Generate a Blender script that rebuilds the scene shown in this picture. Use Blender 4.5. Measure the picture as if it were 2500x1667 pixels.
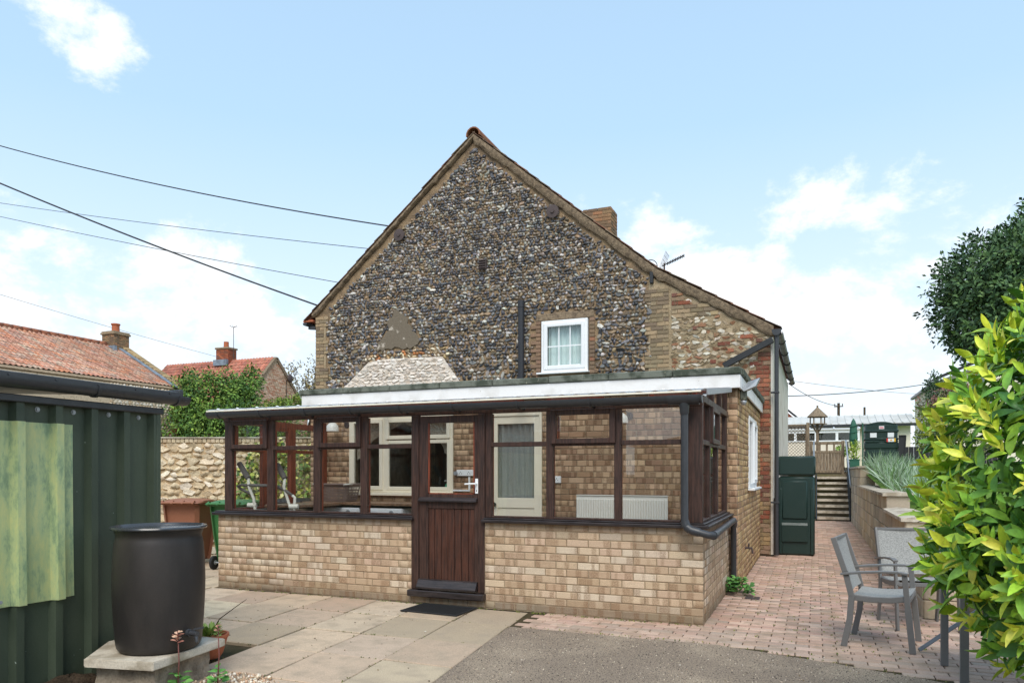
import bpy, bmesh, math, random
import numpy as np
from mathutils import Vector, Matrix, Euler

for _o in list(bpy.data.objects):
    bpy.data.objects.remove(_o)
rad = math.radians
random.seed(11)
rng = np.random.default_rng(11)
sc = bpy.context.scene
COL = sc.collection

# ------------------------------------------------------------------ camera
CAM = Vector((0.951, -6.915, 1.426))
YAW = rad(22.6)
cd = bpy.data.cameras.new('camera')
cd.lens = 25.56
cd.sensor_width = 36.0
cd.shift_y = 0.1274
cd.clip_start = 0.05
cd.clip_end = 2000
cam = bpy.data.objects.new('camera', cd)
cam.location = CAM
cam.rotation_euler = (rad(90), 0, YAW)
COL.objects.link(cam)
sc.camera = cam

# ------------------------------------------------------------------ sky and sun
SUN_EL, SUN_AZ = rad(50), rad(162)       # azimuth clockwise from +Y
world = bpy.data.worlds.new('World')
sc.world = world
world.use_nodes = True
nt = world.node_tree
nt.nodes.clear()
N, L = nt.nodes.new, nt.links.new


def wmath(op, a, b=None, c=None, clamp=False):
    n = N('ShaderNodeMath')
    n.operation = op
    n.use_clamp = clamp
    for i, v in enumerate((a, b, c)):
        if v is None:
            continue
        if isinstance(v, (int, float)):
            n.inputs[i].default_value = v
        else:
            L(v, n.inputs[i])
    return n.outputs[0]


w_out = N('ShaderNodeOutputWorld')
w_bg = N('ShaderNodeBackground')
L(w_bg.outputs[0], w_out.inputs[0])
w_tc = N('ShaderNodeTexCoord')
w_dir = w_tc.outputs['Generated']
w_sky = N('ShaderNodeTexSky')
w_sky.sky_type = 'NISHITA'
w_sky.sun_disc = False
w_sky.sun_elevation = SUN_EL
w_sky.sun_rotation = SUN_AZ
w_sky.air_density = 1.0
w_sky.dust_density = 0.9
w_sky.ozone_density = 1.6
SKY_STRENGTH = 0.12
w_sep = N('ShaderNodeSeparateXYZ')
L(w_dir, w_sep.inputs[0])
el = w_sep.outputs[2]
# thin high haze whitens the whole sky, most of all near the horizon
hz = N('ShaderNodeMapRange')
L(el, hz.inputs[0])
hz.inputs[1].default_value = 0.0
hz.inputs[2].default_value = 0.62
hz.inputs[3].default_value = 0.95
hz.inputs[4].default_value = 0.62
w_mix = N('ShaderNodeMix')
w_mix.data_type = 'RGBA'
L(hz.outputs[0], w_mix.inputs[0])
L(w_sky.outputs[0], w_mix.inputs[6])
hc = N('ShaderNodeMix')
hc.data_type = 'RGBA'
hc2 = N('ShaderNodeMapRange')
L(el, hc2.inputs[0])
hc2.inputs[1].default_value, hc2.inputs[2].default_value = 0.02, 0.42
L(hc2.outputs[0], hc.inputs[0])
hc.inputs[6].default_value = (6.2, 6.7, 7.1, 1)
hc.inputs[7].default_value = (3.75, 5.45, 7.1, 1)
L(hc.outputs[2], w_mix.inputs[7])
# cumulus: fractal noise thresholded by a bias that is high towards the horizon
mp = N('ShaderNodeMapping')
L(w_dir, mp.inputs[0])
mp.inputs['Location'].default_value = (1.72, 0.4, 0.15)
mp.inputs['Scale'].default_value = (1, 1, 1.55)
n1 = N('ShaderNodeTexNoise')
L(mp.outputs[0], n1.inputs[0])
n1.inputs['Scale'].default_value = 6.2
n1.inputs['Detail'].default_value = 9
n1.inputs['Roughness'].default_value = 0.64
n1.inputs['Distortion'].default_value = 0.12
bias = N('ShaderNodeMapRange')
L(el, bias.inputs[0])
bias.inputs[1].default_value = 0.08
bias.inputs[2].default_value = 0.42
bias.inputs[3].default_value = 0.13
bias.inputs[4].default_value = -0.26
acc = wmath('MULTIPLY_ADD', n1.outputs[0], 1.9, -0.45)
acc = wmath('ADD', acc, bias.outputs[0])
# individual clouds: (direction, angular width, height)
for (px, py, wd, amt) in ((2090, 410, 0.075, 0.42), (1900, 450, 0.05, 0.36), (2270, 500, 0.07, 0.34), (2030, 690, 0.16, 0.20), (1690, 600, 0.10, 0.34),
                          (215, 60, 0.06, 0.40), (60, 50, 0.07, 0.40), (320, 140, 0.05, 0.30), (1470, 200, 0.045, 0.24), (1530, 240, 0.04, 0.22), (490, 640, 0.085, 0.48), (130, 740, 0.13, 0.24),
                          (1400, 490, 0.05, 0.40), (1580, 480, 0.05, 0.40), (900, 190, 0.20, -0.30), (1150, 520, 0.13, -0.25), (400, 430, 0.17, -0.25), (1800, 190, 0.20, -0.30),
                          (2330, 250, 0.14, -0.25), (1770, 400, 0.05, -0.2)):
    r_, u_ = (px - 1250) / 1775, (1152 - py) / 1775
    d = Vector((r_ * math.cos(YAW) - math.sin(YAW), r_ * math.sin(YAW) + math.cos(YAW), u_)).normalized()
    dp = N('ShaderNodeVectorMath')
    dp.operation = 'DISTANCE'
    L(w_dir, dp.inputs[0])
    dp.inputs[1].default_value = d
    q = wmath('DIVIDE', dp.outputs['Value'], wd)
    q = wmath('MULTIPLY', q, q)
    q = wmath('MULTIPLY', q, -1.0)
    q = wmath('POWER', 2.718, q)
    acc = wmath('MULTIPLY_ADD', q, amt, acc)
mr = N('ShaderNodeMapRange')
mr.interpolation_type = 'SMOOTHSTEP'
L(acc, mr.inputs[0])
mr.inputs[1].default_value = 0.50
mr.inputs[2].default_value = 0.80
w_c = N('ShaderNodeMix')
w_c.data_type = 'RGBA'
L(wmath('MULTIPLY', mr.outputs[0], 0.93), w_c.inputs[0])
L(w_mix.outputs[2], w_c.inputs[6])
cl2 = N('ShaderNodeMix')
cl2.data_type = 'RGBA'
cn = N('ShaderNodeMapRange')
L(n1.outputs[0], cn.inputs[0])
cn.inputs[1].default_value, cn.inputs[2].default_value = 0.40, 0.66
L(cn.outputs[0], cl2.inputs[0])
cl2.inputs[6].default_value = (6.0, 6.5, 7.0, 1)
cl2.inputs[7].default_value = (7.1, 7.15, 7.2, 1)
L(cl2.outputs[2], w_c.inputs[7])
L(w_c.outputs[2], w_bg.inputs[0])
w_bg.inputs[1].default_value = SKY_STRENGTH

sd = bpy.data.lights.new('sun', 'SUN')
sd.energy = 2.0
sd.angle = rad(38)
sd.color = (1.0, 0.93, 0.83)
sun = bpy.data.objects.new('sun', sd)
_s = Vector((math.sin(SUN_AZ) * math.cos(SUN_EL), math.cos(SUN_AZ) * math.cos(SUN_EL), math.sin(SUN_EL)))
sun.rotation_euler = (-_s).to_track_quat('-Z', 'Y').to_euler()
sun.location = _s * 30
COL.objects.link(sun)

sc.render.engine = 'CYCLES'
sc.view_settings.view_transform = 'Standard'
sc.view_settings.look = 'None'
sc.view_settings.exposure = 0.53
sc.view_settings.gamma = 1.0
sc.view_settings.use_curve_mapping = False
sc.cycles.max_bounces = 7
sc.cycles.diffuse_bounces = 4
sc.cycles.glossy_bounces = 3
sc.cycles.transmission_bounces = 4
sc.cycles.transparent_max_bounces = 24
sc.cycles.use_denoising = True

# ------------------------------------------------------------------ materials
MATS = {}


def srgb(r, g, b):
    f = lambda c: c / 12.92 if c <= 0.04045 else ((c + 0.055) / 1.055) ** 2.4
    return (f(r / 255), f(g / 255), f(b / 255))


def mat(name, c=(0.5, 0.5, 0.5), rough=0.6, c2=None, s2=4.0, lo=0.42, hi=0.62, stretch=(1, 1, 1), fine=None, bump=None, attr=False,
        metal=0.0, spec=0.5, c3=None, s3=20.0, t3=(0.6, 0.7), alpha=1.0, trans=0.0, coat=0.0, bstretch=None, rvar=0.0):
    """procedural surface: base colour (or per-piece colour), a second colour in noise patches, specks, fine value noise and relief"""
    m = bpy.data.materials.new(name)
    MATS[name] = m
    m.use_nodes = True
    t = m.node_tree
    nd, lk = t.nodes.new, t.links.new
    p = t.nodes['Principled BSDF']
    p.inputs['Roughness'].default_value = rough
    p.inputs['Metallic'].default_value = metal
    p.inputs['Specular IOR Level'].default_value = spec
    p.inputs['Coat Weight'].default_value = coat
    geo = nd('ShaderNodeNewGeometry')
    pos = geo.outputs['Position']

    def noise(scale, det=4, st=None, ro=0.55):
        n = nd('ShaderNodeTexNoise')
        n.inputs['Scale'].default_value = scale
        n.inputs['Detail'].default_value = det
        n.inputs['Roughness'].default_value = ro
        if st and tuple(st) != (1, 1, 1):
            k = nd('ShaderNodeMapping')
            k.inputs['Scale'].default_value = st
            lk(pos, k.inputs[0])
            lk(k.outputs[0], n.inputs[0])
        else:
            lk(pos, n.inputs[0])
        return n.outputs[0]

    def ramp(v, a, b, x0=0.0, x1=1.0):
        r = nd('ShaderNodeMapRange')
        lk(v, r.inputs[0])
        r.inputs[1].default_value, r.inputs[2].default_value = a, b
        r.inputs[3].default_value, r.inputs[4].default_value = x0, x1
        return r.outputs[0]

    def mix(f, a, b, mode='MIX'):
        x = nd('ShaderNodeMix')
        x.data_type = 'RGBA'
        x.blend_type = mode
        for i, v in ((0, f), (6, a), (7, b)):
            if isinstance(v, (int, float)):
                x.inputs[i].default_value = v
            elif isinstance(v, tuple):
                x.inputs[i].default_value = (*v, 1)
            else:
                lk(v, x.inputs[i])
        return x.outputs[2]

    if attr:
        a1 = nd('ShaderNodeAttribute')
        a1.attribute_name = 'col'
        a2 = nd('ShaderNodeAttribute')
        a2.attribute_type = 'OBJECT'
        a2.attribute_name = 'col'
        ad = nd('ShaderNodeVectorMath')
        ad.operation = 'ADD'
        lk(a1.outputs['Vector'], ad.inputs[0])
        lk(a2.outputs['Vector'], ad.inputs[1])
        base = ad.outputs[0]
    else:
        base = mix(0.0, c, c)
    if c2 is not None:
        base = mix(ramp(noise(s2, 6, stretch), lo, hi), base, c2)
    if c3 is not None:
        base = mix(ramp(noise(s3, 2), t3[0], t3[1]), base, c3)
    if fine:
        v = ramp(noise(fine[0], 3, fine[2] if len(fine) > 2 else None), 0.2, 0.8, 1 - fine[1], 1 + fine[1])
        cb = nd('ShaderNodeCombineXYZ')
        for i in range(3):
            lk(v, cb.inputs[i])
        base = mix(1.0, base, cb.outputs[0], 'MULTIPLY')
    lk(base, p.inputs['Base Color'])
    if rvar:
        lk(ramp(noise(9, 5), 0.3, 0.7, rough - rvar, rough + rvar), p.inputs['Roughness'])
    if bump:
        b = nd('ShaderNodeBump')
        b.inputs['Strength'].default_value = bump[1]
        b.inputs['Distance'].default_value = bump[2]
        lk(noise(bump[0], 5, bstretch, 0.6), b.inputs['Height'])
        lk(b.outputs[0], p.inputs['Normal'])
    if alpha < 1:
        p.inputs['Alpha'].default_value = alpha
    if trans:
        p.inputs['Transmission Weight'].default_value = trans
    m['_base'] = 0
    return m


def node_of(m, kind):
    return next(n for n in m.node_tree.nodes if n.bl_idname == kind)


def schlick(t, f0=0.06, gain=1.0):
    """mirror share of a thin pane from the angle of view, the same from either side"""
    nd, lk = t.nodes.new, t.links.new
    g = nd('ShaderNodeNewGeometry')
    d = nd('ShaderNodeVectorMath')
    d.operation = 'DOT_PRODUCT'
    lk(g.outputs['Incoming'], d.inputs[0])
    lk(g.outputs['Normal'], d.inputs[1])
    o = d.outputs['Value']
    for (op, b) in (('ABSOLUTE', None), ('SUBTRACT', None), ('POWER', 5.0), ('MULTIPLY_ADD', 1 - f0)):
        n = nd('ShaderNodeMath')
        n.operation = op
        n.use_clamp = True
        if op == 'SUBTRACT':
            n.inputs[0].default_value = 1.0
            lk(o, n.inputs[1])
        else:
            lk(o, n.inputs[0])
            if b is not None:
                n.inputs[1].default_value = b
        if op == 'MULTIPLY_ADD':
            n.inputs[2].default_value = f0
        o = n.outputs[0]
    return o


def glass_mat(name, tint=(0.93, 0.95, 0.94), rough=0.0, ior=1.5):
    m = bpy.data.materials.new(name)
    MATS[name] = m
    m.use_nodes = True
    t = m.node_tree
    t.nodes.clear()
    o = t.nodes.new('ShaderNodeOutputMaterial')
    tr = t.nodes.new('ShaderNodeBsdfTransparent')
    tr.inputs[0].default_value = (*tint, 1)
    gl = t.nodes.new('ShaderNodeBsdfGlossy')
    gl.inputs['Roughness'].default_value = rough
    mx = t.nodes.new('ShaderNodeMixShader')
    t.links.new(schlick(t), mx.inputs[0])
    t.links.new(tr.outputs[0], mx.inputs[1])
    t.links.new(gl.outputs[0], mx.inputs[2])
    t.links.new(mx.outputs[0], o.inputs[0])
    return m


def sheet_mat(name, c, see=0.5, var=None, rough=0.35):
    """translucent plastic or net: part see-through, part diffusing"""
    m = bpy.data.materials.new(name)
    MATS[name] = m
    m.use_nodes = True
    t = m.node_tree
    t.nodes.clear()
    nd, lk = t.nodes.new, t.links.new
    o = nd('ShaderNodeOutputMaterial')
    tr = nd('ShaderNodeBsdfTransparent')
    df = nd('ShaderNodeBsdfDiffuse')
    tl = nd('ShaderNodeBsdfTranslucent')
    gl = nd('ShaderNodeBsdfGlossy')
    gl.inputs['Roughness'].default_value = rough
    for n in (df, tl):
        n.inputs[0].default_value = (*c, 1)
    m1, m2, m3 = (nd('ShaderNodeMixShader') for _ in range(3))
    m1.inputs[0].default_value = 0.4
    lk(df.outputs[0], m1.inputs[1])
    lk(tl.outputs[0], m1.inputs[2])
    m2.inputs[0].default_value = see
    lk(m1.outputs[0], m2.inputs[1])
    lk(tr.outputs[0], m2.inputs[2])
    lk(schlick(t), m3.inputs[0])
    lk(m2.outputs[0], m3.inputs[1])
    lk(gl.outputs[0], m3.inputs[2])
    lk(m3.outputs[0], o.inputs[0])
    if var:
        g = nd('ShaderNodeNewGeometry')
        mp_ = nd('ShaderNodeMapping')
        mp_.inputs['Scale'].default_value = var[1]
        lk(g.outputs['Position'], mp_.inputs[0])
        n = nd('ShaderNodeTexNoise')
        n.inputs['Scale'].default_value = var[0]
        n.inputs['Detail'].default_value = 8
        n.inputs['Roughness'].default_value = 0.7
        lk(mp_.outputs[0], n.inputs[0])
        r = nd('ShaderNodeMapRange')
        lk(n.outputs[0], r.inputs[0])
        r.inputs[1].default_value, r.inputs[2].default_value = 0.3, 0.7
        r.inputs[3].default_value, r.inputs[4].default_value = var[2], var[3]
        lk(r.outputs[0], m2.inputs[0])
        cm = nd('ShaderNodeMix')
        cm.data_type = 'RGBA'
        r2 = nd('ShaderNodeMapRange')
        lk(n.outputs[0], r2.inputs[0])
        r2.inputs[1].default_value, r2.inputs[2].default_value = 0.35, 0.65
        lk(r2.outputs[0], cm.inputs[0])
        cm.inputs[6].default_value = (*c, 1)
        cm.inputs[7].default_value = (*var[4], 1)
        lk(cm.outputs[2], df.inputs[0])
        lk(cm.outputs[2], tl.inputs[0])
    return m


def patch_mask(m, cell, col_dark, lo, hi, speck, amount=0.9):
    """darker sand-faced patches on brick faces, cut to the course heights"""
    t = m.node_tree
    nd, lk = t.nodes.new, t.links.new
    p = t.nodes['Principled BSDF']
    src = p.inputs['Base Color'].links[0].from_socket
    g = node_of(m, 'ShaderNodeNewGeometry')
    sp = nd('ShaderNodeSeparateXYZ')
    lk(g.outputs['Position'], sp.inputs[0])

    def mth(op, a, b):
        n = nd('ShaderNodeMath')
        n.operation = op
        for i, v in enumerate((a, b)):
            if isinstance(v, (int, float)):
                n.inputs[i].default_value = v
            else:
                lk(v, n.inputs[i])
        return n.outputs[0]
    u = mth('MULTIPLY', mth('ADD', sp.outputs[0], sp.outputs[1]), 1 / cell)
    v = mth('MULTIPLY', mth('FLOOR', mth('MULTIPLY', sp.outputs[2], 1 / 0.075), 0), 3.37)
    cb = nd('ShaderNodeCombineXYZ')
    lk(u, cb.inputs[0])
    lk(v, cb.inputs[1])
    n = nd('ShaderNodeTexNoise')
    n.inputs['Scale'].default_value = 1.0
    n.inputs['Detail'].default_value = 0.0
    lk(cb.outputs[0], n.inputs[0])
    n2 = nd('ShaderNodeTexNoise')
    n2.inputs['Scale'].default_value = speck
    n2.inputs['Detail'].default_value = 3
    n2.inputs['Roughness'].default_value = 0.75
    lk(g.outputs['Position'], n2.inputs[0])
    r = nd('ShaderNodeMapRange')
    lk(n.outputs[0], r.inputs[0])
    r.inputs[1].default_value, r.inputs[2].default_value = lo, hi
    r2 = nd('ShaderNodeMapRange')
    lk(n2.outputs[0], r2.inputs[0])
    r2.inputs[1].default_value, r2.inputs[2].default_value = 0.38, 0.58
    r2.inputs[3].default_value, r2.inputs[4].default_value = 0.12, 1.0
    f = mth('MULTIPLY', mth('MULTIPLY', r.outputs[0], r2.outputs[0]), amount)
    x = nd('ShaderNodeMix')
    x.data_type = 'RGBA'
    lk(f, x.inputs[0])
    lk(src, x.inputs[6])
    x.inputs[7].default_value = (*col_dark, 1)
    lk(x.outputs[2], p.inputs['Base Color'])


mat('brick', attr=True, rough=0.9, fine=(230, 0.42), bump=(170, 0.6, 0.004), spec=0.2)
patch_mask(MATS['brick'], 0.085, srgb(116, 82, 54), 0.50, 0.58, 110, 0.60)
mat('brick_brown', attr=True, rough=0.9, fine=(150, 0.3), bump=(120, 0.5, 0.004), spec=0.2)
patch_mask(MATS['brick_brown'], 0.062, srgb(92, 62, 40), 0.50, 0.55, 160, 0.75)
mat('brick_plain', attr=True, rough=0.9, fine=(60, 0.35), bump=(50, 0.7, 0.008), spec=0.2, c2=srgb(120, 108, 88), s2=16, lo=0.52, hi=0.75)
mat('mortar_tan', srgb(158, 140, 116), 0.95, c2=srgb(136, 118, 96), s2=9, fine=(90, 0.25), bump=(110, 0.6, 0.006), spec=0.15)
mat('mortar_flint', srgb(164, 140, 110), 0.95, c2=srgb(128, 110, 90), s2=5, fine=(70, 0.4), bump=(45, 0.9, 0.03), spec=0.15)
mat('mortar_fillet', srgb(146, 128, 106), 0.95, c2=srgb(112, 98, 82), s2=14, fine=(60, 0.4), bump=(40, 0.8, 0.02), spec=0.15)
mat('mortar_lime', srgb(172, 154, 126), 0.95, c2=srgb(150, 132, 106), s2=6, fine=(60, 0.3), bump=(40, 0.9, 0.02), spec=0.15)
mat('mortar_cream', srgb(214, 194, 160), 0.95, c2=srgb(184, 156, 120), s2=6, fine=(60, 0.2), bump=(30, 0.9, 0.03), spec=0.15)
mat('mortar_grey', srgb(118, 108, 94), 0.95, c2=srgb(182, 172, 158), s2=6, lo=0.60, hi=0.66, fine=(60, 0.25), bump=(45, 0.5, 0.01), spec=0.15)
mat('flint', attr=True, rough=0.4, c2=srgb(206, 200, 190), s2=26, lo=0.60, hi=0.65, fine=(60, 0.45), bump=(40, 0.35, 0.012), spec=0.55, c3=srgb(36, 38, 48), s3=26, t3=(0.60, 0.68))
mat('rubble', attr=True, rough=0.85, fine=(40, 0.3), bump=(28, 0.8, 0.02), spec=0.25, c2=srgb(150, 132, 104), s2=9, lo=0.55, hi=0.75)
mat('painted_stone', srgb(226, 216, 204), 0.85, c2=srgb(196, 180, 162), s2=5, lo=0.52, hi=0.7, fine=(40, 0.08), bump=(16, 0.9, 0.03), spec=0.2, bstretch=(1, 1, 2.2))
mat('painted_piece', attr=True, rough=0.85, fine=(40, 0.08), bump=(26, 0.6, 0.015), spec=0.2, c2=srgb(190, 172, 152), s2=7, lo=0.6, hi=0.75)
mat('render_white', srgb(226, 220, 208), 0.9, c2=srgb(176, 164, 146), s2=2.6, lo=0.5, hi=0.75, fine=(60, 0.1), bump=(36, 0.6, 0.012), spec=0.2)
mat('pantile', attr=True, rough=0.85, fine=(14, 0.28), bump=(40, 0.4, 0.01), spec=0.25, c2=srgb(120, 104, 84), s2=6, lo=0.55, hi=0.75)
mat('wood_dark', srgb(74, 52, 44), 0.48, c2=srgb(50, 36, 31), s2=7, stretch=(9, 9, 0.7), fine=(60, 0.3, (6, 6, 0.5)), bump=(50, 0.15, 0.004), bstretch=(6, 6, 0.4), spec=0.4, rvar=0.1)
mat('wood_door', srgb(82, 50, 38), 0.5, c2=srgb(56, 36, 29), s2=6, stretch=(10, 10, 0.6), fine=(70, 0.3, (7, 7, 0.4)), bump=(50, 0.2, 0.004), bstretch=(7, 7, 0.4), spec=0.4, rvar=0.1)
mat('wood_red', srgb(138, 66, 42), 0.45, c2=srgb(100, 46, 30), s2=6, stretch=(8, 8, 0.7), fine=(60, 0.2, (6, 6, 0.5)), spec=0.4)
mat('wood_sill', srgb(56, 48, 47), 0.4, c2=srgb(34, 28, 28), s2=9, stretch=(0.5, 6, 6), fine=(60, 0.3), bump=(40, 0.2, 0.004), spec=0.5, rvar=0.1)
mat('wood_grey', srgb(150, 132, 110), 0.9, c2=srgb(104, 92, 78), s2=9, stretch=(5, 5, 0.6), fine=(70, 0.25, (5, 5, 0.4)), bump=(40, 0.4, 0.006), bstretch=(5, 5, 0.4), spec=0.2)
mat('black_plastic', srgb(56, 58, 62), 0.38, fine=(30, 0.15), spec=0.5, rvar=0.08)
mat('black_pipe', srgb(40, 41, 46), 0.4)
mat('black_paint', srgb(38, 40, 42), 0.45, c2=srgb(70, 72, 70), s2=14, lo=0.66, hi=0.75, bump=(30, 0.4, 0.008))
mat('white_upvc', srgb(238, 240, 241), 0.3, fine=(5, 0.03))
mat('white_board', srgb(232, 231, 229), 0.5, c2=srgb(206, 203, 197), s2=2.4, lo=0.5, hi=0.72, fine=(60, 0.04), c3=srgb(150, 145, 136), s3=24, t3=(0.73, 0.77))
mat('cream_paint', srgb(244, 235, 214), 0.4, fine=(6, 0.03))
mat('roof_felt', srgb(112, 116, 106), 0.9, c2=srgb(70, 76, 66), s2=7, fine=(140, 0.3), bump=(90, 0.6, 0.006), c3=srgb(148, 148, 130), s3=18, t3=(0.66, 0.74), spec=0.2)
mat('green_steel', srgb(76, 86, 70), 0.46, c2=srgb(58, 68, 56), s2=1.6, stretch=(1, 1, 0.35), fine=(160, 0.14), spec=0.4, c3=srgb(168, 180, 172), s3=42, t3=(0.765, 0.79), rvar=0.07)
mat('barrel_plastic', srgb(58, 53, 50), 0.46, c2=srgb(44, 41, 40), s2=3, stretch=(1, 1, 0.4), fine=(220, 0.18), bump=(140, 0.25, 0.002), spec=0.35, c3=srgb(150, 146, 140), s3=55, t3=(0.79, 0.81), rvar=0.06)
mat('barrel_lid', srgb(60, 62, 66), 0.22, fine=(60, 0.12), spec=0.6, rvar=0.08)
mat('tank_plastic', srgb(34, 54, 50), 0.34, fine=(120, 0.15), spec=0.45, bump=(90, 0.1, 0.003), rvar=0.06)
mat('bin_green', srgb(64, 118, 68), 0.45, fine=(60, 0.1), spec=0.4)
mat('bin_brown', srgb(150, 100, 76), 0.5, fine=(60, 0.12), spec=0.35)
mat('bin_black', srgb(40, 42, 44), 0.45, spec=0.4)
mat('rubber', srgb(30, 30, 31), 0.8, fine=(50, 0.2))
mat('concrete', srgb(204, 194, 178), 0.92, c2=srgb(160, 148, 130), s2=6, fine=(90, 0.18), bump=(60, 0.5, 0.006), spec=0.2)
mat('concrete_dark', srgb(164, 150, 132), 0.93, c2=srgb(120, 108, 94), s2=5, fine=(60, 0.25), bump=(30, 0.8, 0.015), spec=0.2)
mat('flagstone', attr=True, rough=0.92, c2=srgb(164, 148, 128), s2=5.0, lo=0.45, hi=0.75, fine=(110, 0.24), bump=(90, 0.5, 0.005), spec=0.2, c3=srgb(214, 204, 190), s3=60, t3=(0.74, 0.78))
mat('paver', attr=True, rough=0.92, c2=srgb(150, 132, 112), s2=5, lo=0.5, hi=0.75, fine=(120, 0.22), bump=(110, 0.4, 0.004), spec=0.2, c3=srgb(90, 76, 60), s3=46, t3=(0.72, 0.78))
mat('joint_sand', srgb(80, 70, 54), 0.97, c2=srgb(56, 54, 34), s2=4, lo=0.45, hi=0.7, fine=(120, 0.35), bump=(90, 0.6, 0.006), spec=0.1)
mat('tarmac', srgb(150, 134, 117), 0.95, c2=srgb(192, 173, 149), s2=1.0, lo=0.45, hi=0.75, fine=(150, 0.6), bump=(130, 1.0, 0.010), spec=0.2, c3=srgb(92, 80, 70), s3=85, t3=(0.56, 0.62))
mat('soil', srgb(74, 62, 50), 0.97, c2=srgb(50, 42, 34), s2=8, fine=(60, 0.4), bump=(40, 0.9, 0.03), spec=0.1)
mat('ground', srgb(132, 118, 98), 0.95, c2=srgb(104, 100, 70), s2=0.9, fine=(40, 0.3), bump=(30, 0.6, 0.02), spec=0.15)
mat('grass', srgb(112, 142, 62), 0.9, c2=srgb(84, 118, 46), s2=3, fine=(60, 0.4), bump=(60, 0.8, 0.03), spec=0.15)
mat('leaf', attr=True, rough=0.42, fine=(45, 0.3), spec=0.4, c2=srgb(150, 128, 60), s2=24, lo=0.68, hi=0.74, bump=(60, 0.25, 0.004), rvar=0.1)
mat('leaf_matt', attr=True, rough=0.6, fine=(20, 0.2), spec=0.3)
mat('bark', srgb(96, 82, 66), 0.95, c2=srgb(62, 54, 44), s2=9, stretch=(4, 4, 0.7), fine=(40, 0.3), bump=(30, 0.8, 0.02), spec=0.15)
mat('chair_frame', srgb(112, 111, 110), 0.42, metal=0.0, fine=(60, 0.06), spec=0.5)
mat('chair_mesh', srgb(166, 166, 162), 0.8, fine=(260, 0.3, (1, 0.12, 1)), c2=srgb(128, 128, 126), s2=240, stretch=(0.1, 1, 1), spec=0.2)
mat('galvanised', srgb(168, 172, 176), 0.45, metal=0.5, fine=(30, 0.15))
mat('lead', srgb(132, 144, 156), 0.6, c2=srgb(104, 114, 124), s2=4, fine=(30, 0.15))
mat('terracotta', srgb(172, 98, 66), 0.85, fine=(60, 0.15))
mat('stack_brick', attr=True, rough=0.92, fine=(30, 0.3), spec=0.2)
mat('iron', srgb(76, 64, 62), 0.7, fine=(50, 0.25), bump=(40, 0.3, 0.004))
mat('cable', srgb(34, 34, 36), 0.6)
mat('cable_grey', srgb(120, 122, 124), 0.7)
mat('worktop', srgb(150, 116, 90), 0.35, c2=srgb(108, 82, 62), s2=30, fine=(160, 0.3))
mat('basket', srgb(122, 104, 96), 0.5)
mat('appliance', srgb(236, 238, 240), 0.3)
mat('radiator', srgb(240, 238, 230), 0.35)
mat('foam', srgb(98, 96, 94), 0.85, fine=(120, 0.2))
mat('white_tube', srgb(214, 212, 202), 0.4)
mat('curtain', srgb(214, 204, 190), 0.9, c2=srgb(150, 140, 128), s2=30, stretch=(3, 3, 0.4), fine=(60, 0.15))
mat('dark_room', srgb(70, 64, 58), 0.9)  # shade of the kitchen interior put into the colour
mat('soap', srgb(70, 170, 130), 0.3)
mat('tile_floor', srgb(150, 140, 128), 0.5)
mat('pebble', attr=True, rough=0.8, fine=(50, 0.2))
mat('stem_red', srgb(120, 72, 66), 0.7)
mat('metal_roof', srgb(206, 204, 198), 0.6, c2=srgb(190, 188, 180), s2=1.5, fine=(20, 0.06))
mat('wall_cream', srgb(232, 222, 204), 0.85, fine=(10, 0.06))
mat('red_paint', srgb(206, 48, 44), 0.5)
mat('yellow_paint', srgb(226, 178, 40), 0.5)
mat('paper', srgb(226, 228, 232), 0.6)
mat('pink_print', srgb(220, 150, 160), 0.6)
mat('blue_grey_metal', srgb(140, 152, 166), 0.4, metal=0.4)
mat('parasol_green', srgb(44, 96, 78), 0.7, fine=(40, 0.1))
mat('dark_mesh', srgb(44, 44, 48), 0.8)
glass_mat('glass', (0.97, 0.98, 0.975))
glass_mat('glass_dim', (0.62, 0.66, 0.66))
sheet_mat('roof_sheet', (0.88, 0.86, 0.80), 0.62)
sheet_mat('net_curtain', (0.86, 0.88, 0.86), 0.3, (95, (1, 1, 1), 0.0, 0.6, (0.84, 0.87, 0.85)), 0.9)
mat('voile', srgb(206, 226, 224), 0.9)
sheet_mat('fibreglass', srgb(244, 246, 172), 0.1, (4.5, (2.4, 2.4, 0.9), -0.45, 0.40, srgb(190, 220, 172)), 0.4)

# ------------------------------------------------------------------ builders
WM = {}                                   # world matrix of every parent


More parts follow.
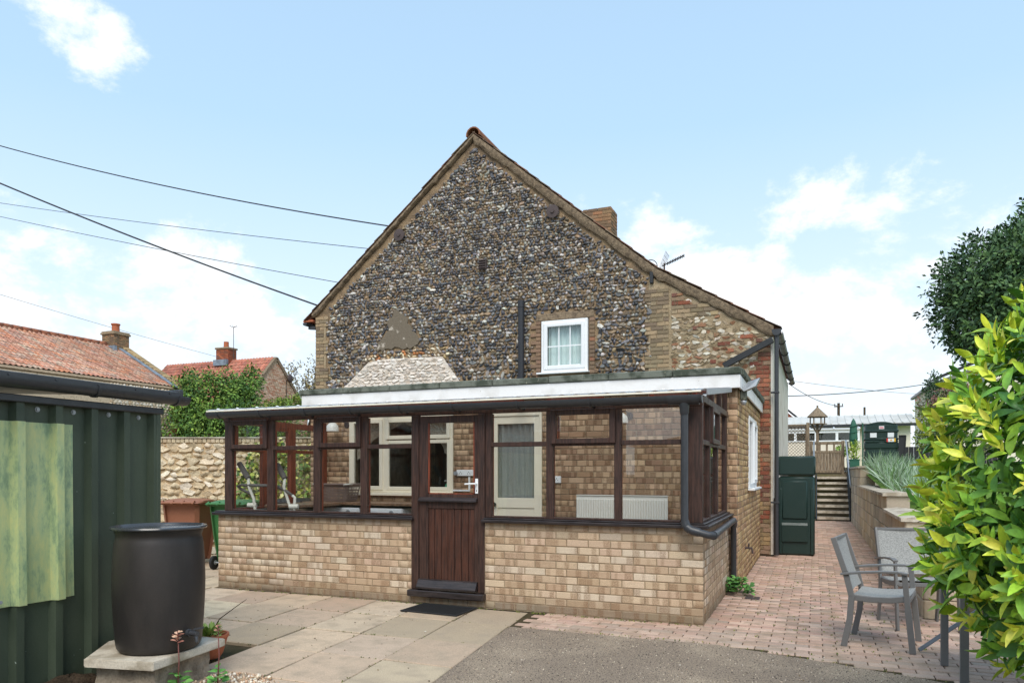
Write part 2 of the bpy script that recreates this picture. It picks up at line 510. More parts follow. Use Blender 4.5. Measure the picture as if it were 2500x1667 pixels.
def cbox(sx, sy, sz, c=0.0):
    """box of full size sx, sy, sz about the origin with chamfered edges"""
    h = (sx / 2, sy / 2, sz / 2)
    if c <= 0:
        v = [(a * h[0], b * h[1], d * h[2]) for a in (-1, 1) for b in (-1, 1) for d in (-1, 1)]
        return v, [(0, 1, 3, 2), (4, 6, 7, 5), (0, 4, 5, 1), (2, 3, 7, 6), (0, 2, 6, 4), (1, 5, 7, 3)]
    c = min(c, min(h) * 0.9)
    sg = [(a, b, d) for a in (-1, 1) for b in (-1, 1) for d in (-1, 1)]
    v = []
    for s in sg:
        for ax in range(3):
            v.append(tuple(s[i] * (h[i] if i == ax else h[i] - c) for i in range(3)))
    ix = lambda s, ax: sg.index(s) * 3 + ax
    f = []
    for ax in range(3):
        o = [i for i in range(3) if i != ax]
        for s in (-1, 1):
            q = []
            for (a, b) in ((-1, -1), (1, -1), (1, 1), (-1, 1)):
                t = [0, 0, 0]
                t[ax], t[o[0]], t[o[1]] = s, a, b
                q.append(ix(tuple(t), ax))
            f.append(q)
        for a in (-1, 1):
            for b in (-1, 1):
                q = []
                t0, t1 = [0, 0, 0], [0, 0, 0]
                t0[ax], t1[ax] = -1, 1
                for t in (t0, t1):
                    t[o[0]], t[o[1]] = a, b
                f.append([ix(tuple(t0), o[0]), ix(tuple(t1), o[0]), ix(tuple(t1), o[1]), ix(tuple(t0), o[1])])
    for s in sg:
        f.append([ix(s, 0), ix(s, 1), ix(s, 2)])
    out = []
    for q in f:
        p = [Vector(v[i]) for i in q]
        n = (p[1] - p[0]).cross(p[2] - p[0])
        cen = sum(p, Vector()) / len(p)
        out.append(tuple(q) if n.dot(cen) > 0 else tuple(reversed(q)))
    return v, out


class MB:
    def __init__(self):
        self.v, self.f = [], []

    def add(self, v, f, m=None):
        o = len(self.v)
        self.v += [tuple(m @ Vector(p)) for p in v] if m is not None else [tuple(p) for p in v]
        self.f += [tuple(i + o for i in q) for q in f]
        return self

    def box(self, x0, x1, y0, y1, z0, z1, c=0.0):
        v, f = cbox(abs(x1 - x0), abs(y1 - y0), abs(z1 - z0), c)
        return self.add(v, f, Matrix.Translation(((x0 + x1) / 2, (y0 + y1) / 2, (z0 + z1) / 2)))

    def bar(self, p, q, w, h, up=(0, 0, 1), c=0.0, ext=0.0):
        p, q = Vector(p), Vector(q)
        d = q - p
        ln = d.length + 2 * ext
        y = d.normalized()
        x = y.cross(Vector(up))
        x = x.normalized() if x.length > 1e-5 else Vector((1, 0, 0))
        z = x.cross(y)
        m = Matrix((x, y, z)).transposed().to_4x4()
        m.translation = (p + q) / 2
        v, f = cbox(w, ln, h, c)
        return self.add(v, f, m)

    def ring_tube(self, pts, rads, n=10, caps=True):
        pts = [Vector(p) for p in pts]
        if not hasattr(rads, '__len__'):
            rads = [rads] * len(pts)
        o = len(self.v)
        prev = None
        for i, p in enumerate(pts):
            t = (pts[min(i + 1, len(pts) - 1)] - pts[max(i - 1, 0)]).normalized()
            if prev is None:
                a = t.cross(Vector((0, 0, 1)))
                a = a.normalized() if a.length > 1e-4 else Vector((1, 0, 0))
            else:
                a = (prev - t * prev.dot(t)).normalized()
            b = t.cross(a)
            prev = a
            for k in range(n):
                an = 2 * math.pi * k / n
                self.v.append(tuple(p + (a * math.cos(an) + b * math.sin(an)) * rads[i]))
        for i in range(len(pts) - 1):
            for k in range(n):
                a0, a1 = o + i * n + k, o + i * n + (k + 1) % n
                self.f.append((a0, a1, a1 + n, a0 + n))
        if caps:
            self.f.append(tuple(o + k for k in reversed(range(n))))
            e = o + (len(pts) - 1) * n
            self.f.append(tuple(e + k for k in range(n)))
        return self

    def cyl(self, p, q, r, r1=None, n=12):
        return self.ring_tube([p, q], [r, r if r1 is None else r1], n)

    def lathe(self, prof, n=32, at=(0, 0, 0), close=True):
        o = len(self.v)
        for (r, z) in prof:
            for k in range(n):
                a = 2 * math.pi * k / n
                self.v.append((at[0] + r * math.cos(a), at[1] + r * math.sin(a), at[2] + z))
        for i in range(len(prof) - 1):
            for k in range(n):
                a0, a1 = o + i * n + k, o + i * n + (k + 1) % n
                self.f.append((a0, a1, a1 + n, a0 + n))
        if close:
            self.f.append(tuple(o + k for k in reversed(range(n))))
            e = o + (len(prof) - 1) * n
            self.f.append(tuple(e + k for k in range(n)))
        return self

    def prism(self, poly, ext):
        """closed polygon of 3-D points swept along ext"""
        o = len(self.v)
        n = len(poly)
        e = Vector(ext)
        self.v += [tuple(p) for p in poly] + [tuple(Vector(p) + e) for p in poly]
        nn = Vector()
        for i in range(n):
            nn += Vector(poly[i]).cross(Vector(poly[(i + 1) % n]))
        flip = nn.dot(e) > 0
        a, b = list(range(o, o + n)), list(range(o + n, o + 2 * n))
        self.f.append(tuple(reversed(a)) if flip else tuple(a))
        self.f.append(tuple(b) if flip else tuple(reversed(b)))
        for i in range(n):
            j = (i + 1) % n
            q = (a[i], a[j], b[j], b[i])
            self.f.append(q if flip else tuple(reversed(q)))
        return self

    def sweep(self, prof, p, q, up=(0, 0, 1)):
        """2-D profile (side, up) carried from p to q, open ended sheet with caps when closed"""
        p, q = Vector(p), Vector(q)
        y = (q - p).normalized()
        x = y.cross(Vector(up)).normalized()
        z = x.cross(y)
        return self.prism([p + x * a + z * b for a, b in prof], q - p)

    def mesh(self, name):
        me = bpy.data.meshes.new(name)
        me.from_pydata(self.v, [], self.f)
        me.update()
        return me

    def build(self, name, m, parent=None, smooth=False, local=False, auto=False):
        me = self.mesh(name)
        me.materials.append(MATS[m] if isinstance(m, str) else m)
        if smooth or auto:
            me.polygons.foreach_set('use_smooth', [True] * len(me.polygons))
            if auto:
                me.set_sharp_from_angle(angle=rad(38))
        ob = bpy.data.objects.new(name, me)
        COL.objects.link(ob)
        if parent is not None:
            ob.parent = parent
            if local:
                WM[ob] = WM[parent]
            else:
                ob.matrix_parent_inverse = WM[parent].inverted()
                WM[ob] = Matrix.Identity(4)
        else:
            WM[ob] = Matrix.Identity(4)
        return ob


def tag(o, label, cat, group=None):
    o['label'] = label
    o['category'] = cat
    if group:
        o['group'] = group
    return o


def thing(name, label, cat, loc=(0, 0, 0), rz=0.0, group=None):
    o = bpy.data.objects.new(name, None)
    o.empty_display_size = 0.2
    o.location = loc
    o.rotation_euler = (0, 0, rz)
    COL.objects.link(o)
    WM[o] = Matrix.Translation(loc) @ Matrix.Rotation(rz, 4, 'Z')
    return tag(o, label, cat, group)


def struct(o):
    o['kind'] = 'structure'
    return o


def copy_tree(o, parent=None):
    c = o.copy()
    COL.objects.link(c)
    c.parent = parent
    for ch in list(o.children):
        copy_tree(ch, c)
    return c


def cam_px(p):
    """position in the photograph's frame (0..1) and depth"""
    d = Vector(p) - CAM
    r = d.x * math.cos(YAW) + d.y * math.sin(YAW)
    z = -d.x * math.sin(YAW) + d.y * math.cos(YAW)
    if z < 0.2:
        return -9, -9, z
    return 0.5 + 0.71 * r / z, 1152 / 1667 - 1775 * d.z / z / 1667, z


def pieces(name, rest_name, parent, protos, items, m, limit=300, smooth=False, visible=None):
    """items: (proto index, 4x4 matrix, colour). The ones that show largest become objects of their own, the rest one joined part."""
    if not items:
        return
    meshes = []
    for i, (v, f) in enumerate(protos):
        me = bpy.data.meshes.new(name)
        me.from_pydata([tuple(p) for p in v], [], [tuple(q) for q in f])
        me.materials.append(MATS[m])
        if smooth:
            me.polygons.foreach_set('use_smooth', [True] * len(me.polygons))
        meshes.append(me)
    score = []
    ext = [float(np.prod(np.sort(np.ptp(np.array(v, float), axis=0))[1:])) for v, f in protos]
    for (k, mt, c) in items:
        p = mt.translation
        x, y, z = cam_px(p)
        s = ext[k] * abs(mt.determinant()) ** (2 / 3) / max(z, 0.3) ** 2
        if not (-0.01 < x < 1.01 and -0.01 < y < 1.01):
            s *= 1e-4
        if visible is not None:
            s *= visible(p)
        score.append(s)
    order = np.argsort(-np.array(score))
    inv = WM[parent].inverted()
    for i in order[:limit]:
        k, mt, c = items[i]
        ob = bpy.data.objects.new(name, meshes[k])
        ob.parent = parent
        ob.matrix_parent_inverse = inv
        ob.matrix_basis = mt
        ob['col'] = [float(x) for x in c]
        COL.objects.link(ob)
    rest = [items[i] for i in order[limit:]]
    if rest:
        join_rest(rest_name, parent, protos, rest, m, smooth)


def join_rest(name, parent, protos, rest, m, smooth=False):
    V, F, Cc = [], [], []
    off = 0
    for k, (v, f) in enumerate(protos):
        sel = [r for r in rest if r[0] == k]
        if not sel:
            continue
        va = np.array(v, float)
        vh = np.hstack([va, np.ones((len(va), 1))])
        mm = np.array([[list(row) for row in r[1]] for r in sel])
        w = np.einsum('nij,vj->nvi', mm, vh)[:, :, :3].reshape(-1, 3)
        V.append(w)
        Cc.append(np.repeat(np.array([r[2] for r in sel], float), len(va), axis=0))
        for i in range(len(sel)):
            o = off + i * len(va)
            F += [tuple(x + o for x in q) for q in f]
        off += len(sel) * len(va)
    V, Cc = np.vstack(V), np.vstack(Cc)
    me = bpy.data.meshes.new(name)
    nl = sum(len(q) for q in F)
    me.vertices.add(len(V))
    me.vertices.foreach_set('co', V.astype(np.float32).ravel())
    me.loops.add(nl)
    me.polygons.add(len(F))
    lens = np.array([len(q) for q in F])
    me.polygons.foreach_set('loop_start', np.concatenate([[0], np.cumsum(lens)[:-1]]).astype(np.int32))
    me.loops.foreach_set('vertex_index', np.fromiter((i for q in F for i in q), np.int32, nl))
    me.update(calc_edges=True)
    me.validate()
    a = me.attributes.new('col', 'FLOAT_VECTOR', 'POINT')
    a.data.foreach_set('vector', Cc.astype(np.float32).ravel())
    me.materials.append(MATS[m])
    if smooth:
        me.polygons.foreach_set('use_smooth', [True] * len(me.polygons))
    ob = bpy.data.objects.new(name, me)
    ob['kind'] = 'stuff'
    COL.objects.link(ob)
    if parent is not None:
        ob.parent = parent
        ob.matrix_parent_inverse = WM[parent].inverted()
    WM[ob] = Matrix.Identity(4)
    return ob


def TR(loc, rot=(0, 0, 0), s=(1, 1, 1)):
    if not hasattr(s, '__len__'):
        s = (s, s, s)
    return Matrix.Translation(loc) @ Euler(rot).to_matrix().to_4x4() @ Matrix.Diagonal((*s, 1))


def jit(c, a=0.08):
    k = 1 + random.uniform(-a, a)
    return tuple(max(0.003, x * k * (1 + random.uniform(-a, a) * 0.25)) for x in c)


def pick(pal, a=0.1):
    return jit(srgb(*random.choice(pal)), a)


def stone_proto(seed, flat=0.75, sub=1, rough=0.22):
    r = random.Random(seed)
    bm = bmesh.new()
    bmesh.ops.create_icosphere(bm, subdivisions=sub, radius=0.5)
    cuts = [Vector((r.gauss(0, 1), r.gauss(0, 1), r.gauss(0, 1))).normalized() for _ in range(7)]
    dist = [r.uniform(0.26, 0.42) for _ in cuts]
    for v in bm.verts:
        p = v.co * (1 + r.uniform(-rough, rough))
        for n, d in zip(cuts, dist):
            e = p.dot(n) - d
            if e > 0:
                p = p - n * e
        v.co = p
    bm.normal_update()
    vs = [tuple(v.co) for v in bm.verts]
    k = np.ptp(np.array(vs), axis=0)
    vs = [tuple(p[i] / k[i] for i in range(3)) for p in vs]
    fs = [tuple(v.index for v in f.verts) for f in bm.faces]
    bm.free()
    return vs, fs


def chip_proto(seed):
    """fractured flint: an irregular polygon with a broken, nearly flat face towards -Y"""
    r = random.Random(seed)
    n = r.randint(4, 7)
    an = sorted(2 * math.pi * (i + r.uniform(-.32, .32)) / n for i in range(n))
    rd = [r.uniform(.30, .60) for _ in an]
    tx, tz = r.uniform(-.55, .55), r.uniform(-.55, .55)
    v = [(math.cos(a) * q, .35, math.sin(a) * q) for a, q in zip(an, rd)]
    inner = [q * r.uniform(.78, .97) for q in rd]
    for a, q in zip(an, inner):
        x, z = math.cos(a) * q, math.sin(a) * q
        v.append((x, -.32 + x * tx * .9 + z * tz * .9 + r.uniform(-.03, .03), z))
    cx_, cz_ = r.uniform(-.2, .2), r.uniform(-.2, .2)
    v.append((cx_, -.34 + cx_ * tx * .9 + cz_ * tz * .9 + r.uniform(-.12, .12), cz_))
    f = []
    for i in range(n):
        j = (i + 1) % n
        f += [(i, j, n + j, n + i), (n + i, n + j, 2 * n)]
    return v, [tuple(q) for q in f]


STONES = [stone_proto(i) for i in range(10)]
CHIPS = [chip_proto(i + 300) for i in range(14)]
NCH = len(CHIPS)
BRICKS = [cbox(0.215, 0.102, 0.065, 0.005), cbox(0.102, 0.102, 0.065, 0.005), cbox(0.155, 0.102, 0.065, 0.005)]


def brick_protos():
    out = []
    for i, (sx, c) in enumerate(((0.215, 0.004), (0.102, 0.004))):
        for k in range(3):
            v, f = cbox(sx, 0.10, 0.065, c)
            r = random.Random(50 + i * 7 + k)
            out.append(([tuple(x + r.uniform(-0.0012, 0.0012) for x in p) for p in v], f))
    return out


BP = brick_protos()


def brick_run(a, b, z0, rows, colour, holes=(), start_half=0, inset=0.012, out_dir=None, flem=False, zmax=None, depth=0.1):
    """stretcher-bond bricks along the line a-b (xy), outer face on the line; returns items. holes: (s0,s1,z0,z1)"""
    a, b = Vector((a[0], a[1], 0)), Vector((b[0], b[1], 0))
    d = b - a
    ln = d.length
    d.normalize()
    nrm = out_dir if out_dir is not None else Vector((d.y, -d.x, 0))
    rz = math.atan2(d.y, d.x)
    items = []
    for k in range(rows):
        z = z0 + k * 0.075 + 0.0425
        s = 0.0
        segs = []
        off = 0.1125 if (k + start_half) % 2 else 0.0
        if off:
            segs.append((0.0, 0.1125))
            s = 0.1125
        while s < ln - 0.03:
            segs.append((s, min(s + 0.225, ln)))
            s += 0.225
        for (s0, s1) in segs:
            parts = [(s0, s1)]
            for (h0, h1, y0, y1) in holes:
                if y0 < z < y1:
                    nw = []
                    for (p, q) in parts:
                        if q <= h0 or p >= h1:
                            nw.append((p, q))
                        else:
                            if p < h0 - 0.02:
                                nw.append((p, h0))
                            if q > h1 + 0.02:
                                nw.append((h1, q))
                    parts = nw
            for (p, q) in parts:
                w = q - p - 0.010
                if w < 0.025:
                    continue
                full = w > 0.13
                pr = random.randrange(3) + (0 if full else 3)
                sx = w / (0.215 if full else 0.102)
                cen = a + d * ((p + q) / 2) - nrm * (0.05 + random.uniform(-0.0015, 0.0025)) + Vector((0, 0, z))
                m = Matrix.Translation(cen) @ Matrix.Rotation(rz + random.uniform(-0.004, 0.004), 4, 'Z') @ Matrix.Diagonal((sx, 1, 1, 1))
                items.append((pr, m, colour(cen, k)))
    return items

# ------------------------------------------------------------------ ground
g = MB()
g.v = [(-400, -400, -0.06), (400, -400, -0.06), (400, 700, -0.06), (-400, 700, -0.06)]
g.f = [(0, 1, 2, 3)]
struct(g.build('ground', 'ground'))


def edge_x(y):                      # right-hand edge of the flagged patio
    return -1.66 + 0.115 * (-0.70 - y)


def edge_y(x):                      # near edge of the block paving, where the tarmac starts
    pts = ((-2.0, -0.72), (0.2, -0.71), (1.04, -0.965), (1.78, -1.24), (4.0, -2.05))
    for (a, b), (c, d) in zip(pts, pts[1:]):
        if x <= c:
            return b + (d - b) * (x - a) / (c - a)
    return -2.05


patio = MB()
patio.box(-9.5, -1.5, -4.2, 3.2, -0.058, -0.026)
patio = struct(patio.build('patio', 'joint_sand'))
FL = []
items = []
pal = [(194, 175, 150), (184, 165, 141), (202, 184, 159), (174, 156, 134), (193, 171, 146), (186, 164, 141)]
ylines = [3.0 - 0.735 * i for i in range(0, 4)] + [0.0, -0.70, -1.47, -2.18, -2.88, -3.55]
ylines = [2.94, 2.205, 1.47, 0.735, -0.005, -0.70, -1.47, -2.18, -2.88, -3.55]
for yi in range(len(ylines) - 1):
    y1, y0 = ylines[yi], ylines[yi + 1]
    for j in range(13):
        cx = j * 0.602
        gp = 0.0075
        quad = []
        for (yy, sg) in ((y0 + gp, -1), (y1 - gp, 1)):
            xr = edge_x(yy)
            quad.append((xr - cx - 0.602 + gp, xr - cx - gp, yy))
        if y1 > 0.01 and (quad[0][1] > -5.9):
            continue
        if quad[0][0] < -3.75 and y0 < -2.85:
            continue
        zz0 = random.uniform(-0.005, 0.004)
        zt = [zz0 + random.uniform(-0.005, 0.004) for _ in range(4)]
        v = []
        for (zz, top) in ((-0.04, 0), (0.0, 1)):
            for qi, (xa, xb, yy) in enumerate(quad):
                for xi, x in enumerate((xa, xb)):
                    v.append((x, yy, zz + (zt[qi * 2 + xi] if top else 0)))
        cx_, cy_ = sum(p[0] for p in v) / 8, sum(p[1] for p in v) / 8
        v = [(p[0] - cx_, p[1] - cy_, p[2]) for p in v]
        c = 0.006
        t = [(p[0] - math.copysign(c, p[0]), p[1] - math.copysign(c, p[1]), p[2]) for p in v[4:]]
        v = v[:4] + [(p[0], p[1], p[2] - c) for p in v[4:]] + t
        f = [(8, 9, 11, 10), (0, 4, 6, 2), (1, 3, 7, 5), (0, 1, 5, 4), (2, 6, 7, 3), (4, 8, 10, 6), (5, 7, 11, 9), (4, 5, 9, 8), (6, 10, 11, 7)]
        FL.append((v, f))
        items.append((len(FL) - 1, TR((cx_, cy_, 0)), jit(srgb(*random.choice(pal)), 0.10)))
pieces('paving_slab', 'paving_slabs', patio, FL, items, 'flagstone')

# block paving
path = MB()
path.box(-1.9, 1.98, -1.6, 16.6, -0.055, -0.009)
path.box(1.98, 4.6, -2.6, 2.4, -0.055, -0.010)
path = struct(path.build('block_path', 'joint_sand'))
PV = []
for k in range(4):
    v, f = cbox(0.198, 0.098, 0.05, 0.005)
    r = random.Random(k)
    PV.append(([tuple(x + r.uniform(-0.0015, 0.0015) for x in p) for p in v], f))
pal = [(194, 164, 146), (182, 150, 132), (202, 174, 156), (172, 146, 130), (188, 156, 140), (166, 146, 132)]
items = []
row = 0
y = -2.5
while y < 16.3:
    x = -1.85 + (0.1025 if row % 2 else 0)
    while x < 4.4:
        cx, cy = x + 0.1, y + 0.05
        ok = cy > edge_y(cx) + 0.03 and cx > edge_x(cy) + 0.09
        if cy > 0.03 and cx < 0.11 and cy < 6.2:
            ok = ok and cx > (-0.04 if cy < 2.2 else 0.06)
        if cy >= 6.2:
            ok = ok and cx > 0.33
        if cx > 1.96 and cy > 1.2:
            ok = False
        if ok:
            grey = max(0.0, min(1.0, (0.3 - cy) / 1.2)) * 0.45
            c = pick(pal, 0.09)
            c = tuple(a * (1 - grey) + b * grey for a, b in zip(c, srgb(184, 164, 146)))
            items.append((random.randrange(4), TR((cx, cy, -0.0255 + random.uniform(-0.0025, 0.002)), (random.uniform(-0.01, 0.01), random.uniform(-0.01, 0.01), random.uniform(-0.012, 0.012))), c))
        x += 0.2045
    y += 0.1045
    row += 1
pieces('paver', 'pavers', path, PV, items, 'paver')

# tarmac yard
poly = [(edge_x(-8.4), -8.4)] + [(edge_x(yy) + random.uniform(-0.006, 0.012), yy) for yy in np.linspace(-5, -0.74, 30)]
poly += [(xx, edge_y(xx) - 0.01 + random.uniform(-0.016, 0.012)) for xx in np.linspace(-1.6, 3.4, 70)] + [(3.6, -8.4)]
g = MB()
g.prism([(x, y, -0.05) for x, y in poly], (0, 0, 0.052))
struct(g.build('tarmac_yard', 'tarmac'))
# loose chippings on the tarmac
items = []
for i in range(2600):
    t = random.random()
    x, y = random.uniform(-1.6, 2.2), random.uniform(-2.6, -0.75)
    if y > edge_y(x) - 0.03 or x < edge_x(y) + 0.02:
        continue
    s = random.uniform(0.004, 0.010)
    items.append((random.randrange(6), TR((x, y, 0.003), (random.random() * 3, random.random() * 3, random.random() * 3), (s * 1.3, s, s * 0.8)), pick([(190, 172, 150), (90, 80, 72), (150, 132, 112), (212, 198, 178), (70, 62, 58)], 0.15)))
o = join_rest('chippings', None, STONES, items, 'pebble')
tag(o, 'loose pale and dark chippings scattered over the tarmac', 'gravel')

# raised garden behind the retaining wall and at the head of the steps
g = MB()
xs = [2.06, 2.6, 3.5, 5, 8, 14, 30, 60]
ys = [3.2, 5.4, 8, 11, 14, 16.5, 20, 26, 40, 80]
for j, yy in enumerate(ys):
    for i, xx in enumerate(xs):
        base = 0.80 if yy < 5.5 else (1.02 + 0.055 * min(yy - 5.5, 9)) if yy < 16 else 1.60
        g.v.append((xx, yy, min(base, 1.62) + 0.02 * (xx - 2.06 if xx < 5 else 3)))
nx = len(xs)
for j in range(len(ys) - 1):
    for i in range(nx - 1):
        a = j * nx + i
        g.f.append((a, a + 1, a + nx + 1, a + nx))
struct(g.build('lawn', 'grass'))
g = MB()
g.box(-30, 2.06, 18.901, 80, -0.05, 1.42)
struct(g.build('terrace', 'ground'))

# ------------------------------------------------------------------ flint cottage
GY = 6.2
cot = thing('flint_cottage', 'flint gabled cottage with brick corners and a small white window', 'house', (-4.5, 6.4, 0))


def rake(x, drop=0.0):
    pts = ((-9.3, 4.83), (-5.318, 8.12), (-1.69, 5.06), (0.36, 3.84))
    for (a, b), (c, d) in zip(pts, pts[1:]):
        if x <= c:
            return b + (d - b) * (x - a) / (c - a) - drop
    return 3.8 - drop


WX0, WX1, WZ0, WZ1 = -3.90, -2.955, 3.295, 4.315
g = MB()
outl = [(-9.2, 0), (-9.2, rake(-9.2, 0.06)), (-5.318, 8.05), (-1.69, 5.0), (0.27, rake(0.27, 0.06)), (0.27, 0)]
# gable backing split round the window opening
g.prism([(x, GY + 0.03, z) for x, z in ((-9.2, 0), (-9.2, rake(-9.2, .06)), (-5.318, 8.05), (WX0, rake(WX0, .06)), (WX0, 0))], (0, 0.35, 0))
g.prism([(x, GY + 0.03, z) for x, z in ((WX0, 0), (WX0, WZ0), (WX1, WZ0), (WX1, 0))], (0, 0.35, 0))
g.prism([(x, GY + 0.03, z) for x, z in ((WX0, WZ1), (WX0, rake(WX0, .06)), (WX1, rake(WX1, .06)), (WX1, WZ1))], (0, 0.35, 0))
g.prism([(x, GY + 0.03, z) for x, z in ((WX1, 0), (WX1, rake(WX1, .06)), (-1.69, 5.0), (0.27, rake(0.27, .06)), (0.27, 0))], (0, 0.35, 0))
gable = g.build('gable_wall', 'mortar_flint', cot)
g = MB().box(0.262, 0.305, 6.195, 13.6, 0.02, 3.72, 0.004).box(-9.18, -8.9, 6.6, 13.6, 0, 4.8).box(-9.18, 0.26, 13.3, 13.6, 0, 3.7)
g.build('render_wall', 'render_white', cot)
MB().box(0.27, 0.315, 6.2, 6.9, 0.0, 0.98, 0.004).build('bitumen_skirting', 'black_paint', cot)

# flints
PATCH = [(-7.13, 4.80), (-6.93, 4.70), (-6.80, 4.45), (-6.60, 4.22), (-6.56, 4.10), (-6.82, 3.98), (-7.15, 4.02), (-7.45, 3.98), (-7.66, 4.00), (-7.56, 4.18), (-7.34, 4.42), (-7.30, 4.66)]
BUTT = [(-8.48, 3.2), (-7.80, 3.76), (-7.3, 3.80), (-6.9, 3.79), (-6.04, 3.77), (-5.60, 3.18)]


def inside(x, z, poly):
    n, r = len(poly), False
    for i in range(n):
        (x0, z0), (x1, z1) = poly[i], poly[(i + 1) % n]
        if (z0 > z) != (z1 > z) and x < (x1 - x0) * (z - z0) / (z1 - z0) + x0:
            r = not r
    return r


FPAL = [(78, 78, 82)] * 6 + [(60, 61, 65)] * 4 + [(92, 93, 98)] * 5 + [(118, 118, 120)] * 4 + [(170, 166, 158)] * 4 + [(146, 136, 122)] * 5 + [(116, 102, 84)] * 5 + [(150, 128, 100)] * 3 + [(194, 190, 182)] * 3
PALE = [(206, 194, 170), (190, 172, 140), (216, 206, 186), (170, 140, 100), (186, 120, 66), (150, 130, 100)]
flints, rubble, gbricks = [], [], []
z = 2.62
while z < 8.0:
    grow = 1.0 + 0.35 * max(0, (5.8 - z) / 3)
    rh = random.uniform(0.044, 0.064) * grow
    x = -9.12 + random.uniform(0, 0.06)
    while x < -1.44:
        w = random.choice((0.045, 0.055, 0.065, 0.075, 0.09, 0.12)) * random.uniform(0.85, 1.15) * grow
        cx, cz = x + w / 2, z + rh / 2 + random.uniform(-0.012, 0.012)
        x += w * 0.97
        left = -8.86 if int((cz - 0.2) / 0.30) % 2 else -8.97
        right = -1.85 if int(cz / 0.35) % 2 else -1.76
        if cx - w * 0.4 < left or cx + w * 0.4 > right or cz > rake(cx, 0.25):
            continue
        if WX0 - 0.14 < cx < WX1 + 0.13 and WZ0 - 0.16 < cz < WZ1 + 0.17:
            continue
        if -4.13 < cx < WX0 and WZ0 - 0.1 < cz < WZ1 and random.random() < 0.7:
            continue
        if inside(cx, cz, PATCH) or inside(cx, cz, BUTT):
            continue
        band = -7.9 < cx < -5.9 and 3.7 < cz < 3.99
        c = pick(PALE if band and random.random() < 0.75 else FPAL, 0.22)
        dp = random.uniform(0.05, 0.10)
        flints.append((random.randrange(NCH), TR((cx, GY + 0.028 - random.uniform(0.0, 0.018), cz), (random.uniform(-0.3, 0.3), random.uniform(-3.1, 3.1) if random.random() < .35 else random.uniform(-.5, .5), random.uniform(-0.3, 0.3)), (w * random.uniform(.95, 1.25), dp * .6, rh * random.uniform(1.0, 1.4))), c))
    z += rh * 0.98
pieces('flint', 'flints', gable, CHIPS, flints, 'flint')
# grey render patch and the painted stump of the old lean-to
g = MB()
pp = []
for i_, (x, z) in enumerate(PATCH):
    x2, z2 = PATCH[(i_ + 1) % len(PATCH)]
    for k_ in range(4):
        pp.append((x + (x2 - x) * k_ / 4 + random.uniform(-.04, .04), z + (z2 - z) * k_ / 4 + random.uniform(-.03, .03)))
g.prism([(x, GY - 0.004, z) for x, z in pp], (0, 0.05, 0))
g.build('render_patch', 'mortar_grey', gable)
g = MB()
g.prism([(x, GY - 0.020, z) for x, z in BUTT], (0, 0.06, 0))
stump = g.build('painted_stump', 'painted_stone', gable)
items = []
z = 3.17
while z < 3.80:
    rh = random.uniform(.055, .075)
    x = -8.5
    while x < -5.5:
        w = random.uniform(.08, .20)
        cx, cz = x + w / 2, z + rh / 2
        x += w * .95
        if inside(cx, cz + .02, BUTT) and inside(cx - w * .35, cz, BUTT) and inside(cx + w * .35, cz, BUTT):
            items.append((random.randrange(NCH), TR((cx, GY - .022 - random.uniform(0, .012), cz), (random.uniform(-.2, .2), random.uniform(-.4, .4), 0), (w * 1.1, .05, rh * 1.2)), pick([(228, 218, 206), (222, 210, 196), (232, 224, 214)], .03)))
    z += rh * .97
pieces('painted_stone', 'painted_stones', stump, CHIPS, items, 'painted_piece', limit=120)

# quoin, brick pier and right-hand patchwork
buff = lambda p, k: pick([(150, 134, 108), (162, 142, 114), (136, 120, 98), (168, 146, 116), (128, 112, 94)], 0.1)
for z0, n in ((2.5, 31),):
    for k in range(n):
        zz = z0 + k * 0.075
        tooth = 0.34 if (k // 4) % 2 else 0.225
        gbricks += brick_run((-9.2, GY), (-9.2 + tooth, GY), zz, 1, buff, start_half=k)
gbricks += [it for k in range(26) for it in brick_run((-1.80 - (0.1 if (k // 4) % 2 else 0), GY), (-1.46, GY), 3.0 + k * 0.075, 1, buff, start_half=k) if it[1].translation.z < rake(-1.46, 0.22)]
redp = [(142, 86, 68), (128, 80, 66), (156, 98, 76), (120, 86, 74), (164, 106, 82), (150, 126, 104)]
redc = lambda p, k: pick(redp, 0.12)
mixc = lambda p, k: pick(redp + [(150, 128, 96), (166, 140, 104), (134, 114, 88)] * 2, 0.12)
for k in range(48):
    tooth = 0.36 if k % 2 else 0.25
    lx = 0.27 - tooth if k < 44 else 0.05
    gbricks += brick_run((lx, GY - 0.002), (0.265, GY - 0.002), 0.02 + k * 0.075, 1, redc if k > 12 else mixc, start_half=0)
for k in range(7):                                    # red courses high under the verge
    zz = 4.62 - k * 0.075 + 0.0
    x0 = -1.42
    x1 = min(-0.45, -1.42 + 0.35 + 0.14 * k)
    if rake(x1, 0.2) < zz + 0.07:
        x1 -= 0.15
    gbricks += [it for it in brick_run((x0, GY), (x1, GY), zz, 1, redc if k in (0, 1, 2, 3) and random.random() < 0.8 else buff, start_half=k) if it[1].translation.z < rake(it[1].translation.x, 0.2)]
for (bx, bz) in ((-1.05, 3.93), (-0.62, 3.62), (-0.25, 3.72), (-0.45, 3.5), (0.02, 3.64), (-0.75, 3.32)):
    gbricks += brick_run((bx, GY), (bx + random.choice((0.11, 0.225)), GY), bz, 1, redc)
for (zz, s0, s1) in [(WZ0 - 0.1 + k * 0.075, WX0 - 0.115 - (0.11 if k % 2 else 0), WX0 - 0.01) for k in range(15)]:
    gbricks += brick_run((s0, GY), (s1, GY), zz, 1, lambda p, k: pick([(134, 110, 92), (144, 116, 96), (124, 104, 88)], 0.1))
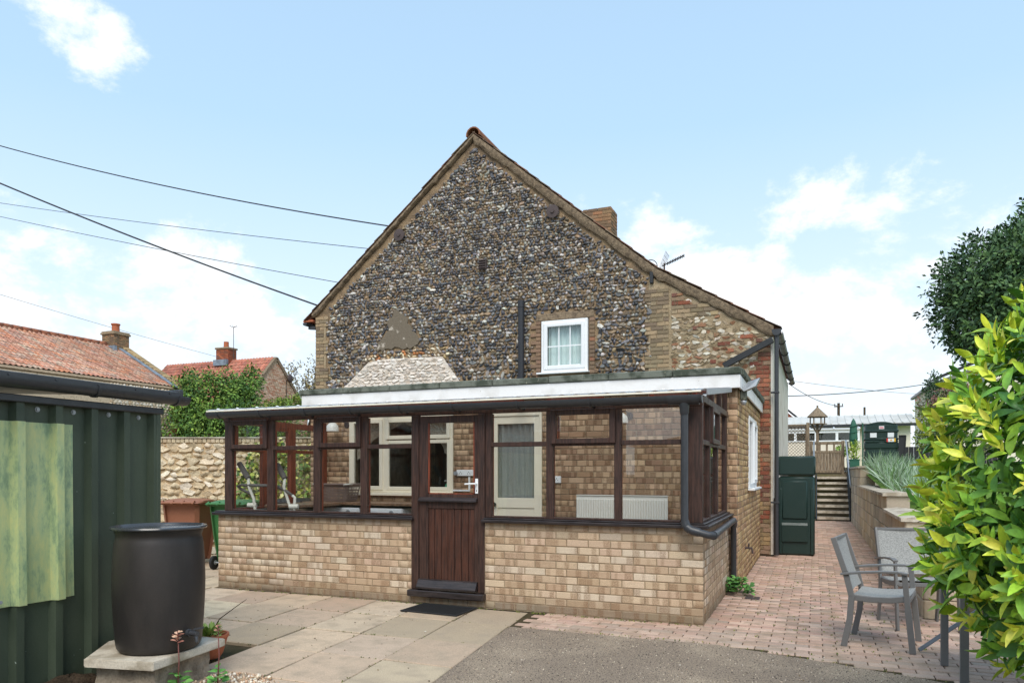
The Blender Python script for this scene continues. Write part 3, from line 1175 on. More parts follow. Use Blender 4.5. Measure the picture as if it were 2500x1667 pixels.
for (zz, s0, s1) in [(WZ0 - 0.1 + k * 0.075, WX1 + 0.01, WX1 + 0.12) for k in range(15)]:
    gbricks += brick_run((s0, GY), (s1, GY), zz, 1, lambda p, k: pick([(136, 114, 94), (150, 106, 84), (126, 106, 88)], 0.1))
pieces('brick', 'bricks', gable, BP, gbricks, 'brick_plain')
z = 2.7
while z < 4.7:
    rh = random.uniform(0.05, 0.08)
    x = -1.42
    while x < 0.24:
        w = random.uniform(0.06, 0.17)
        cx, cz = x + w / 2, z + rh / 2
        x += w * 0.98
        if cz > rake(cx, 0.2) or (cx > -0.02 and cz < 3.65):
            continue
        if any((it[1].translation - Vector((cx, GY, cz))).length < 0.075 for it in gbricks):
            continue
        if -0.75 < cx < -0.1 and 3.95 < cz < 4.2 and random.random() < 0.5:
            continue
        c = pick([(206, 196, 178), (186, 172, 150), (170, 152, 126), (154, 136, 110), (210, 202, 188), (140, 122, 98), (150, 110, 84)], 0.12)
        rubble.append((random.randrange(NCH), TR((cx, GY + 0.026 - random.uniform(0, 0.012), cz), (random.uniform(-.2, .2), random.uniform(-.4, .4), 0), (w * 1.15, 0.05, rh * 1.3)), c))
    z += rh
pieces('stone', 'stones', gable, CHIPS, rubble, 'rubble')
g = MB()
g.prism([(x, GY + 0.016, z) for x, z in ((-1.45, 2.5), (-1.45, rake(-1.45, .15)), (0.262, rake(0.262, .15)), (0.262, 0.02), (-0.1, 0.02), (-0.1, 2.5))], (0, 0.02, 0))
g.build('lime_slurry', 'mortar_lime', gable)
g = MB()
g.prism([(x, GY + 0.014, z) for x, z in ((-9.19, 2.4), (-9.19, 4.8), (-8.93, 4.8), (-8.93, 2.4))], (0, 0.022, 0))
g.build('lime_slurry', 'mortar_lime', gable)
g = MB()
g.prism([(x, GY + 0.0145, z) for x, z in ((-1.83, 2.5), (-1.83, 4.98), (-1.4505, 4.75), (-1.4505, 2.5))], (0, 0.022, 0))
g.build('lime_slurry', 'mortar_lime', gable)

# mortar fillet under both verges
g = MB()
for (xa, xb, wd) in ((-9.26, -5.318, 0.065), (-5.318, 0.31, 0.13)):
    n = 46
    o = len(g.v)
    for i in range(n + 1):
        x = xa + (xb - xa) * i / n
        zt = rake(x, -0.03)
        zb = zt - (wd + random.uniform(-0.02, 0.03)) * 1.28
        for (yy, zz) in ((GY - 0.055, zt), (GY - 0.055 + random.uniform(-.008, .008), (zt * 0.4 + zb * 0.6)), (GY - 0.02, zb), (GY + 0.10, zb), (GY + 0.10, zt)):
            g.v.append((x, yy, zz))
    for i in range(n):
        for k in range(5):
            a, b = o + i * 5 + k, o + i * 5 + (k + 1) % 5
            g.f.append((a, b, b + 5, a + 5))
g.build('verge_mortar', 'mortar_fillet', gable, auto=True)

# roof: slopes, verge tiles, ridge
ROOFPTS = [(-9.45, 4.715), (-5.318, 8.125), (-1.69, 5.065), (0.42, 3.805)]
g = MB()
for (a, b) in zip(ROOFPTS, ROOFPTS[1:]):
    g.prism([(a[0], GY + 0.02, a[1]), (b[0], GY + 0.02, b[1]), (b[0], GY + 0.02, b[1] + 0.05), (a[0], GY + 0.02, a[1] + 0.05)], (0, 7.55, 0))
roof = g.build('roof', 'pantile', cot)
roof['col'] = [*srgb(130, 92, 72)]
items = []
VT = [cbox(0.34, 0.24, 0.016, 0.005), cbox(0.34, 0.22, 0.018, 0.005)]
for (a, b) in zip(ROOFPTS, ROOFPTS[1:]):
    dx, dz = b[0] - a[0], b[1] - a[1]
    ln = math.hypot(dx, dz)
    n = int(ln / 0.295)
    ang = -math.atan2(dz, dx)
    low_first = dz > 0
    for i in range(n):
        t = (i + 0.5) / n
        tilt = 0.05 if low_first else -0.05
        items.append((random.randrange(2), TR((a[0] + dx * t, GY + 0.045 + random.uniform(-.015, .01), a[1] + dz * t + 0.062), (0, ang + tilt * (1 if True else 0), random.uniform(-.03, .03))), pick([(120, 92, 74), (104, 82, 68), (132, 96, 76), (96, 80, 70), (128, 112, 94)], 0.14)))
pieces('verge_tile', 'verge_tiles', roof, VT, items, 'pantile')
rp = []
n = 9
for rr in (0.155, 0.13):
    for yy in (0, 0.46):
        for k in range(n):
            an = math.pi * (k / (n - 1)) * 1.1 - 0.05 * math.pi
            rp.append((math.cos(an) * rr, yy, math.sin(an) * rr))
rf = []
for k in range(n - 1):
    rf += [(k, k + 1, n + k + 1, n + k), (2 * n + k, 3 * n + k, 3 * n + k + 1, 2 * n + k + 1), (k, 2 * n + k, 2 * n + k + 1, k + 1), (n + k, n + k + 1, 3 * n + k + 1, 3 * n + k)]
items = [(0, TR((-5.318, GY - 0.08 + i * 0.45, 8.13), (0, random.uniform(-.03, .03), 0)), pick([(138, 92, 66), (120, 84, 62)], 0.1)) for i in range(17)]
pieces('ridge_tile', 'ridge_tiles', roof, [(rp, rf)], items, 'pantile')
MB().box(-9.52, -9.25, GY - 0.02, GY + 0.3, 4.73, 4.78, 0.01).build('eave_tile', 'terracotta', roof)
ch = MB().box(-3.765, -3.145, 8.512, 9.04, 5.6, 7.15).build('chimney', 'mortar_tan', cot)
stc = lambda p, k: pick([(142, 118, 92), (128, 108, 86), (154, 124, 94), (160, 122, 92), (118, 100, 82)], 0.1)
items = brick_run((-3.775, 8.5), (-3.135, 8.5), 6.0, 16, stc) + brick_run((-3.135, 8.5), (-3.135, 9.05), 6.0, 16, stc, start_half=1)
pieces('brick', 'bricks', ch, BP, items, 'stack_brick')

# gable window
wn = MB()
wx0, wx1, wz0, wz1 = WX0 + 0.012, WX1 - 0.012, WZ0 + 0.03, WZ1 - 0.005
yy0, yy1 = GY - 0.03, GY + 0.06
for (a, b, c, d) in ((wx0, wx0 + 0.06, wz0, wz1), (wx1 - 0.06, wx1, wz0, wz1), (wx0 + 0.06, wx1 - 0.06, wz0, wz0 + 0.06), (wx0 + 0.06, wx1 - 0.06, wz1 - 0.06, wz1)):
    wn.box(a, b, yy0, yy1, c, d, 0.006)
win = wn.build('window', 'white_upvc', cot)
sh = MB()
sx0, sx1, sz0, sz1 = wx0 + 0.05, wx1 - 0.05, wz0 + 0.05, wz1 - 0.05
for (a, b, c, d) in ((sx0, sx0 + 0.075, sz0, sz1), (sx1 - 0.075, sx1, sz0, sz1), (sx0 + 0.075, sx1 - 0.075, sz0, sz0 + 0.075), (sx0 + 0.075, sx1 - 0.075, sz1 - 0.075, sz1)):
    sh.box(a, b, yy0 - 0.022, yy0 + 0.03, c, d, 0.012)
sh.build('sash', 'white_upvc', win)
gx0, gx1, gz0, gz1 = sx0 + 0.075, sx1 - 0.075, sz0 + 0.075, sz1 - 0.075
MB().box(gx0 - 0.01, gx1 + 0.01, GY + 0.0, GY + 0.006, gz0 - 0.01, gz1 + 0.01).build('pane', 'glass', win)
gb = MB()
for i in (1, 2):
    x = gx0 + (gx1 - gx0) * i / 3
    gb.box(x - 0.011, x + 0.011, GY - 0.008, GY - 0.001, gz0, gz1)
zm = gz0 + (gz1 - gz0) * 0.5
gb.box(gx0, gx1, GY - 0.0075, GY - 0.0015, zm - 0.011, zm + 0.011)
gb.build('glazing_bar', 'white_upvc', win)
MB().box(WX0 - 0.07, WX1 + 0.02, GY - 0.10, GY + 0.03, WZ0 - 0.005, WZ0 + 0.028, 0.006).build('sill', 'white_upvc', win)


def drape(x0, x1, y, z0, z1, waves, amp, name, m, parent, n=90):
    g = MB()
    for j in range(5):
        for i in range(n + 1):
            u = i / n
            a = math.sin(u * waves * 6.283 + 0.6 * math.sin(u * 17 + j * 0.35)) * amp * (0.55 + 0.45 * j / 4)
            g.v.append((x0 + (x1 - x0) * u, y + a, z0 + (z1 - z0) * j / 4))
    for j in range(4):
        for i in range(n):
            a = j * (n + 1) + i
            g.f.append((a, a + 1, a + n + 2, a + n + 1))
    return g.build(name, m, parent, smooth=True)


drape(gx0 - 0.03, gx1 + 0.03, GY + 0.12, gz0 - 0.05, gz1 + 0.05, 7, 0.022, 'net_curtain', 'voile', win)
MB().box(WX0 - 0.3, WX1 + 0.3, 7.2, 7.24, 2.9, 4.7).build('room_wall', 'wall_cream', cot)
MB().box(WX0 - 0.12, WX1 + 0.10, GY + 0.0, GY + 0.05, WZ1 + 0.0, WZ1 + 0.15, 0.02).build('lintel', 'mortar_fillet', gable)

# fittings on the gable: tie plates, vent, soil pipe
for i, (x, z) in enumerate(((-7.04, 6.36), (-3.655, 6.385))):
    g = MB()
    g.lathe([(0.005, 0.0), (0.115, 0.0), (0.125, 0.006), (0.125, 0.02), (0.04, 0.026), (0.035, 0.045), (0.005, 0.045)], 24)
    v = [(p[0] + x, GY - 0.03 - p[2], p[1] + z) for p in g.v]
    g.v = v
    g.f = [tuple(reversed(q)) for q in g.f]
    g.build('tie_plate', 'iron', gable, auto=True)
g = MB().box(-5.21, -5.05, GY - 0.04, GY + 0.03, 5.44, 5.64, 0.006)
vent = g.build('air_brick', 'iron', gable)
for k in range(4):
    MB().bar((-5.20, GY - 0.05, 5.47 + k * 0.047), (-5.06, GY - 0.05, 5.47 + k * 0.047), 0.03, 0.012, (0, 0.5, 1)).build('louvre', 'iron', vent)
g = MB().cyl((-4.28, GY - 0.09, 2.6), (-4.28, GY - 0.09, 4.72), 0.060, n=16).cyl((-4.28, GY - 0.09, 4.60), (-4.28, GY - 0.09, 4.73), 0.068, n=16)
g.build('soil_pipe', 'black_pipe', cot, auto=True)

# rainwater goods at the right-hand eave and left eave
g = MB()
prof = [(math.cos(a) * 0.062, math.sin(a) * 0.062) for a in np.linspace(math.pi, 2 * math.pi, 9)] + [(math.cos(a) * 0.055, math.sin(a) * 0.055) for a in np.linspace(2 * math.pi, math.pi, 9)]
g.sweep(prof, (0.40, 6.08, 3.78), (0.40, 13.7, 3.80))
gut = g.build('gutter', 'black_plastic', cot, auto=True)
for yy in (7.0, 8.4, 9.8, 11.2, 12.6, 13.6):
    MB().ring_tube([(0.40 + math.cos(a) * 0.068, yy, 3.785 + math.sin(a) * 0.068) for a in np.linspace(math.pi, 2 * math.pi, 9)], 0.012, 6).build('bracket', 'black_plastic', gut)
g = MB().prism([(0.36 + math.cos(a) * 0.075, 6.02, 3.80 + math.sin(a) * 0.085) for a in np.linspace(math.pi, 2 * math.pi, 12)] + [(0.435, 6.02, 3.82), (0.285, 6.02, 3.82)], (0, 0.10, 0))
g.build('gutter_outlet', 'black_plastic', cot, auto=True)
g = MB().cyl((0.36, 6.09, 0.03), (0.36, 6.09, 3.76), 0.036, n=14)
dpipe = g.build('downpipe', 'black_plastic', cot, auto=True)
for zz in (0.9, 2.75):
    MB().box(0.27, 0.405, 6.045, 6.135, zz, zz + 0.03, 0.005).build('pipe_clip', 'black_plastic', dpipe)
MB().bar((-0.50, 6.08, 3.255), (0.30, 6.08, 3.655), 0.07, 0.105, (0, 0, 1), 0.008).build('rainwater_chute', 'black_paint', cot)
g = MB()
g.sweep(prof, (-9.40, 6.10, 4.70), (-9.40, 13.5, 4.70))
g.prism([(-9.40 + math.cos(a) * 0.062, 6.10, 4.70 + math.sin(a) * 0.062) for a in np.linspace(math.pi, 2 * math.pi, 9)], (0, 0.01, 0))
g.bar((-9.40, 6.25, 4.62), (-9.22, 6.25, 4.60), 0.07, 0.07)
g.build('gutter', 'black_plastic', cot, auto=True)

# ------------------------------------------------------------------ flat-roofed extension
EY, EX0, EX1 = 2.2, -6.2, 0.095
ext = thing('brick_extension', 'flat-roofed brick extension with white fascia behind the timber porch', 'extension', (-3.0, 4.2, 0))
OW = (-5.48, -3.74, 1.13, 2.235)          # kitchen window opening x0 x1 z0 z1
OD = (-3.16, -2.41, 0.13, 2.225)          # inner door opening
SW = (3.80, 5.15, 1.20, 2.22)             # side window y0 y1 z0 z1
FY = EY + 0.007
g = MB()


def wall_x(g, y0, y1, x0, x1, z0, z1, holes):
    """wall slab in the xz plane with rectangular holes, cut into butted blocks"""
    xs = sorted({x0, x1, *[h[0] for h in holes], *[h[1] for h in holes]})
    for a, b in zip(xs, xs[1:]):
        cuts = sorted([(h[2], h[3]) for h in holes if h[0] < (a + b) / 2 < h[1]])
        z = z0
        for (c, d) in cuts:
            if c > z:
                g.box(a, b, y0, y1, z, c)
            z = d
        if z < z1:
            g.box(a, b, y0, y1, z, z1)


wall_x(g, FY, FY + 0.22, EX0 + 0.007, EX1 - 0.007, 0, 2.45, [OW, OD])
fw = g.build('front_wall', 'mortar_tan', ext)
g = MB()
tmp = MB()
wall_x(tmp, 0, 0.22, FY + 0.221, 6.2, 0, 2.45, [SW])
g.v = [(EX1 - 0.007 - p[1], p[0], p[2]) for p in tmp.v]
g.f = [tuple(reversed(q)) for q in tmp.f]
g.box(EX0 + 0.012, EX0 + 0.2, FY + 0.222, 6.2, 0, 2.45)
sw = g.build('side_wall', 'mortar_tan', ext)
brn = lambda p, k: pick([(182, 152, 122), (170, 138, 110), (194, 164, 134), (160, 130, 106), (200, 170, 140)], 0.09)
items = brick_run((EX0, EY), (EX1, EY), 0.15, 30, brn, holes=[(OW[0] - EX0, OW[1] - EX0, OW[2], OW[3]), (OD[0] - EX0, OD[1] - EX0, OD[2], OD[3])])
items = [i for i in items if not (i[1].translation.x < -0.25 and i[1].translation.z < 0.55)]
ylw = lambda p, k: pick([(200, 170, 124), (190, 158, 114), (180, 146, 108), (208, 178, 132), (172, 140, 110), (192, 160, 124)], 0.08)


def vis_front(p):
    return 1.0 if p.z > 0.9 or p.x > -0.1 else 0.02


pieces('brick', 'bricks', fw, BP, items, 'brick_brown', limit=200, visible=vis_front)
items = brick_run((EX1, EY + 0.113), (EX1, 6.19), 0.0, 32, ylw, holes=[(SW[0] - EY - 0.113, SW[1] - EY - 0.113, SW[2], SW[3])], start_half=1)
pieces('brick', 'bricks', sw, BP, items, 'brick_brown', limit=100)
# fascia, parapet kerb, roof
fa = MB().box(-6.27, 0.135, 2.085, 2.115, 2.428, 2.588, 0.004).box(0.112, 0.135, 2.116, 6.15, 2.428, 2.588, 0.003)
fa.build('fascia', 'white_board', ext)
MB().box(-6.25, 0.11, 2.118, 6.16, 2.46, 2.60).build('flat_roof', 'roof_felt', ext)
pk = MB()
for i in range(8):
    a = -6.31 + i * 0.807
    pk.box(a + 0.003, a + 0.805, 2.06 + random.uniform(-.003, .003), 2.26, 2.590, 2.676 + random.uniform(-.004, .004), 0.012)
pk.box(0.02, 0.165, 2.262, 6.17, 2.592, 2.68, 0.012)
pk.build('parapet_kerb', 'roof_felt', ext)
MB().box(-6.0, -0.12, 2.44, 6.15, 0.05, 0.13).build('kitchen_floor', 'tile_floor', ext)
MB().box(-2.2, -2.1, 2.45, 6.15, 0.14, 2.40).build('partition', 'dark_room', ext)

# side window, tap, floodlight
win = MB()
for (a, b, c, d) in ((SW[0], SW[0] + .06, SW[2], SW[3]), (SW[1] - .06, SW[1], SW[2], SW[3]), (SW[0] + .06, SW[1] - .06, SW[2], SW[2] + .06), (SW[0] + .06, SW[1] - .06, SW[3] - .06, SW[3]), (SW[0] + 0.64, SW[0] + 0.70, SW[2] + .06, SW[3] - .06)):
    win.box(EX1 - 0.07, EX1 + 0.012, a, b, c, d, 0.005)
win = win.build('window', 'white_upvc', ext)
sh = MB()
for (a, b) in ((SW[0] + 0.70, SW[1] - 0.06),):
    for (p, q, c, d) in ((a, a + .06, SW[2] + .06, SW[3] - .06), (b - .06, b, SW[2] + .06, SW[3] - .06), (a + .06, b - .06, SW[2] + .06, SW[2] + .12), (a + .06, b - .06, SW[3] - .12, SW[3] - .06)):
        sh.box(EX1 - 0.03, EX1 + 0.03, p, q, c, d, 0.008)
sh.build('sash', 'white_upvc', win)
MB().box(EX1 - 0.03, EX1 - 0.024, SW[0] + .05, SW[1] - .05, SW[2] + .05, SW[3] - .05).build('pane', 'glass_dim', win)
MB().box(EX1 - 0.02, EX1 + 0.085, SW[0] - 0.06, SW[1] + 0.05, SW[2] - 0.035, SW[2] - 0.003, 0.006).build('sill', 'white_upvc', win)
tp = thing('garden_tap', 'small brass outdoor tap on the brick side wall near the ground', 'tap', (EX1, 3.2, 0.42))
MB().cyl((EX1 - .01, 3.2, 0.42), (EX1 + 0.09, 3.2, 0.42), 0.014, n=10).cyl((EX1 + 0.085, 3.2, 0.43), (EX1 + 0.10, 3.2, 0.35), 0.012, n=10).build('spout', 'iron', tp, auto=True)
MB().cyl((EX1 + 0.05, 3.2, 0.42), (EX1 + 0.05, 3.2, 0.47), 0.010, n=8).bar((EX1 + 0.05, 3.15, 0.475), (EX1 + 0.05, 3.25, 0.475), 0.012, 0.012).build('handle', 'iron', tp, auto=True)
fl = thing('floodlight', 'grey security floodlight with sensor on the corner fascia', 'floodlight', (0.14, 2.35, 2.38))
MB().prism([(0.13, 2.30, 2.44), (0.16, 2.26, 2.40), (0.30, 2.26, 2.46), (0.34, 2.30, 2.56), (0.20, 2.34, 2.52)], (0, 0.14, 0)).build('lamp_head', 'galvanised', fl)
MB().cyl((0.115, 2.36, 2.44), (0.20, 2.36, 2.47), 0.015).box(0.11, 0.19, 2.32, 2.40, 2.30, 2.42, 0.012).build('bracket', 'roof_felt', fl, auto=True)
g = MB()
g.lathe([(0.008, -0.035), (0.028, -0.025), (0.038, 0), (0.036, 0.02), (0.01, 0.03)], 16, (0.15, 2.36, 2.275))
g.build('sensor', 'galvanised', fl, smooth=True)

# ------------------------------------------------------------------ lean-to porch
porch = thing('lean_to_porch', 'dark timber glazed lean-to porch on a low buff brick wall', 'porch', (-2.9, 1.1, 0))
LX = lambda y: -5.78 - 0.07 * y            # outer line of the left-hand glazing


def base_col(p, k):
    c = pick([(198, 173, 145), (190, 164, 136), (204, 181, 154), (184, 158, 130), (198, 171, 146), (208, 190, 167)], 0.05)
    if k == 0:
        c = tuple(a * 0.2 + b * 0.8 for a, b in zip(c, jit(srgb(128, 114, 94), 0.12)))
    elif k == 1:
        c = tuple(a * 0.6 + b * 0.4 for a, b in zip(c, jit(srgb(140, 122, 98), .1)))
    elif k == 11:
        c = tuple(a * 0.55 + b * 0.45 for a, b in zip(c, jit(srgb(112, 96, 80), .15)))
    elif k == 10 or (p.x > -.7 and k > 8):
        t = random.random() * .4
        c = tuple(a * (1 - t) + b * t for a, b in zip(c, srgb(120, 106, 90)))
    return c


g = MB().box(-5.868, -3.10, 0.0055, 0.10, 0, 0.895).box(-2.25, -0.0055, 0.0055, 0.10, 0, 0.895).box(-0.10, -0.0055, 0.1005, 2.2, 0, 0.895)
g.bar((-5.812, 0.1, 0.447), (-5.93, 2.2, 0.447), 0.1, 0.895)
g.box(-3.0995, -2.2505, 0.010, 0.12, 0, 0.08)
dw = g.build('dwarf_wall', 'mortar_tan', porch)
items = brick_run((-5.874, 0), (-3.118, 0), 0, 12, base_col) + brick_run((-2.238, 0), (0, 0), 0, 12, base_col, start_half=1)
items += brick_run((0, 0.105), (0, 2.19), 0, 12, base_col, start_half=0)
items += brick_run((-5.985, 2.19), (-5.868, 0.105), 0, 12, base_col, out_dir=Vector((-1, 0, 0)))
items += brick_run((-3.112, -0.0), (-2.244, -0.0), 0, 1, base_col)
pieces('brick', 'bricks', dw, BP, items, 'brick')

# sills
g = MB()
SP = lambda o: [(-0.0, 0.0)]
g.box(-5.93, -3.085, -0.055, 0.10, 0.900, 0.934, 0.008)
g.box(-5.91, -3.10, -0.02, 0.10, 0.9345, 0.950, 0.006)
g.build('sill', 'wood_sill', porch)
g = MB().box(-2.262, 0.055, -0.055, 0.10, 0.900, 0.934, 0.008).box(-2.25, 0.01, -0.02, 0.10, 0.9345, 0.950, 0.006)
g.build('sill', 'wood_sill', porch)
g = MB().box(-0.10, 0.055, 0.1005, 2.19, 0.9005, 0.9335, 0.008).box(-0.10, 0.012, 0.1005, 2.19, 0.9345, 0.950, 0.006)
g.build('sill', 'wood_sill', porch)
g = MB().bar((-5.88, 0.11, 0.917), (-6.01, 2.19, 0.917), 0.14, 0.033, c=0.006)
g.build('sill', 'wood_sill', porch)

Z0, ZT0, ZT1, ZH0, ZH1 = 0.950, 1.688, 1.736, 2.040, 2.135
YF = 0.012


def member(name, x0, x1, z0, z1, m='wood_dark', yb=0.062, yf=YF):
    p = MB().box(x0, x1, yf, yb, z0, z1, 0.005).build(name, m, porch)
    MB().box(x0 + 0.004, x1 - 0.004, yb, 0.098, z0 + (0.0 if z1 - z0 > 0.3 else 0.004), z1 - 0.004, 0.004).build('inner_face', 'wood_red', p)
    return p


POSTS = [(-5.78, -5.668), (-5.122, -5.030), (-4.442, -4.352), (-3.793, -3.704), (-3.118, -3.030), (-2.315, -2.238), (-2.2375, -2.168), (-1.560, -1.486), (-0.856, -0.786)]
for (a, b) in POSTS:
    jam = (a, b) in (POSTS[4], POSTS[5])
    member('post', a, b, 0.155 if jam else Z0, ZH0, yf=(-0.004 if jam else YF))
member('corner_post', -0.215, -0.012, Z0, ZH0)
member('head_rail', -5.80, -0.010, ZH0 + 0.0005, ZH1)
BAYS = [(-5.668, -5.122, 1), (-5.030, -4.442, 0), (-4.352, -3.793, 1), (-3.704, -3.118, 0), (-2.168, -1.560, 0), (-1.486, -0.856, 1), (-0.786, -0.215, 0)]
for (a, b, vent) in BAYS:
    member('transom', a + 0.0005, b - 0.0005, ZT0, ZT1)
    member('bottom_rail', a + 0.0005, b - 0.0005, Z0 + 0.0005, Z0 + 0.022)
    pn = MB().box(a - 0.01, b + 0.01, 0.036, 0.040, Z0 + 0.018, ZT0 + 0.005).build('pane', 'glass', porch)
    if vent:
        c = MB()
        x0, x1, z0, z1 = a - 0.018, b + 0.018, ZT1 - 0.028, ZH0 + 0.012
        w = 0.058
        for q in ((x0, x0 + w, z0, z1), (x1 - w, x1, z0, z1), (x0 + w, x1 - w, z0, z0 + w * 0.9), (x0 + w, x1 - w, z1 - w, z1)):
            c.box(q[0], q[1], -0.020, 0.030, q[2], q[3], 0.006)
        vt = c.build('vent_casement', 'wood_dark', porch)
        MB().box(x0 + w - 0.008, x1 - w + 0.008, 0.006, 0.010, z0 + w * 0.9 - 0.008, z1 - w + 0.008).build('pane', 'glass', vt)
        c = MB()
        for q in ((x0 + w, x0 + w + 0.012, z0 + w * .9, z1 - w), (x1 - w - 0.012, x1 - w, z0 + w * .9, z1 - w)):
            c.box(q[0], q[1], 0.030, 0.075, q[2], q[3])
        c.build('inner_face', 'wood_red', vt)
    else:
        MB().box(a - 0.01, b + 0.01, 0.036, 0.040, ZT1 - 0.005, ZH0 + 0.005).build('pane', 'glass', porch)

# stable-style door
D0, D1 = -3.027, -2.318
dr = MB()
ins = 0.100
GX0, GX1, GZ0, GZ1 = -2.915, -2.362, 1.19, 1.955
dr.box(D0, GX0, 0.008, 0.056, 0.165, 2.032, 0.004).box(GX1, D1, 0.008, 0.056, 0.165, 2.032, 0.004)
dr.box(GX0 + .0005, GX1 - .0005, 0.009, 0.055, GZ1, 2.031, 0.004).box(GX0 + .0005, GX1 - .0005, 0.009, 0.055, 1.034, GZ0, 0.004)
dr.box(GX0 + .0005, GX1 - .0005, 0.009, 0.055, 0.165, 0.262, 0.004)
door = dr.build('door', 'wood_dark', porch)
bx = [-2.915, -2.845, -2.762, -2.682, -2.601, -2.521, -2.438, -2.362]
for a, b in zip(bx, bx[1:]):
    MB().box(a + 0.0022, b - 0.0022, 0.020, 0.045, 0.262, 1.034, 0.004).build('board', 'wood_door', door)
MB().box(GX0, GX1, 0.0455, 0.050, 0.262, 1.034).build('backing', 'wood_dark', door)
MB().box(GX0 - 0.008, GX1 + 0.008, 0.030, 0.034, GZ0 - 0.008, GZ1 + 0.008).build('pane', 'glass', door)
g = MB()
for q in ((GX0, GX0 + 0.012, GZ0, GZ1), (GX1 - 0.012, GX1, GZ0, GZ1), (GX0, GX1, GZ0 - 0.0, GZ0 + 0.012)):
    g.box(q[0], q[1], 0.012, 0.0295, q[2], q[3])
g.build('glazing_bead', 'wood_red', door)
g = MB().prism([(D0 + 0.005, 0.008, 1.156), (D0 + 0.005, -0.035, 1.122), (D0 + 0.005, -0.035, 1.108), (D0 + 0.005, 0.008, 1.108)], (D1 - D0 - 0.01, 0, 0))
g.build('middle_weatherboard', 'wood_sill', door)
g = MB().prism([(D0 + 0.002, 0.008, 0.272), (D0 + 0.002, -0.02, 0.262), (D0 + 0.002, -0.062, 0.190), (D0 + 0.002, -0.062, 0.172), (D0 + 0.002, 0.008, 0.180)], (D1 - D0 - 0.004, 0, 0))
g.build('weatherboard', 'wood_sill', door)
MB().box(-3.135, -2.222, -0.075, 0.10, 0.085, 0.154, 0.008).build('threshold', 'wood_sill', porch)
g = MB().box(-2.349, -2.311, -0.001, 0.007, 1.200, 1.357, 0.003)
hd = g.build('handle_plate', 'white_upvc', door)
MB().cyl((-2.331, 0.0, 1.304), (-2.331, -0.045, 1.304), 0.010, n=10).ring_tube([(-2.331, -0.045, 1.304), (-2.36, -0.052, 1.304), (-2.445, -0.05, 1.300)], [0.009, 0.009, 0.008], 10).build('lever', 'white_upvc', hd, auto=True)
MB().box(-2.334, -2.327, -0.0035, -0.0005, 1.222, 1.242).build('keyhole', 'rubber', hd)

# right-hand return: posts, rails, panes
xr0, xr1 = -0.075, -0.022


def side_member(name, y0, y1, z0, z1, d=0.0):
    p = MB().box(xr0 + 0.008, xr1 + d, y0, y1, z0, z1, 0.004).build(name, 'wood_dark', porch)
    MB().box(xr0 - 0.03, xr0 + 0.008, y0 + .003, y1 - .003, z0 + .003, z1 - .003, 0.003).build('inner_face', 'wood_red', p)


SB = [(0.099, 0.600), (0.665, 1.235), (1.300, 2.04)]
for (a, b) in ((0.600, 0.665), (1.235, 1.300), (2.04, 2.19)):
    side_member('post', a, b, Z0, 2.085)
side_member('head_rail', 0.0985, 2.19, 2.0855, 2.150, 0.012)
for i, (a, b) in enumerate(SB):
    side_member('transom', a + .0005, b - .0005, ZT0, ZT1)
    side_member('bottom_rail', a + .0005, b - .0005, Z0 + .0005, Z0 + 0.022)
    MB().box(-0.052, -0.048, a - .008, b + .008, Z0 + 0.018, ZT0 + .005).build('pane', 'glass', porch)
    if i == 1:
        c = MB()
        for q in ((a - .015, a + .04, ZT1 - .02, 2.09), (b - .04, b + .015, ZT1 - .02, 2.09), (a + .04, b - .04, ZT1 - .02, ZT1 + .032), (a + .04, b - .04, 2.04, 2.09)):
            c.box(-0.045, 0.006, q[0], q[1], q[2], q[3], 0.005)
        vt = c.build('vent_casement', 'wood_dark', porch)
        MB().box(-0.025, -0.021, a + .03, b - .03, ZT1 + .02, 2.05).build('pane', 'glass', vt)
    else:
        MB().box(-0.052, -0.048, a - .008, b + .008, ZT1 - .005, 2.088).build('pane', 'glass', porch)
# gable triangle above the return
ry = lambda y: 2.160 + (y + 0.17) * 0.113
MB().prism([(-0.052, 0.3, 2.152), (-0.052, 2.18, 2.152), (-0.052, 2.18, ry(2.18) - 0.02), (-0.052, 0.3, ry(0.3) - 0.02)], (0.004, 0, 0)).build('pane', 'glass', porch)
g = MB()
for y in (0.9, 1.55, 2.12):
    g.box(xr0, xr1, y, y + 0.06, 2.1505, ry(y) - 0.005)
g.build('stud', 'wood_dark', porch)
# left-hand return
for i, (a, b) in enumerate(((0.70, 0.80), (1.30, 1.41), (2.04, 2.19))):
    MB().box(LX(a) - 0.02, LX(a) + 0.045, a, b, Z0, 2.03, 0.004).build('post', 'wood_red', porch)
MB().bar((LX(0) + .01, 0.10, 2.07), (LX(2.19) + .01, 2.19, 2.07), 0.07, 0.08, c=.004).build('head_rail', 'wood_red', porch)
MB().bar((LX(0) + .01, 0.10, 1.712), (LX(2.19) + .01, 2.19, 1.712), 0.055, 0.046, c=.004).build('transom', 'wood_red', porch)
MB().bar((LX(0) + .01, 0.10, 0.96), (LX(2.19) + .01, 2.19, 0.96), 0.06, 0.03, c=.004).build('bottom_rail', 'wood_red', porch)
for (a, b) in ((0.1, 0.70), (0.80, 1.30), (1.41, 2.04)):
    for (c, d) in ((0.972, 1.69), (1.734, 2.032)):
        MB().bar((LX(a) + .012, a, (c + d) / 2), (LX(b) + .012, b, (c + d) / 2), 0.004, d - c).build('pane', 'glass', porch)
c = MB()
for (a, b, z0, z1) in ((0.80, 0.86, 1.72, 2.05), (1.25, 1.31, 1.72, 2.05)):
    c.box(LX(a) - 0.01, LX(a) + 0.055, a, b, z0, z1, .003)
c.bar((LX(.8) + .02, 0.86, 2.01), (LX(1.3) + .02, 1.25, 2.01), .05, .05).bar((LX(.8) + .02, 0.86, 1.75), (LX(1.3) + .02, 1.25, 1.75), .05, .05)
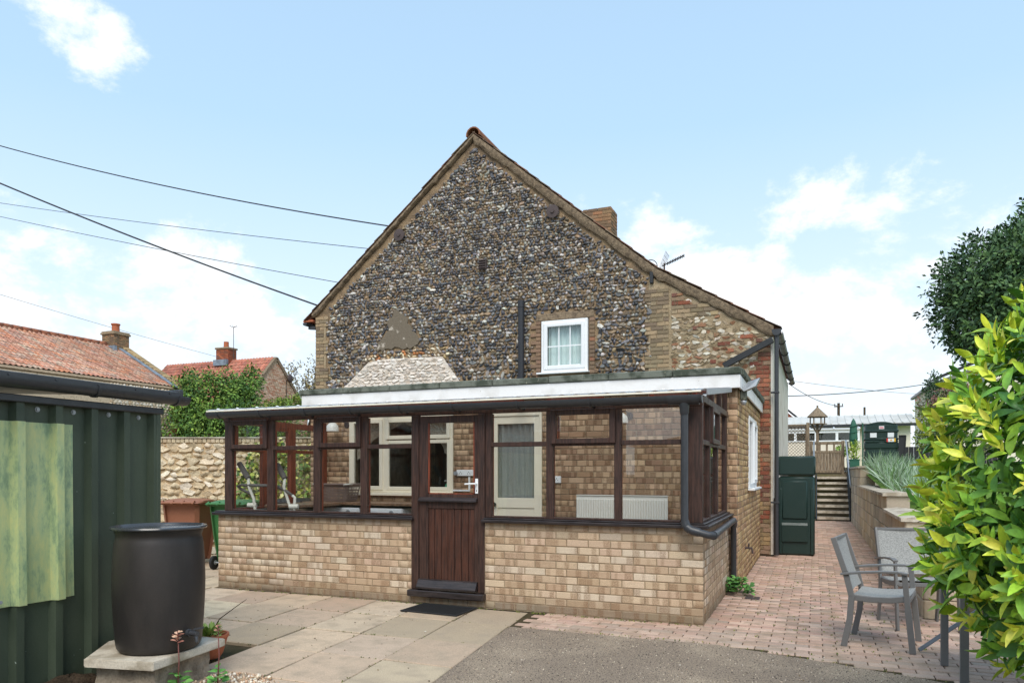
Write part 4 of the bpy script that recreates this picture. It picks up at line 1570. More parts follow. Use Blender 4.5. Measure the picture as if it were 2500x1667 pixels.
c.build('vent_casement', 'wood_red', porch)

# corrugated plastic roof on rafters
RX0, RX1 = -5.89, 0.03
g = MB()
n = 240
for j, yy in enumerate((-0.17, 2.082)):
    for i in range(n + 1):
        u = i / n
        x = RX0 + (RX1 - RX0) * u
        g.v.append((x, yy, ry(yy) + 0.012 * math.sin(x * 2 * math.pi / 0.076 * 0.5) + 0.012))
for i in range(n):
    g.f.append((i, i + 1, i + n + 2, i + n + 1))
rs = g.build('roof_sheet', 'roof_sheet', porch, smooth=True)
g = MB().bar((-2.98, -0.172, 2.148), (-2.98, -0.1745, 2.148), 0.01, 0.01)
g = MB().box(RX0, RX1 - 0.03, -0.178, -0.160, 2.152, 2.170, 0.004)
g.build('eaves_trim', 'cream_paint', porch)
capp = [(0.020, 0.0), (0.020, 0.004), (0.014, 0.010), (0.005, 0.012)]
for i in range(20):
    x = -5.75 + i * 0.30
    g = MB()
    g.lathe(capp, 10, (x, -0.12, ry(-0.12) + 0.022))
    g.build('fixing_cap', 'white_upvc', rs, smooth=True)
for x in (-5.82, -4.75, -3.72, -2.65, -1.55, -0.5, -0.09):
    MB().bar((x, 0.07, ry(0.07) - 0.04), (x, 2.10, ry(2.10) - 0.04), 0.045, 0.07).build('rafter', 'wood_red', porch)
MB().bar((0.032, 0.02, ry(0.02) - 0.012), (0.032, 2.08, ry(2.08) - 0.012), 0.02, 0.055, c=.003).build('barge_strip', 'galvanised', porch)

# gutter and downpipe
gu = MB()
pr2 = [(math.cos(a) * 0.064, math.sin(a) * 0.064) for a in np.linspace(math.pi * 0.97, 2.03 * math.pi, 11)] + [(math.cos(a) * 0.059, math.sin(a) * 0.059) for a in np.linspace(2.03 * math.pi, math.pi * 0.97, 11)]
gu.sweep(pr2, (-5.87, -0.140, 2.140), (0.0, -0.140, 2.120))
gu.prism([(-5.875, -0.140 + math.cos(a) * 0.065, 2.141 + math.sin(a) * 0.065) for a in np.linspace(math.pi, 2 * math.pi, 11)], (0.006, 0, 0))
gu.prism([(0.0, -0.140 + math.cos(a) * 0.066, 2.122 + math.sin(a) * 0.067) for a in np.linspace(math.pi, 2 * math.pi, 11)], (0.008, 0, 0))
gut = gu.build('gutter', 'black_plastic', porch, auto=True)
for x in (-5.70, -5.07, -4.44, -3.80, -3.17, -2.53, -1.80, -1.05):
    z = 2.140 - (x + 5.905) / 5.905 * 0.02
    wide = 0.075 if abs(x + 4.44) < 0.01 else 0.022
    b = MB()
    b.sweep([(math.cos(a) * 0.072, math.sin(a) * 0.072) for a in np.linspace(math.pi * 0.95, 2.05 * math.pi, 10)] + [(math.cos(a) * 0.0645, math.sin(a) * 0.0645) for a in np.linspace(2.05 * math.pi, math.pi * 0.95, 10)], (x - wide / 2, -0.140, z), (x + wide / 2, -0.140, z))
    b.bar((x, -0.08, z - 0.04), (x, 0.01, z - 0.055), 0.022, 0.02)
    b.build('bracket', 'black_plastic', gut, auto=True)
g = MB()
g.sweep([(math.cos(a) * 0.074, math.sin(a) * 0.074) for a in np.linspace(math.pi * 0.95, 2.05 * math.pi, 12)] + [(math.cos(a) * 0.0645, math.sin(a) * 0.0645) for a in np.linspace(2.05 * math.pi, math.pi * 0.95, 12)], (-0.30, -0.135, 2.118), (-0.02, -0.135, 2.117))
g.build('outlet', 'black_plastic', gut, auto=True)
g = MB().ring_tube([(-0.155, -0.135, 2.075), (-0.155, -0.135, 1.99), (-0.155, -0.125, 1.97)], [0.05, 0.042, 0.042], 16)
P_ = [(-0.155, -0.125, 2.0), (-0.154, -0.125, 0.975), (-0.140, -0.128, 0.925), (-0.10, -0.13, 0.895), (0.06, -0.125, 0.853), (0.098, -0.10, 0.850), (0.105, -0.03, 0.850), (0.075, 1.95, 0.862), (0.062, 2.06, 0.845), (0.058, 2.10, 0.79), (0.058, 2.11, 0.03)]
g.ring_tube(P_, 0.034, 16)
for (a, b, r) in ((1, 2, 0.041), (2, 3, 0.041), (3, 4, 0.040), (5, 6, 0.041), (8, 9, 0.041)):
    p, q = Vector(P_[a]), Vector(P_[b])
    e = (q - p) * (0.5 if a == 3 else 1)
    g.ring_tube([p, p + e], r, 16)
g.build('downpipe', 'black_plastic', porch, auto=True)
MB().box(-5.80, -0.11, 0.11, 2.19, 0.03, 0.12).build('porch_floor', 'tile_floor', porch)

# ------------------------------------------------------------------ things inside the porch
# cream kitchen window in the extension wall
kw = MB()
a, b, z0, z1 = OW
for q in ((a, a + .055, z0, z1), (b - .055, b, z0, z1), (a + .055, b - .055, z0, z0 + .05), (a + .055, b - .055, z1 - .05, z1), (-4.90, -4.82, z0 + .05, z1 - .05)):
    kw.box(q[0], q[1], EY - 0.012, EY + 0.08, q[2], q[3], 0.004)
kwin = kw.build('kitchen_window', 'cream_paint', ext)


def sash(x0, x1, z0, z1, w, parent, y=EY - 0.03):
    s = MB()
    for q in ((x0, x0 + w, z0, z1), (x1 - w, x1, z0, z1), (x0 + w, x1 - w, z0, z0 + w), (x0 + w, x1 - w, z1 - w, z1)):
        s.box(q[0], q[1], y, y + 0.045, q[2], q[3], 0.005)
    s.build('casement', 'cream_paint', parent)
    MB().box(x0 + w - .006, x1 - w + .006, y + 0.02, y + 0.024, z0 + w - .006, z1 - w + .006).build('pane', 'glass', parent)


sash(a + .04, -4.885, z0 + .035, z1 - .035, 0.058, kwin)
sash(-4.835, b - .04, z0 + .035, 1.885, 0.05, kwin, EY - 0.02)
sash(-4.835, b - .04, 1.90, z1 - .035, 0.055, kwin)
MB().box(a - .05, b + .04, EY - 0.07, EY + 0.0, z0 - .045, z0 - .003, 0.005).build('window_board', 'cream_paint', kwin)


def tieback(xa, xb, zt, zb, side, name):
    g = MB()
    n = 40
    for j in range(9):
        t = j / 8
        z = zt + (zb - zt) * t
        pinch = 1 - 0.86 * math.sin(min(t, 1) * math.pi / 2) ** 1.2
        for i in range(n + 1):
            u = i / n
            w = (xb - xa) * pinch
            x = (xa + w * u) if side < 0 else (xb - w * (1 - u))
            g.v.append((x, EY + 0.11 + 0.018 * math.sin(u * 60), z + 0.10 * (u if side < 0 else 1 - u) * (1 - pinch)))
    for j in range(8):
        for i in range(n):
            q = j * (n + 1) + i
            g.f.append((q, q + 1, q + n + 2, q + n + 1))
    return g.build(name, 'curtain', kwin, smooth=True)


tieback(-5.42, -4.45, 2.22, 1.60, -1, 'curtain')
tieback(-4.75, -3.80, 2.22, 1.62, 1, 'curtain')
MB().box(-5.45, -3.78, EY + 0.15, EY + 0.32, 1.10, 1.125).build('inner_window_board', 'cream_paint', kwin)
sb = thing('soap_bottle', 'green pump soap bottle on the kitchen window board', 'bottle', (-3.93, EY + .19, 1.126))
g = MB()
g.lathe([(0.03, 0), (0.033, 0.01), (0.033, 0.11), (0.02, 0.13), (0.012, 0.135)], 14, (-3.93, EY + .19, 1.127))
g.build('bottle_body', 'soap', sb, auto=True)
MB().cyl((-3.93, EY + .19, 1.262), (-3.93, EY + .19, 1.30), 0.006, n=8).bar((-3.93, EY + .19, 1.305), (-3.97, EY + .17, 1.30), 0.014, 0.01).build('pump', 'white_upvc', sb)
cb = thing('kitchen_cabinet', 'cabinet inside the kitchen, its dark colour standing in for the room shade', 'cabinet', (-4.6, 5.4, .14))
MB().box(-5.9, -2.3, 5.6, 6.15, 0.14, 2.3, .01).build('carcass', 'dark_room', cb)
for i in range(4):
    MB().box(-5.85 + i * .88, -5.02 + i * .88, 5.575, 5.598, 0.2, 2.2, .006).build('cupboard_door', 'dark_room', cb)

# inner door with net curtain
a, b, z0, z1 = OD
g = MB()
for q in ((a, a + .035, z0, z1), (b - .035, b, z0, z1), (a + .035, b - .035, z1 - .04, z1)):
    g.box(q[0], q[1], EY - 0.015, EY + 0.10, q[2], q[3], 0.004)
fr = g.build('door_frame', 'cream_paint', ext)
g = MB()
for q in ((a + .037, -3.062, z0 + .01, z1 - .042), (-2.525, b - .037, z0 + .01, z1 - .042), (-3.062, -2.525, 2.08, z1 - .042), (-3.062, -2.525, 0.94, 1.075), (-3.062, -2.525, z0 + .01, 0.24)):
    g.box(q[0], q[1], EY + 0.005, EY + 0.045, q[2], q[3], 0.004)
idr = g.build('inner_door', 'cream_paint', ext)
MB().box(-3.062, -2.525, EY + 0.02, EY + 0.035, 0.24, 0.94).build('door_panel', 'cream_paint', idr)
MB().box(-3.07, -2.52, EY + 0.024, EY + 0.028, 1.07, 2.085).build('pane', 'glass', idr)
drape(-3.07, -2.52, EY + 0.075, 1.05, 2.08, 6.5, 0.02, 'net_curtain', 'net_curtain', idr)
g = MB()
g.lathe([(0.004, 0.0), (0.012, 0.0), (0.012, 0.02), (0.026, 0.028), (0.03, 0.042), (0.022, 0.055), (0.004, 0.058)], 16)
g.v = [(p[0] - 3.092, EY + 0.004 - p[2], p[1] + 0.985) for p in g.v]
g.f = [tuple(reversed(q)) for q in g.f]
g.build('door_knob', 'rubber', idr, smooth=True)

# radiator
rd = thing('radiator', 'white panel radiator on the inner brick wall of the porch', 'radiator', (-1.3, 2.12, .5))
MB().box(-1.892, -0.718, 2.075, 2.095, 0.53, 1.125, .006).build('rear_panel', 'radiator', rd)
g = MB()
n = 36
for i in range(n):
    x0 = -1.885 + i * (1.16 / n)
    g.box(x0 + 0.003, x0 + 0.024, 2.058, 2.0745, 0.57, 1.085, .006)
g.build('convector_flutes', 'radiator', rd)
MB().box(-1.892, -0.718, 2.060, 2.15, 1.1255, 1.135, .003).build('top_grille', 'radiator', rd)


def plate(name, label, x0, x1, z0, z1, n):
    t = thing(name, label, 'socket', ((x0 + x1) / 2, EY, z0))
    MB().box(x0, x1, EY - 0.035, EY + 0.0, z0, z1, 0.006).build('box', 'white_upvc', t)
    for i in range(n):
        cx = x0 + (x1 - x0) * (i + .5) / n
        g = MB()
        for (dx, dz) in ((-.018, -.01), (.018, -.01), (0, .012)):
            g.box(cx + dx - .004, cx + dx + .004, EY - 0.0365, EY - 0.034, (z0 + z1) / 2 + dz - .006, (z0 + z1) / 2 + dz + .006)
        g.build('pin_hole', 'rubber', t)
    return t


plate('wall_socket', 'white surface socket beside the inner door, above the radiator', -2.249, -2.137, 1.282, 1.373, 1)
t = plate('double_socket', 'long white double socket seen through the porch door glass', -3.67, -3.416, 1.372, 1.457, 2)
MB().cyl((-3.675, EY - .03, 1.41), (-3.675, EY - .07, 1.41), 0.028, n=14).build('thermostat_knob', 'galvanised', t, auto=True)
MB().box(-3.492, -3.468, EY - 0.018, EY, 1.16, 1.371).box(-3.735, -3.4925, EY - 0.0175, EY, 1.16, 1.182).build('trunking', 'white_upvc', t)


def wall_light(x, y, z, label, mx):
    t = thing('wall_light', label, 'lamp', (mx, EY, z))
    MB().ring_tube([(mx, EY, z + .10), (mx, EY - .05, z + .13), ((mx + x) / 2, (EY + y) / 2, z + .16), (x, y, z + .14)], .008, 8).cyl((mx, EY + .0, z + .10), (mx, EY - .015, z + .10), .045, n=14).build('bracket', 'iron', t, auto=True)
    g = MB()
    g.lathe([(0.095, 0.0), (0.093, 0.05), (0.08, 0.09), (0.05, 0.12), (0.015, 0.132), (0.013, 0.128), (0.048, 0.115), (0.076, 0.086), (0.089, 0.048), (0.091, 0.0)], 24, (x, y, z), close=False)
    g.build('lamp_shade', 'radiator', t, smooth=True)


wall_light(-5.66, 2.03, 2.03, 'white dome wall light behind the left-hand porch panes', -5.52)
wall_light(-1.30, 2.04, 2.04, 'white dome wall light behind the right-hand porch panes', -1.22)

# worktop, machines, cupboard
wt = thing('worktop', 'brown speckled laminate worktop along the porch wall', 'worktop', (-4.6, 1.9, .96))
MB().box(-5.86, -3.62, 1.58, 2.185, 0.965, 1.003, .006).build('main_run', 'worktop', wt)
MB().box(-5.70, -5.16, 0.62, 1.5795, 0.9655, 1.0025, .006).build('return_run', 'worktop', wt)
MB().box(-3.70, -3.66, 1.62, 2.18, 0.12, 0.9645).build('end_panel', 'cream_paint', wt)


def machine(x, label):
    t = thing('washing_machine', label, 'washing machine', (x, 1.85, .12), 0, 'machines under the worktop')
    MB().box(x - .295, x + .295, 1.60, 2.15, 0.121, 0.930, .012).build('body', 'appliance', t)
    MB().box(x - .285, x + .285, 1.585, 1.5985, 0.82, 0.925, .004).build('control_panel', 'appliance', t)
    MB().box(x - .26, x - .10, 1.578, 1.5845, 0.835, 0.905, .004).build('detergent_drawer', 'paper', t)
    MB().cyl((x + .14, 1.586, .872), (x + .14, 1.56, .872), .03, n=16).build('dial', 'galvanised', t, auto=True)
    g = MB()
    g.lathe([(0.12, 0), (0.17, 0), (0.175, 0.03), (0.15, 0.045), (0.12, 0.03)], 28)
    g.v = [(p[0] + x, 1.598 - p[2], p[1] + .55) for p in g.v]
    g.f = [tuple(reversed(q)) for q in g.f]
    g.build('porthole', 'galvanised', t, auto=True)


machine(-5.20, 'white washing machine under the worktop, nearer the basket')
machine(-4.50, 'white washing machine under the worktop, nearer the door')

# laundry basket with slotted sides
bk = thing('laundry_basket', 'brown plastic laundry basket with slotted sides on the worktop', 'basket', (-5.42, 1.82, 1.004))


def ring_pts(w, d, r, z, n=6):
    out = []
    for (sx, sy, a0) in ((1, 1, 0), (-1, 1, 90), (-1, -1, 180), (1, -1, 270)):
        for k in range(n + 1):
            a = rad(a0 + 90 * k / n)
            out.append((sx * (w - r) + r * math.cos(a), sy * (d - r) + r * math.sin(a), z))
    return out


bc = Vector((-5.42, 1.84, 1.004))
rings = [ring_pts(.235 + .05 * t, .155 + .035 * t, .06, .004 + .24 * t) for t in (0, .12, .3, .48, .66, .84, 1.0)]
g = MB()
n = len(rings[0])
for rg in rings:
    g.v += [tuple(Vector(p) + bc) for p in rg]
for j in range(len(rings) - 1):
    for i in range(n):
        if j in (1, 2, 3, 4):
            continue
        q = j * n + i
        g.f.append((q, j * n + (i + 1) % n, (j + 1) * n + (i + 1) % n, q + n))
g.f.append(tuple(reversed(range(n))))
g.build('tub', 'basket', bk)
g = MB()
for i in range(n):
    L2 = (Vector(rings[1][(i + 1) % n]) - Vector(rings[1][i])).length
    m_ = max(1, int(round(L2 / 0.022)))
    for s in range(m_):
        t = s / m_
        lo_ = Vector(rings[1][i]).lerp(Vector(rings[1][(i + 1) % n]), t) + bc
        hi_ = Vector(rings[5][i]).lerp(Vector(rings[5][(i + 1) % n]), t) + bc
        g.bar(lo_, hi_, .010, .004)
for j in (2, 3, 4):
    for i in range(n):
        g.bar(Vector(rings[j][i]) + bc, Vector(rings[j][(i + 1) % n]) + bc, .004, .014)
g.build('slats', 'basket', bk)
g = MB()
rr = [Vector(p) + bc for p in ring_pts(.30, .205, .065, .246)]
g.ring_tube(rr + [rr[0]], .012, 8, caps=False)
g.build('rim', 'basket', bk, smooth=True)
for s in (-1, 1):
    MB().ring_tube([bc + Vector((s * .24, -.20, .235)), bc + Vector((s * .26, -.222, .245)), bc + Vector((s * .305, -.17, .25)), bc + Vector((s * .31, -.10, .245))], .012, 8).build('handle', 'white_tube', bk, smooth=True)

# cross trainer
ct = thing('cross_trainer', 'grey and white cross trainer behind the left porch window', 'exercise machine', (-5.35, .45, .12))


def trn(p, s=0.948, o=CAM):
    return tuple(o + (Vector(p) - o) * s)


g1t, g1b, g2t, g2b = trn((-6.10, .6, 1.545)), trn((-5.945, .6, 1.345)), trn((-5.47, .6, 1.53)), trn((-5.345, .6, 1.345))
lowl, lowr = Vector((-5.47, .30, .80)), Vector((-4.98, .30, .80))
MB().cyl(g1t, g1b, .033, .035, 14).build('grip', 'foam', ct, auto=True)
MB().cyl(g2t, g2b, .033, .035, 14).build('grip', 'foam', ct, auto=True)
MB().ring_tube([g1b, trn((-5.93, .6, 1.22)), trn((-5.855, .6, 1.08)), trn((-5.83, .6, .93)), (-5.50, .26, .45)], .018, 10).build('swing_arm', 'white_tube', ct, smooth=True)
MB().ring_tube([g2b, trn((-5.36, .6, 1.235)), trn((-5.29, .6, 1.05)), trn((-5.24, .6, .93)), (-4.98, .26, .45)], .018, 10).build('swing_arm', 'white_tube', ct, smooth=True)
MB().ring_tube([trn((-5.90, .62, 1.13)), trn((-6.08, .62, 1.20)), trn((-6.12, .6, 1.237)), trn((-6.06, .6, 1.255)), trn((-5.62, .6, 1.25)), trn((-5.45, .6, 1.235)), trn((-5.34, .6, 1.19)), trn((-5.22, .6, 1.125))], .019, 10).build('handlebar', 'foam', ct, smooth=True)
MB().ring_tube([trn((-5.22, .6, 1.125)), trn((-5.185, .6, 1.10)), trn((-5.19, .6, .99)), trn((-5.20, .6, .90))], .018, 10).build('handlebar_stem', 'white_tube', ct, smooth=True)
for (x, z) in ((-5.88, .99), (-5.20, .985)):
    p = Vector(trn((x, .6, z)))
    MB().cyl(p + Vector((-.05, -.02, 0)), p + Vector((.05, .02, 0)), .032, n=14).build('pivot', 'white_tube', ct, auto=True)
MB().cyl((-5.25, .35, .14), (-5.30, .33, 1.0), .04, n=14).build('column', 'white_tube', ct, auto=True)
g = MB()
g.lathe([(0.02, -.08), (.26, -.08), (.28, -.04), (.28, .04), (.26, .08), (.02, .08)], 28)
g.v = [(-5.25 + p[2], .62 + p[0], .45 + p[1]) for p in g.v]
g.build('flywheel_cover', 'foam', ct, auto=True)
MB().bar((-5.25, .2, .14), (-5.25, 1.2, .14), .06, .05).bar((-5.5, .22, .145), (-5.0, .22, .145), .05, .05).bar((-5.5, 1.18, .145), (-5.0, 1.18, .145), .05, .05).build('base', 'foam', ct)
for s in (-1, 1):
    MB().box(-5.25 + s * .18 - .06, -5.25 + s * .18 + .06, .75, 1.08, .30 + s * .04, .33 + s * .04, .008).build('pedal', 'foam', ct)

# ------------------------------------------------------------------ green steel shed
shed = thing('steel_shed', 'dark green ribbed steel shed with black gutter', 'shed', (-4.8, -4.6, 0))
CX, TX = -3.690, -3.742
ribs = [-2.83 - 0.258 * k for k in range(0, 15)]


def rib_profile(y_hi, y_lo, off=0.0):
    pts = []
    for y in ribs:
        for (dy, x) in ((0.043, TX), (0.025, CX), (-0.025, CX), (-0.043, TX)):
            if y_lo <= y + dy <= y_hi:
                pts.append((x + off, y + dy))
    return [(TX + off, y_hi)] + pts + [(TX + off, y_lo)]


for i, (yh, yl) in enumerate(((-2.80, -3.735), (-3.7355, -4.765), (-4.7655, -5.8), (-5.8005, -6.6))):
    pr_ = rib_profile(yh, yl)
    if i == 0:
        pr_[0] = (CX, -2.802)
    g = MB()
    n = len(pr_)
    for z in (0.02, 1.90):
        g.v += [(x, y, z) for x, y in pr_]
    g.f = [(k + 1, k, n + k, n + k + 1) for k in range(n - 1)]
    g.build('wall_sheet', 'green_steel', shed)
MB().box(-6.2, -3.775, -6.6, -2.804, 0.02, 1.90).build('shed_body', 'green_steel', shed)
MB().box(-3.738, -3.684, -2.832, -2.794, 0.02, 1.89, .004).build('corner_flashing', 'green_steel', shed)
MB().box(-3.76, -3.672, -6.6, -2.775, 1.868, 1.915, .006).build('fascia', 'black_plastic', shed)
g = MB()
g.prism([(-6.3, -6.7, 2.20), (-3.60, -6.7, 2.044), (-3.585, -6.7, 2.040), (-3.585, -6.7, 2.006), (-3.60, -6.7, 2.006), (-3.62, -6.7, 2.02), (-6.3, -6.7, 2.15)], (0, 4.01, 0))
g.build('roof_sheet', 'black_plastic', shed)
MB().box(-3.80, -3.60, -2.70, -2.655, 1.99, 2.065, .006).build('verge_cap', 'black_plastic', shed)
for k in range(12):
    y = -2.80 - 0.30 * k
    MB().cyl((-3.59, y, 2.024), (-3.578, y, 2.024), .008, n=8).build('screw', 'black_plastic', shed)
for (y, z) in ((-2.95, 1.835), (-3.20, 1.838), (-3.47, 1.835), (-3.72, 1.835), (-3.98, 1.835), (-3.33, 0.72), (-3.26, 0.10), (-3.52, 0.62), (-4.02, 0.62)):
    g = MB().cyl((TX - .002, y, z), (TX + .012, y, z), .011, n=10).cyl((TX - .002, y, z), (TX + .004, y, z), .017, n=12)
    g.build('cladding_screw', 'galvanised', shed, auto=True)
g = MB()
pg = [(math.cos(a) * 0.062, math.sin(a) * 0.058) for a in np.linspace(math.pi * 0.96, 2.04 * math.pi, 13)] + [(math.cos(a) * 0.057, math.sin(a) * 0.053) for a in np.linspace(2.04 * math.pi, math.pi * 0.96, 13)]
g.sweep(pg, (-3.625, -6.7, 2.006), (-3.625, -2.62, 2.003))
g.prism([(-3.625 + math.cos(a) * 0.062, -2.622, 2.003 + math.sin(a) * 0.058) for a in np.linspace(math.pi, 2 * math.pi, 13)], (0, .006, 0))
gt = g.build('gutter', 'black_plastic', shed, auto=True)
for y in (-2.72, -3.40, -4.2, -5.0):
    b = MB()
    b.sweep([(math.cos(a) * 0.070, math.sin(a) * 0.066) for a in np.linspace(math.pi * 0.9, 2.05 * math.pi, 13)] + [(math.cos(a) * 0.062, math.sin(a) * 0.058) for a in np.linspace(2.05 * math.pi, math.pi * 0.9, 13)], (-3.625, y - .012, 2.004), (-3.625, y + .012, 2.004))
    b.build('bracket', 'black_plastic', gt, auto=True)
# weathered fibreglass sheet hung on the shed side
fs = thing('fibreglass_sheet', 'weathered yellow-green translucent sheet fixed to the green shed', 'plastic sheet', (-3.70, -4.6, .58))
pr_ = rib_profile(-3.482, -6.3, 0.012)
g = MB()
n = len(pr_)
nz = 8
for j in range(nz + 1):
    t = j / nz
    for (x, y) in pr_:
        zb = 0.586 - 0.012 * (-y - 3.48) + 0.004 * math.sin(y * 9)
        z = zb + (1.748 - zb) * t
        g.v.append((x + 0.016 * (1 - t) ** 2, y, z))
for j in range(nz):
    for k in range(n - 1):
        a = j * n + k
        g.f.append((a + 1, a, a + n, a + n + 1))
g.build('sheet', 'fibreglass', fs)
MB().cyl((-3.715, -4.0, .625), (-3.66, -4.0, .625), .011, n=10).build('fixing_screw', 'galvanised', fs, auto=True)

# ------------------------------------------------------------------ water butt on its stand
BC = (-3.13, -3.30)
bl = thing('water_butt', 'black plastic barrel water butt standing on a concrete slab', 'barrel', (BC[0], BC[1], .245))
g = MB()
prof = [(0.02, 0.006), (0.240, 0.0), (0.262, 0.008), (0.275, 0.028), (0.282, 0.07), (0.293, 0.20), (0.301, 0.36), (0.303, 0.46), (0.299, 0.60), (0.290, 0.70), (0.284, 0.735), (0.278, 0.752), (0.281, 0.770), (0.288, 0.785), (0.289, 0.800), (0.300, 0.806)]
g.lathe([(r * .945, z) for r, z in prof], 64, (BC[0], BC[1], .245), close=False)
g.build('body', 'barrel_plastic', bl, auto=True)
g = MB()
lidp = [(0.298, 0.800), (0.312, 0.803), (0.317, 0.812), (0.312, 0.822), (0.298, 0.824), (0.290, 0.816), (0.282, 0.806), (0.02, 0.803)]
g.lathe([(r * .945, z) for r, z in lidp], 64, (BC[0], BC[1], .245), close=False)
g.build('lid', 'barrel_lid', bl, auto=True)
tdir = Vector((.995, -.05, 0)).normalized()
tside = Vector((-tdir.y, tdir.x, 0))
p0 = Vector((BC[0], BC[1], .37)) + tdir * .272
g = MB().cyl(p0, p0 + tdir * .085, .017, n=12).cyl(p0, p0 + tdir * .022, .026, n=12).ring_tube([p0 + tdir * .06, p0 + tdir * .072 + Vector((0, 0, -.01)), p0 + tdir * .078 + Vector((0, 0, -.055))], [.014, .013, .011], 10)
tap = g.build('tap', 'barrel_lid', bl, auto=True)
MB().bar(p0 + tdir * .055 + Vector((0, 0, .012)), p0 + tdir * .055 + Vector((0, 0, .026)), .016, .016, (1, 0, 0)).bar(p0 + tdir * .055 - tside * .006 + Vector((0, 0, .028)), p0 + tdir * .10 + tside * .04 + Vector((0, 0, .036)), .014, .009).build('tap_lever', 'black_plastic', tap)
stn = thing('butt_stand', 'pale concrete slab on a rough block under the black barrel', 'stand', (-3.15, -3.3, 0))
SL = [(-2.84, -3.60), (-2.925, -2.92), (-3.56, -2.96), (-3.62, -3.30), (-3.33, -3.70)]
g = MB()
ng = len(SL)
g.prism([(x + .006 * (1 if x < -3.15 else -1), y, .190) for x, y in SL], (0, 0, .006))
g.prism([(x, y, .1965) for x, y in SL], (0, 0, .042))
g.prism([(x + (-3.15 - x) * .02, y + (-3.3 - y) * .02, .239) for x, y in SL], (0, 0, .005))
g.build('slab', 'concrete', stn)
g = MB()
bl_ = [(-2.905, -3.535), (-2.975, -3.0), (-3.5, -3.02), (-3.56, -3.34), (-3.34, -3.62)]
nb = len(bl_)
for j in range(6):
    for i in range(nb):
        (xa, ya), (xb, yb) = bl_[i], bl_[(i + 1) % nb]
        for s in range(7):
            t = s / 7
            k = 0.97 + random.uniform(-.018, .018)
            x, y = xa + (xb - xa) * t, ya + (yb - ya) * t
            g.v.append((-3.2 + (x + 3.2) * k, -3.3 + (y + 3.3) * k, j * .189 / 5 - (0.02 if j == 0 else 0)))
m_ = nb * 7
for j in range(5):
    for i in range(m_):
        g.f.append((j * m_ + i, j * m_ + (i + 1) % m_, (j + 1) * m_ + (i + 1) % m_, (j + 1) * m_ + i))
g.f.append(tuple(5 * m_ + i for i in range(m_)))
g.build('block', 'concrete_dark', stn)

# ------------------------------------------------------------------ door mat
mt = thing('door_mat', 'black perforated rubber mat below the porch door', 'mat', (-2.63, -.27, .004), rad(-2))
g = MB()
W_, D_ = .66, .46
for (a, b, c, d) in ((-W_ / 2, W_ / 2, -D_ / 2, -D_ / 2 + .02), (-W_ / 2, W_ / 2, D_ / 2 - .02, D_ / 2), (-W_ / 2, -W_ / 2 + .02, -D_ / 2 + .0205, D_ / 2 - .0205), (W_ / 2 - .02, W_ / 2, -D_ / 2 + .0205, D_ / 2 - .0205)):
    g.box(a, b, c, d, 0.0, .013, .004)
g.build('border', 'rubber', mt, local=True)
g = MB()
for i in range(26):
    x = -W_ / 2 + .02 + (W_ - .04) * (i + .5) / 26
    g.box(x - .0055, x + .0055, -D_ / 2 + .02, D_ / 2 - .02, .001, .011)
for j in range(13):
    y = -D_ / 2 + .02 + (D_ - .04) * (j + .5) / 13
    g.box(-W_ / 2 + .02, W_ / 2 - .02, y - .005, y + .005, .0015, .0085)
g.build('grid', 'rubber', mt, local=True)

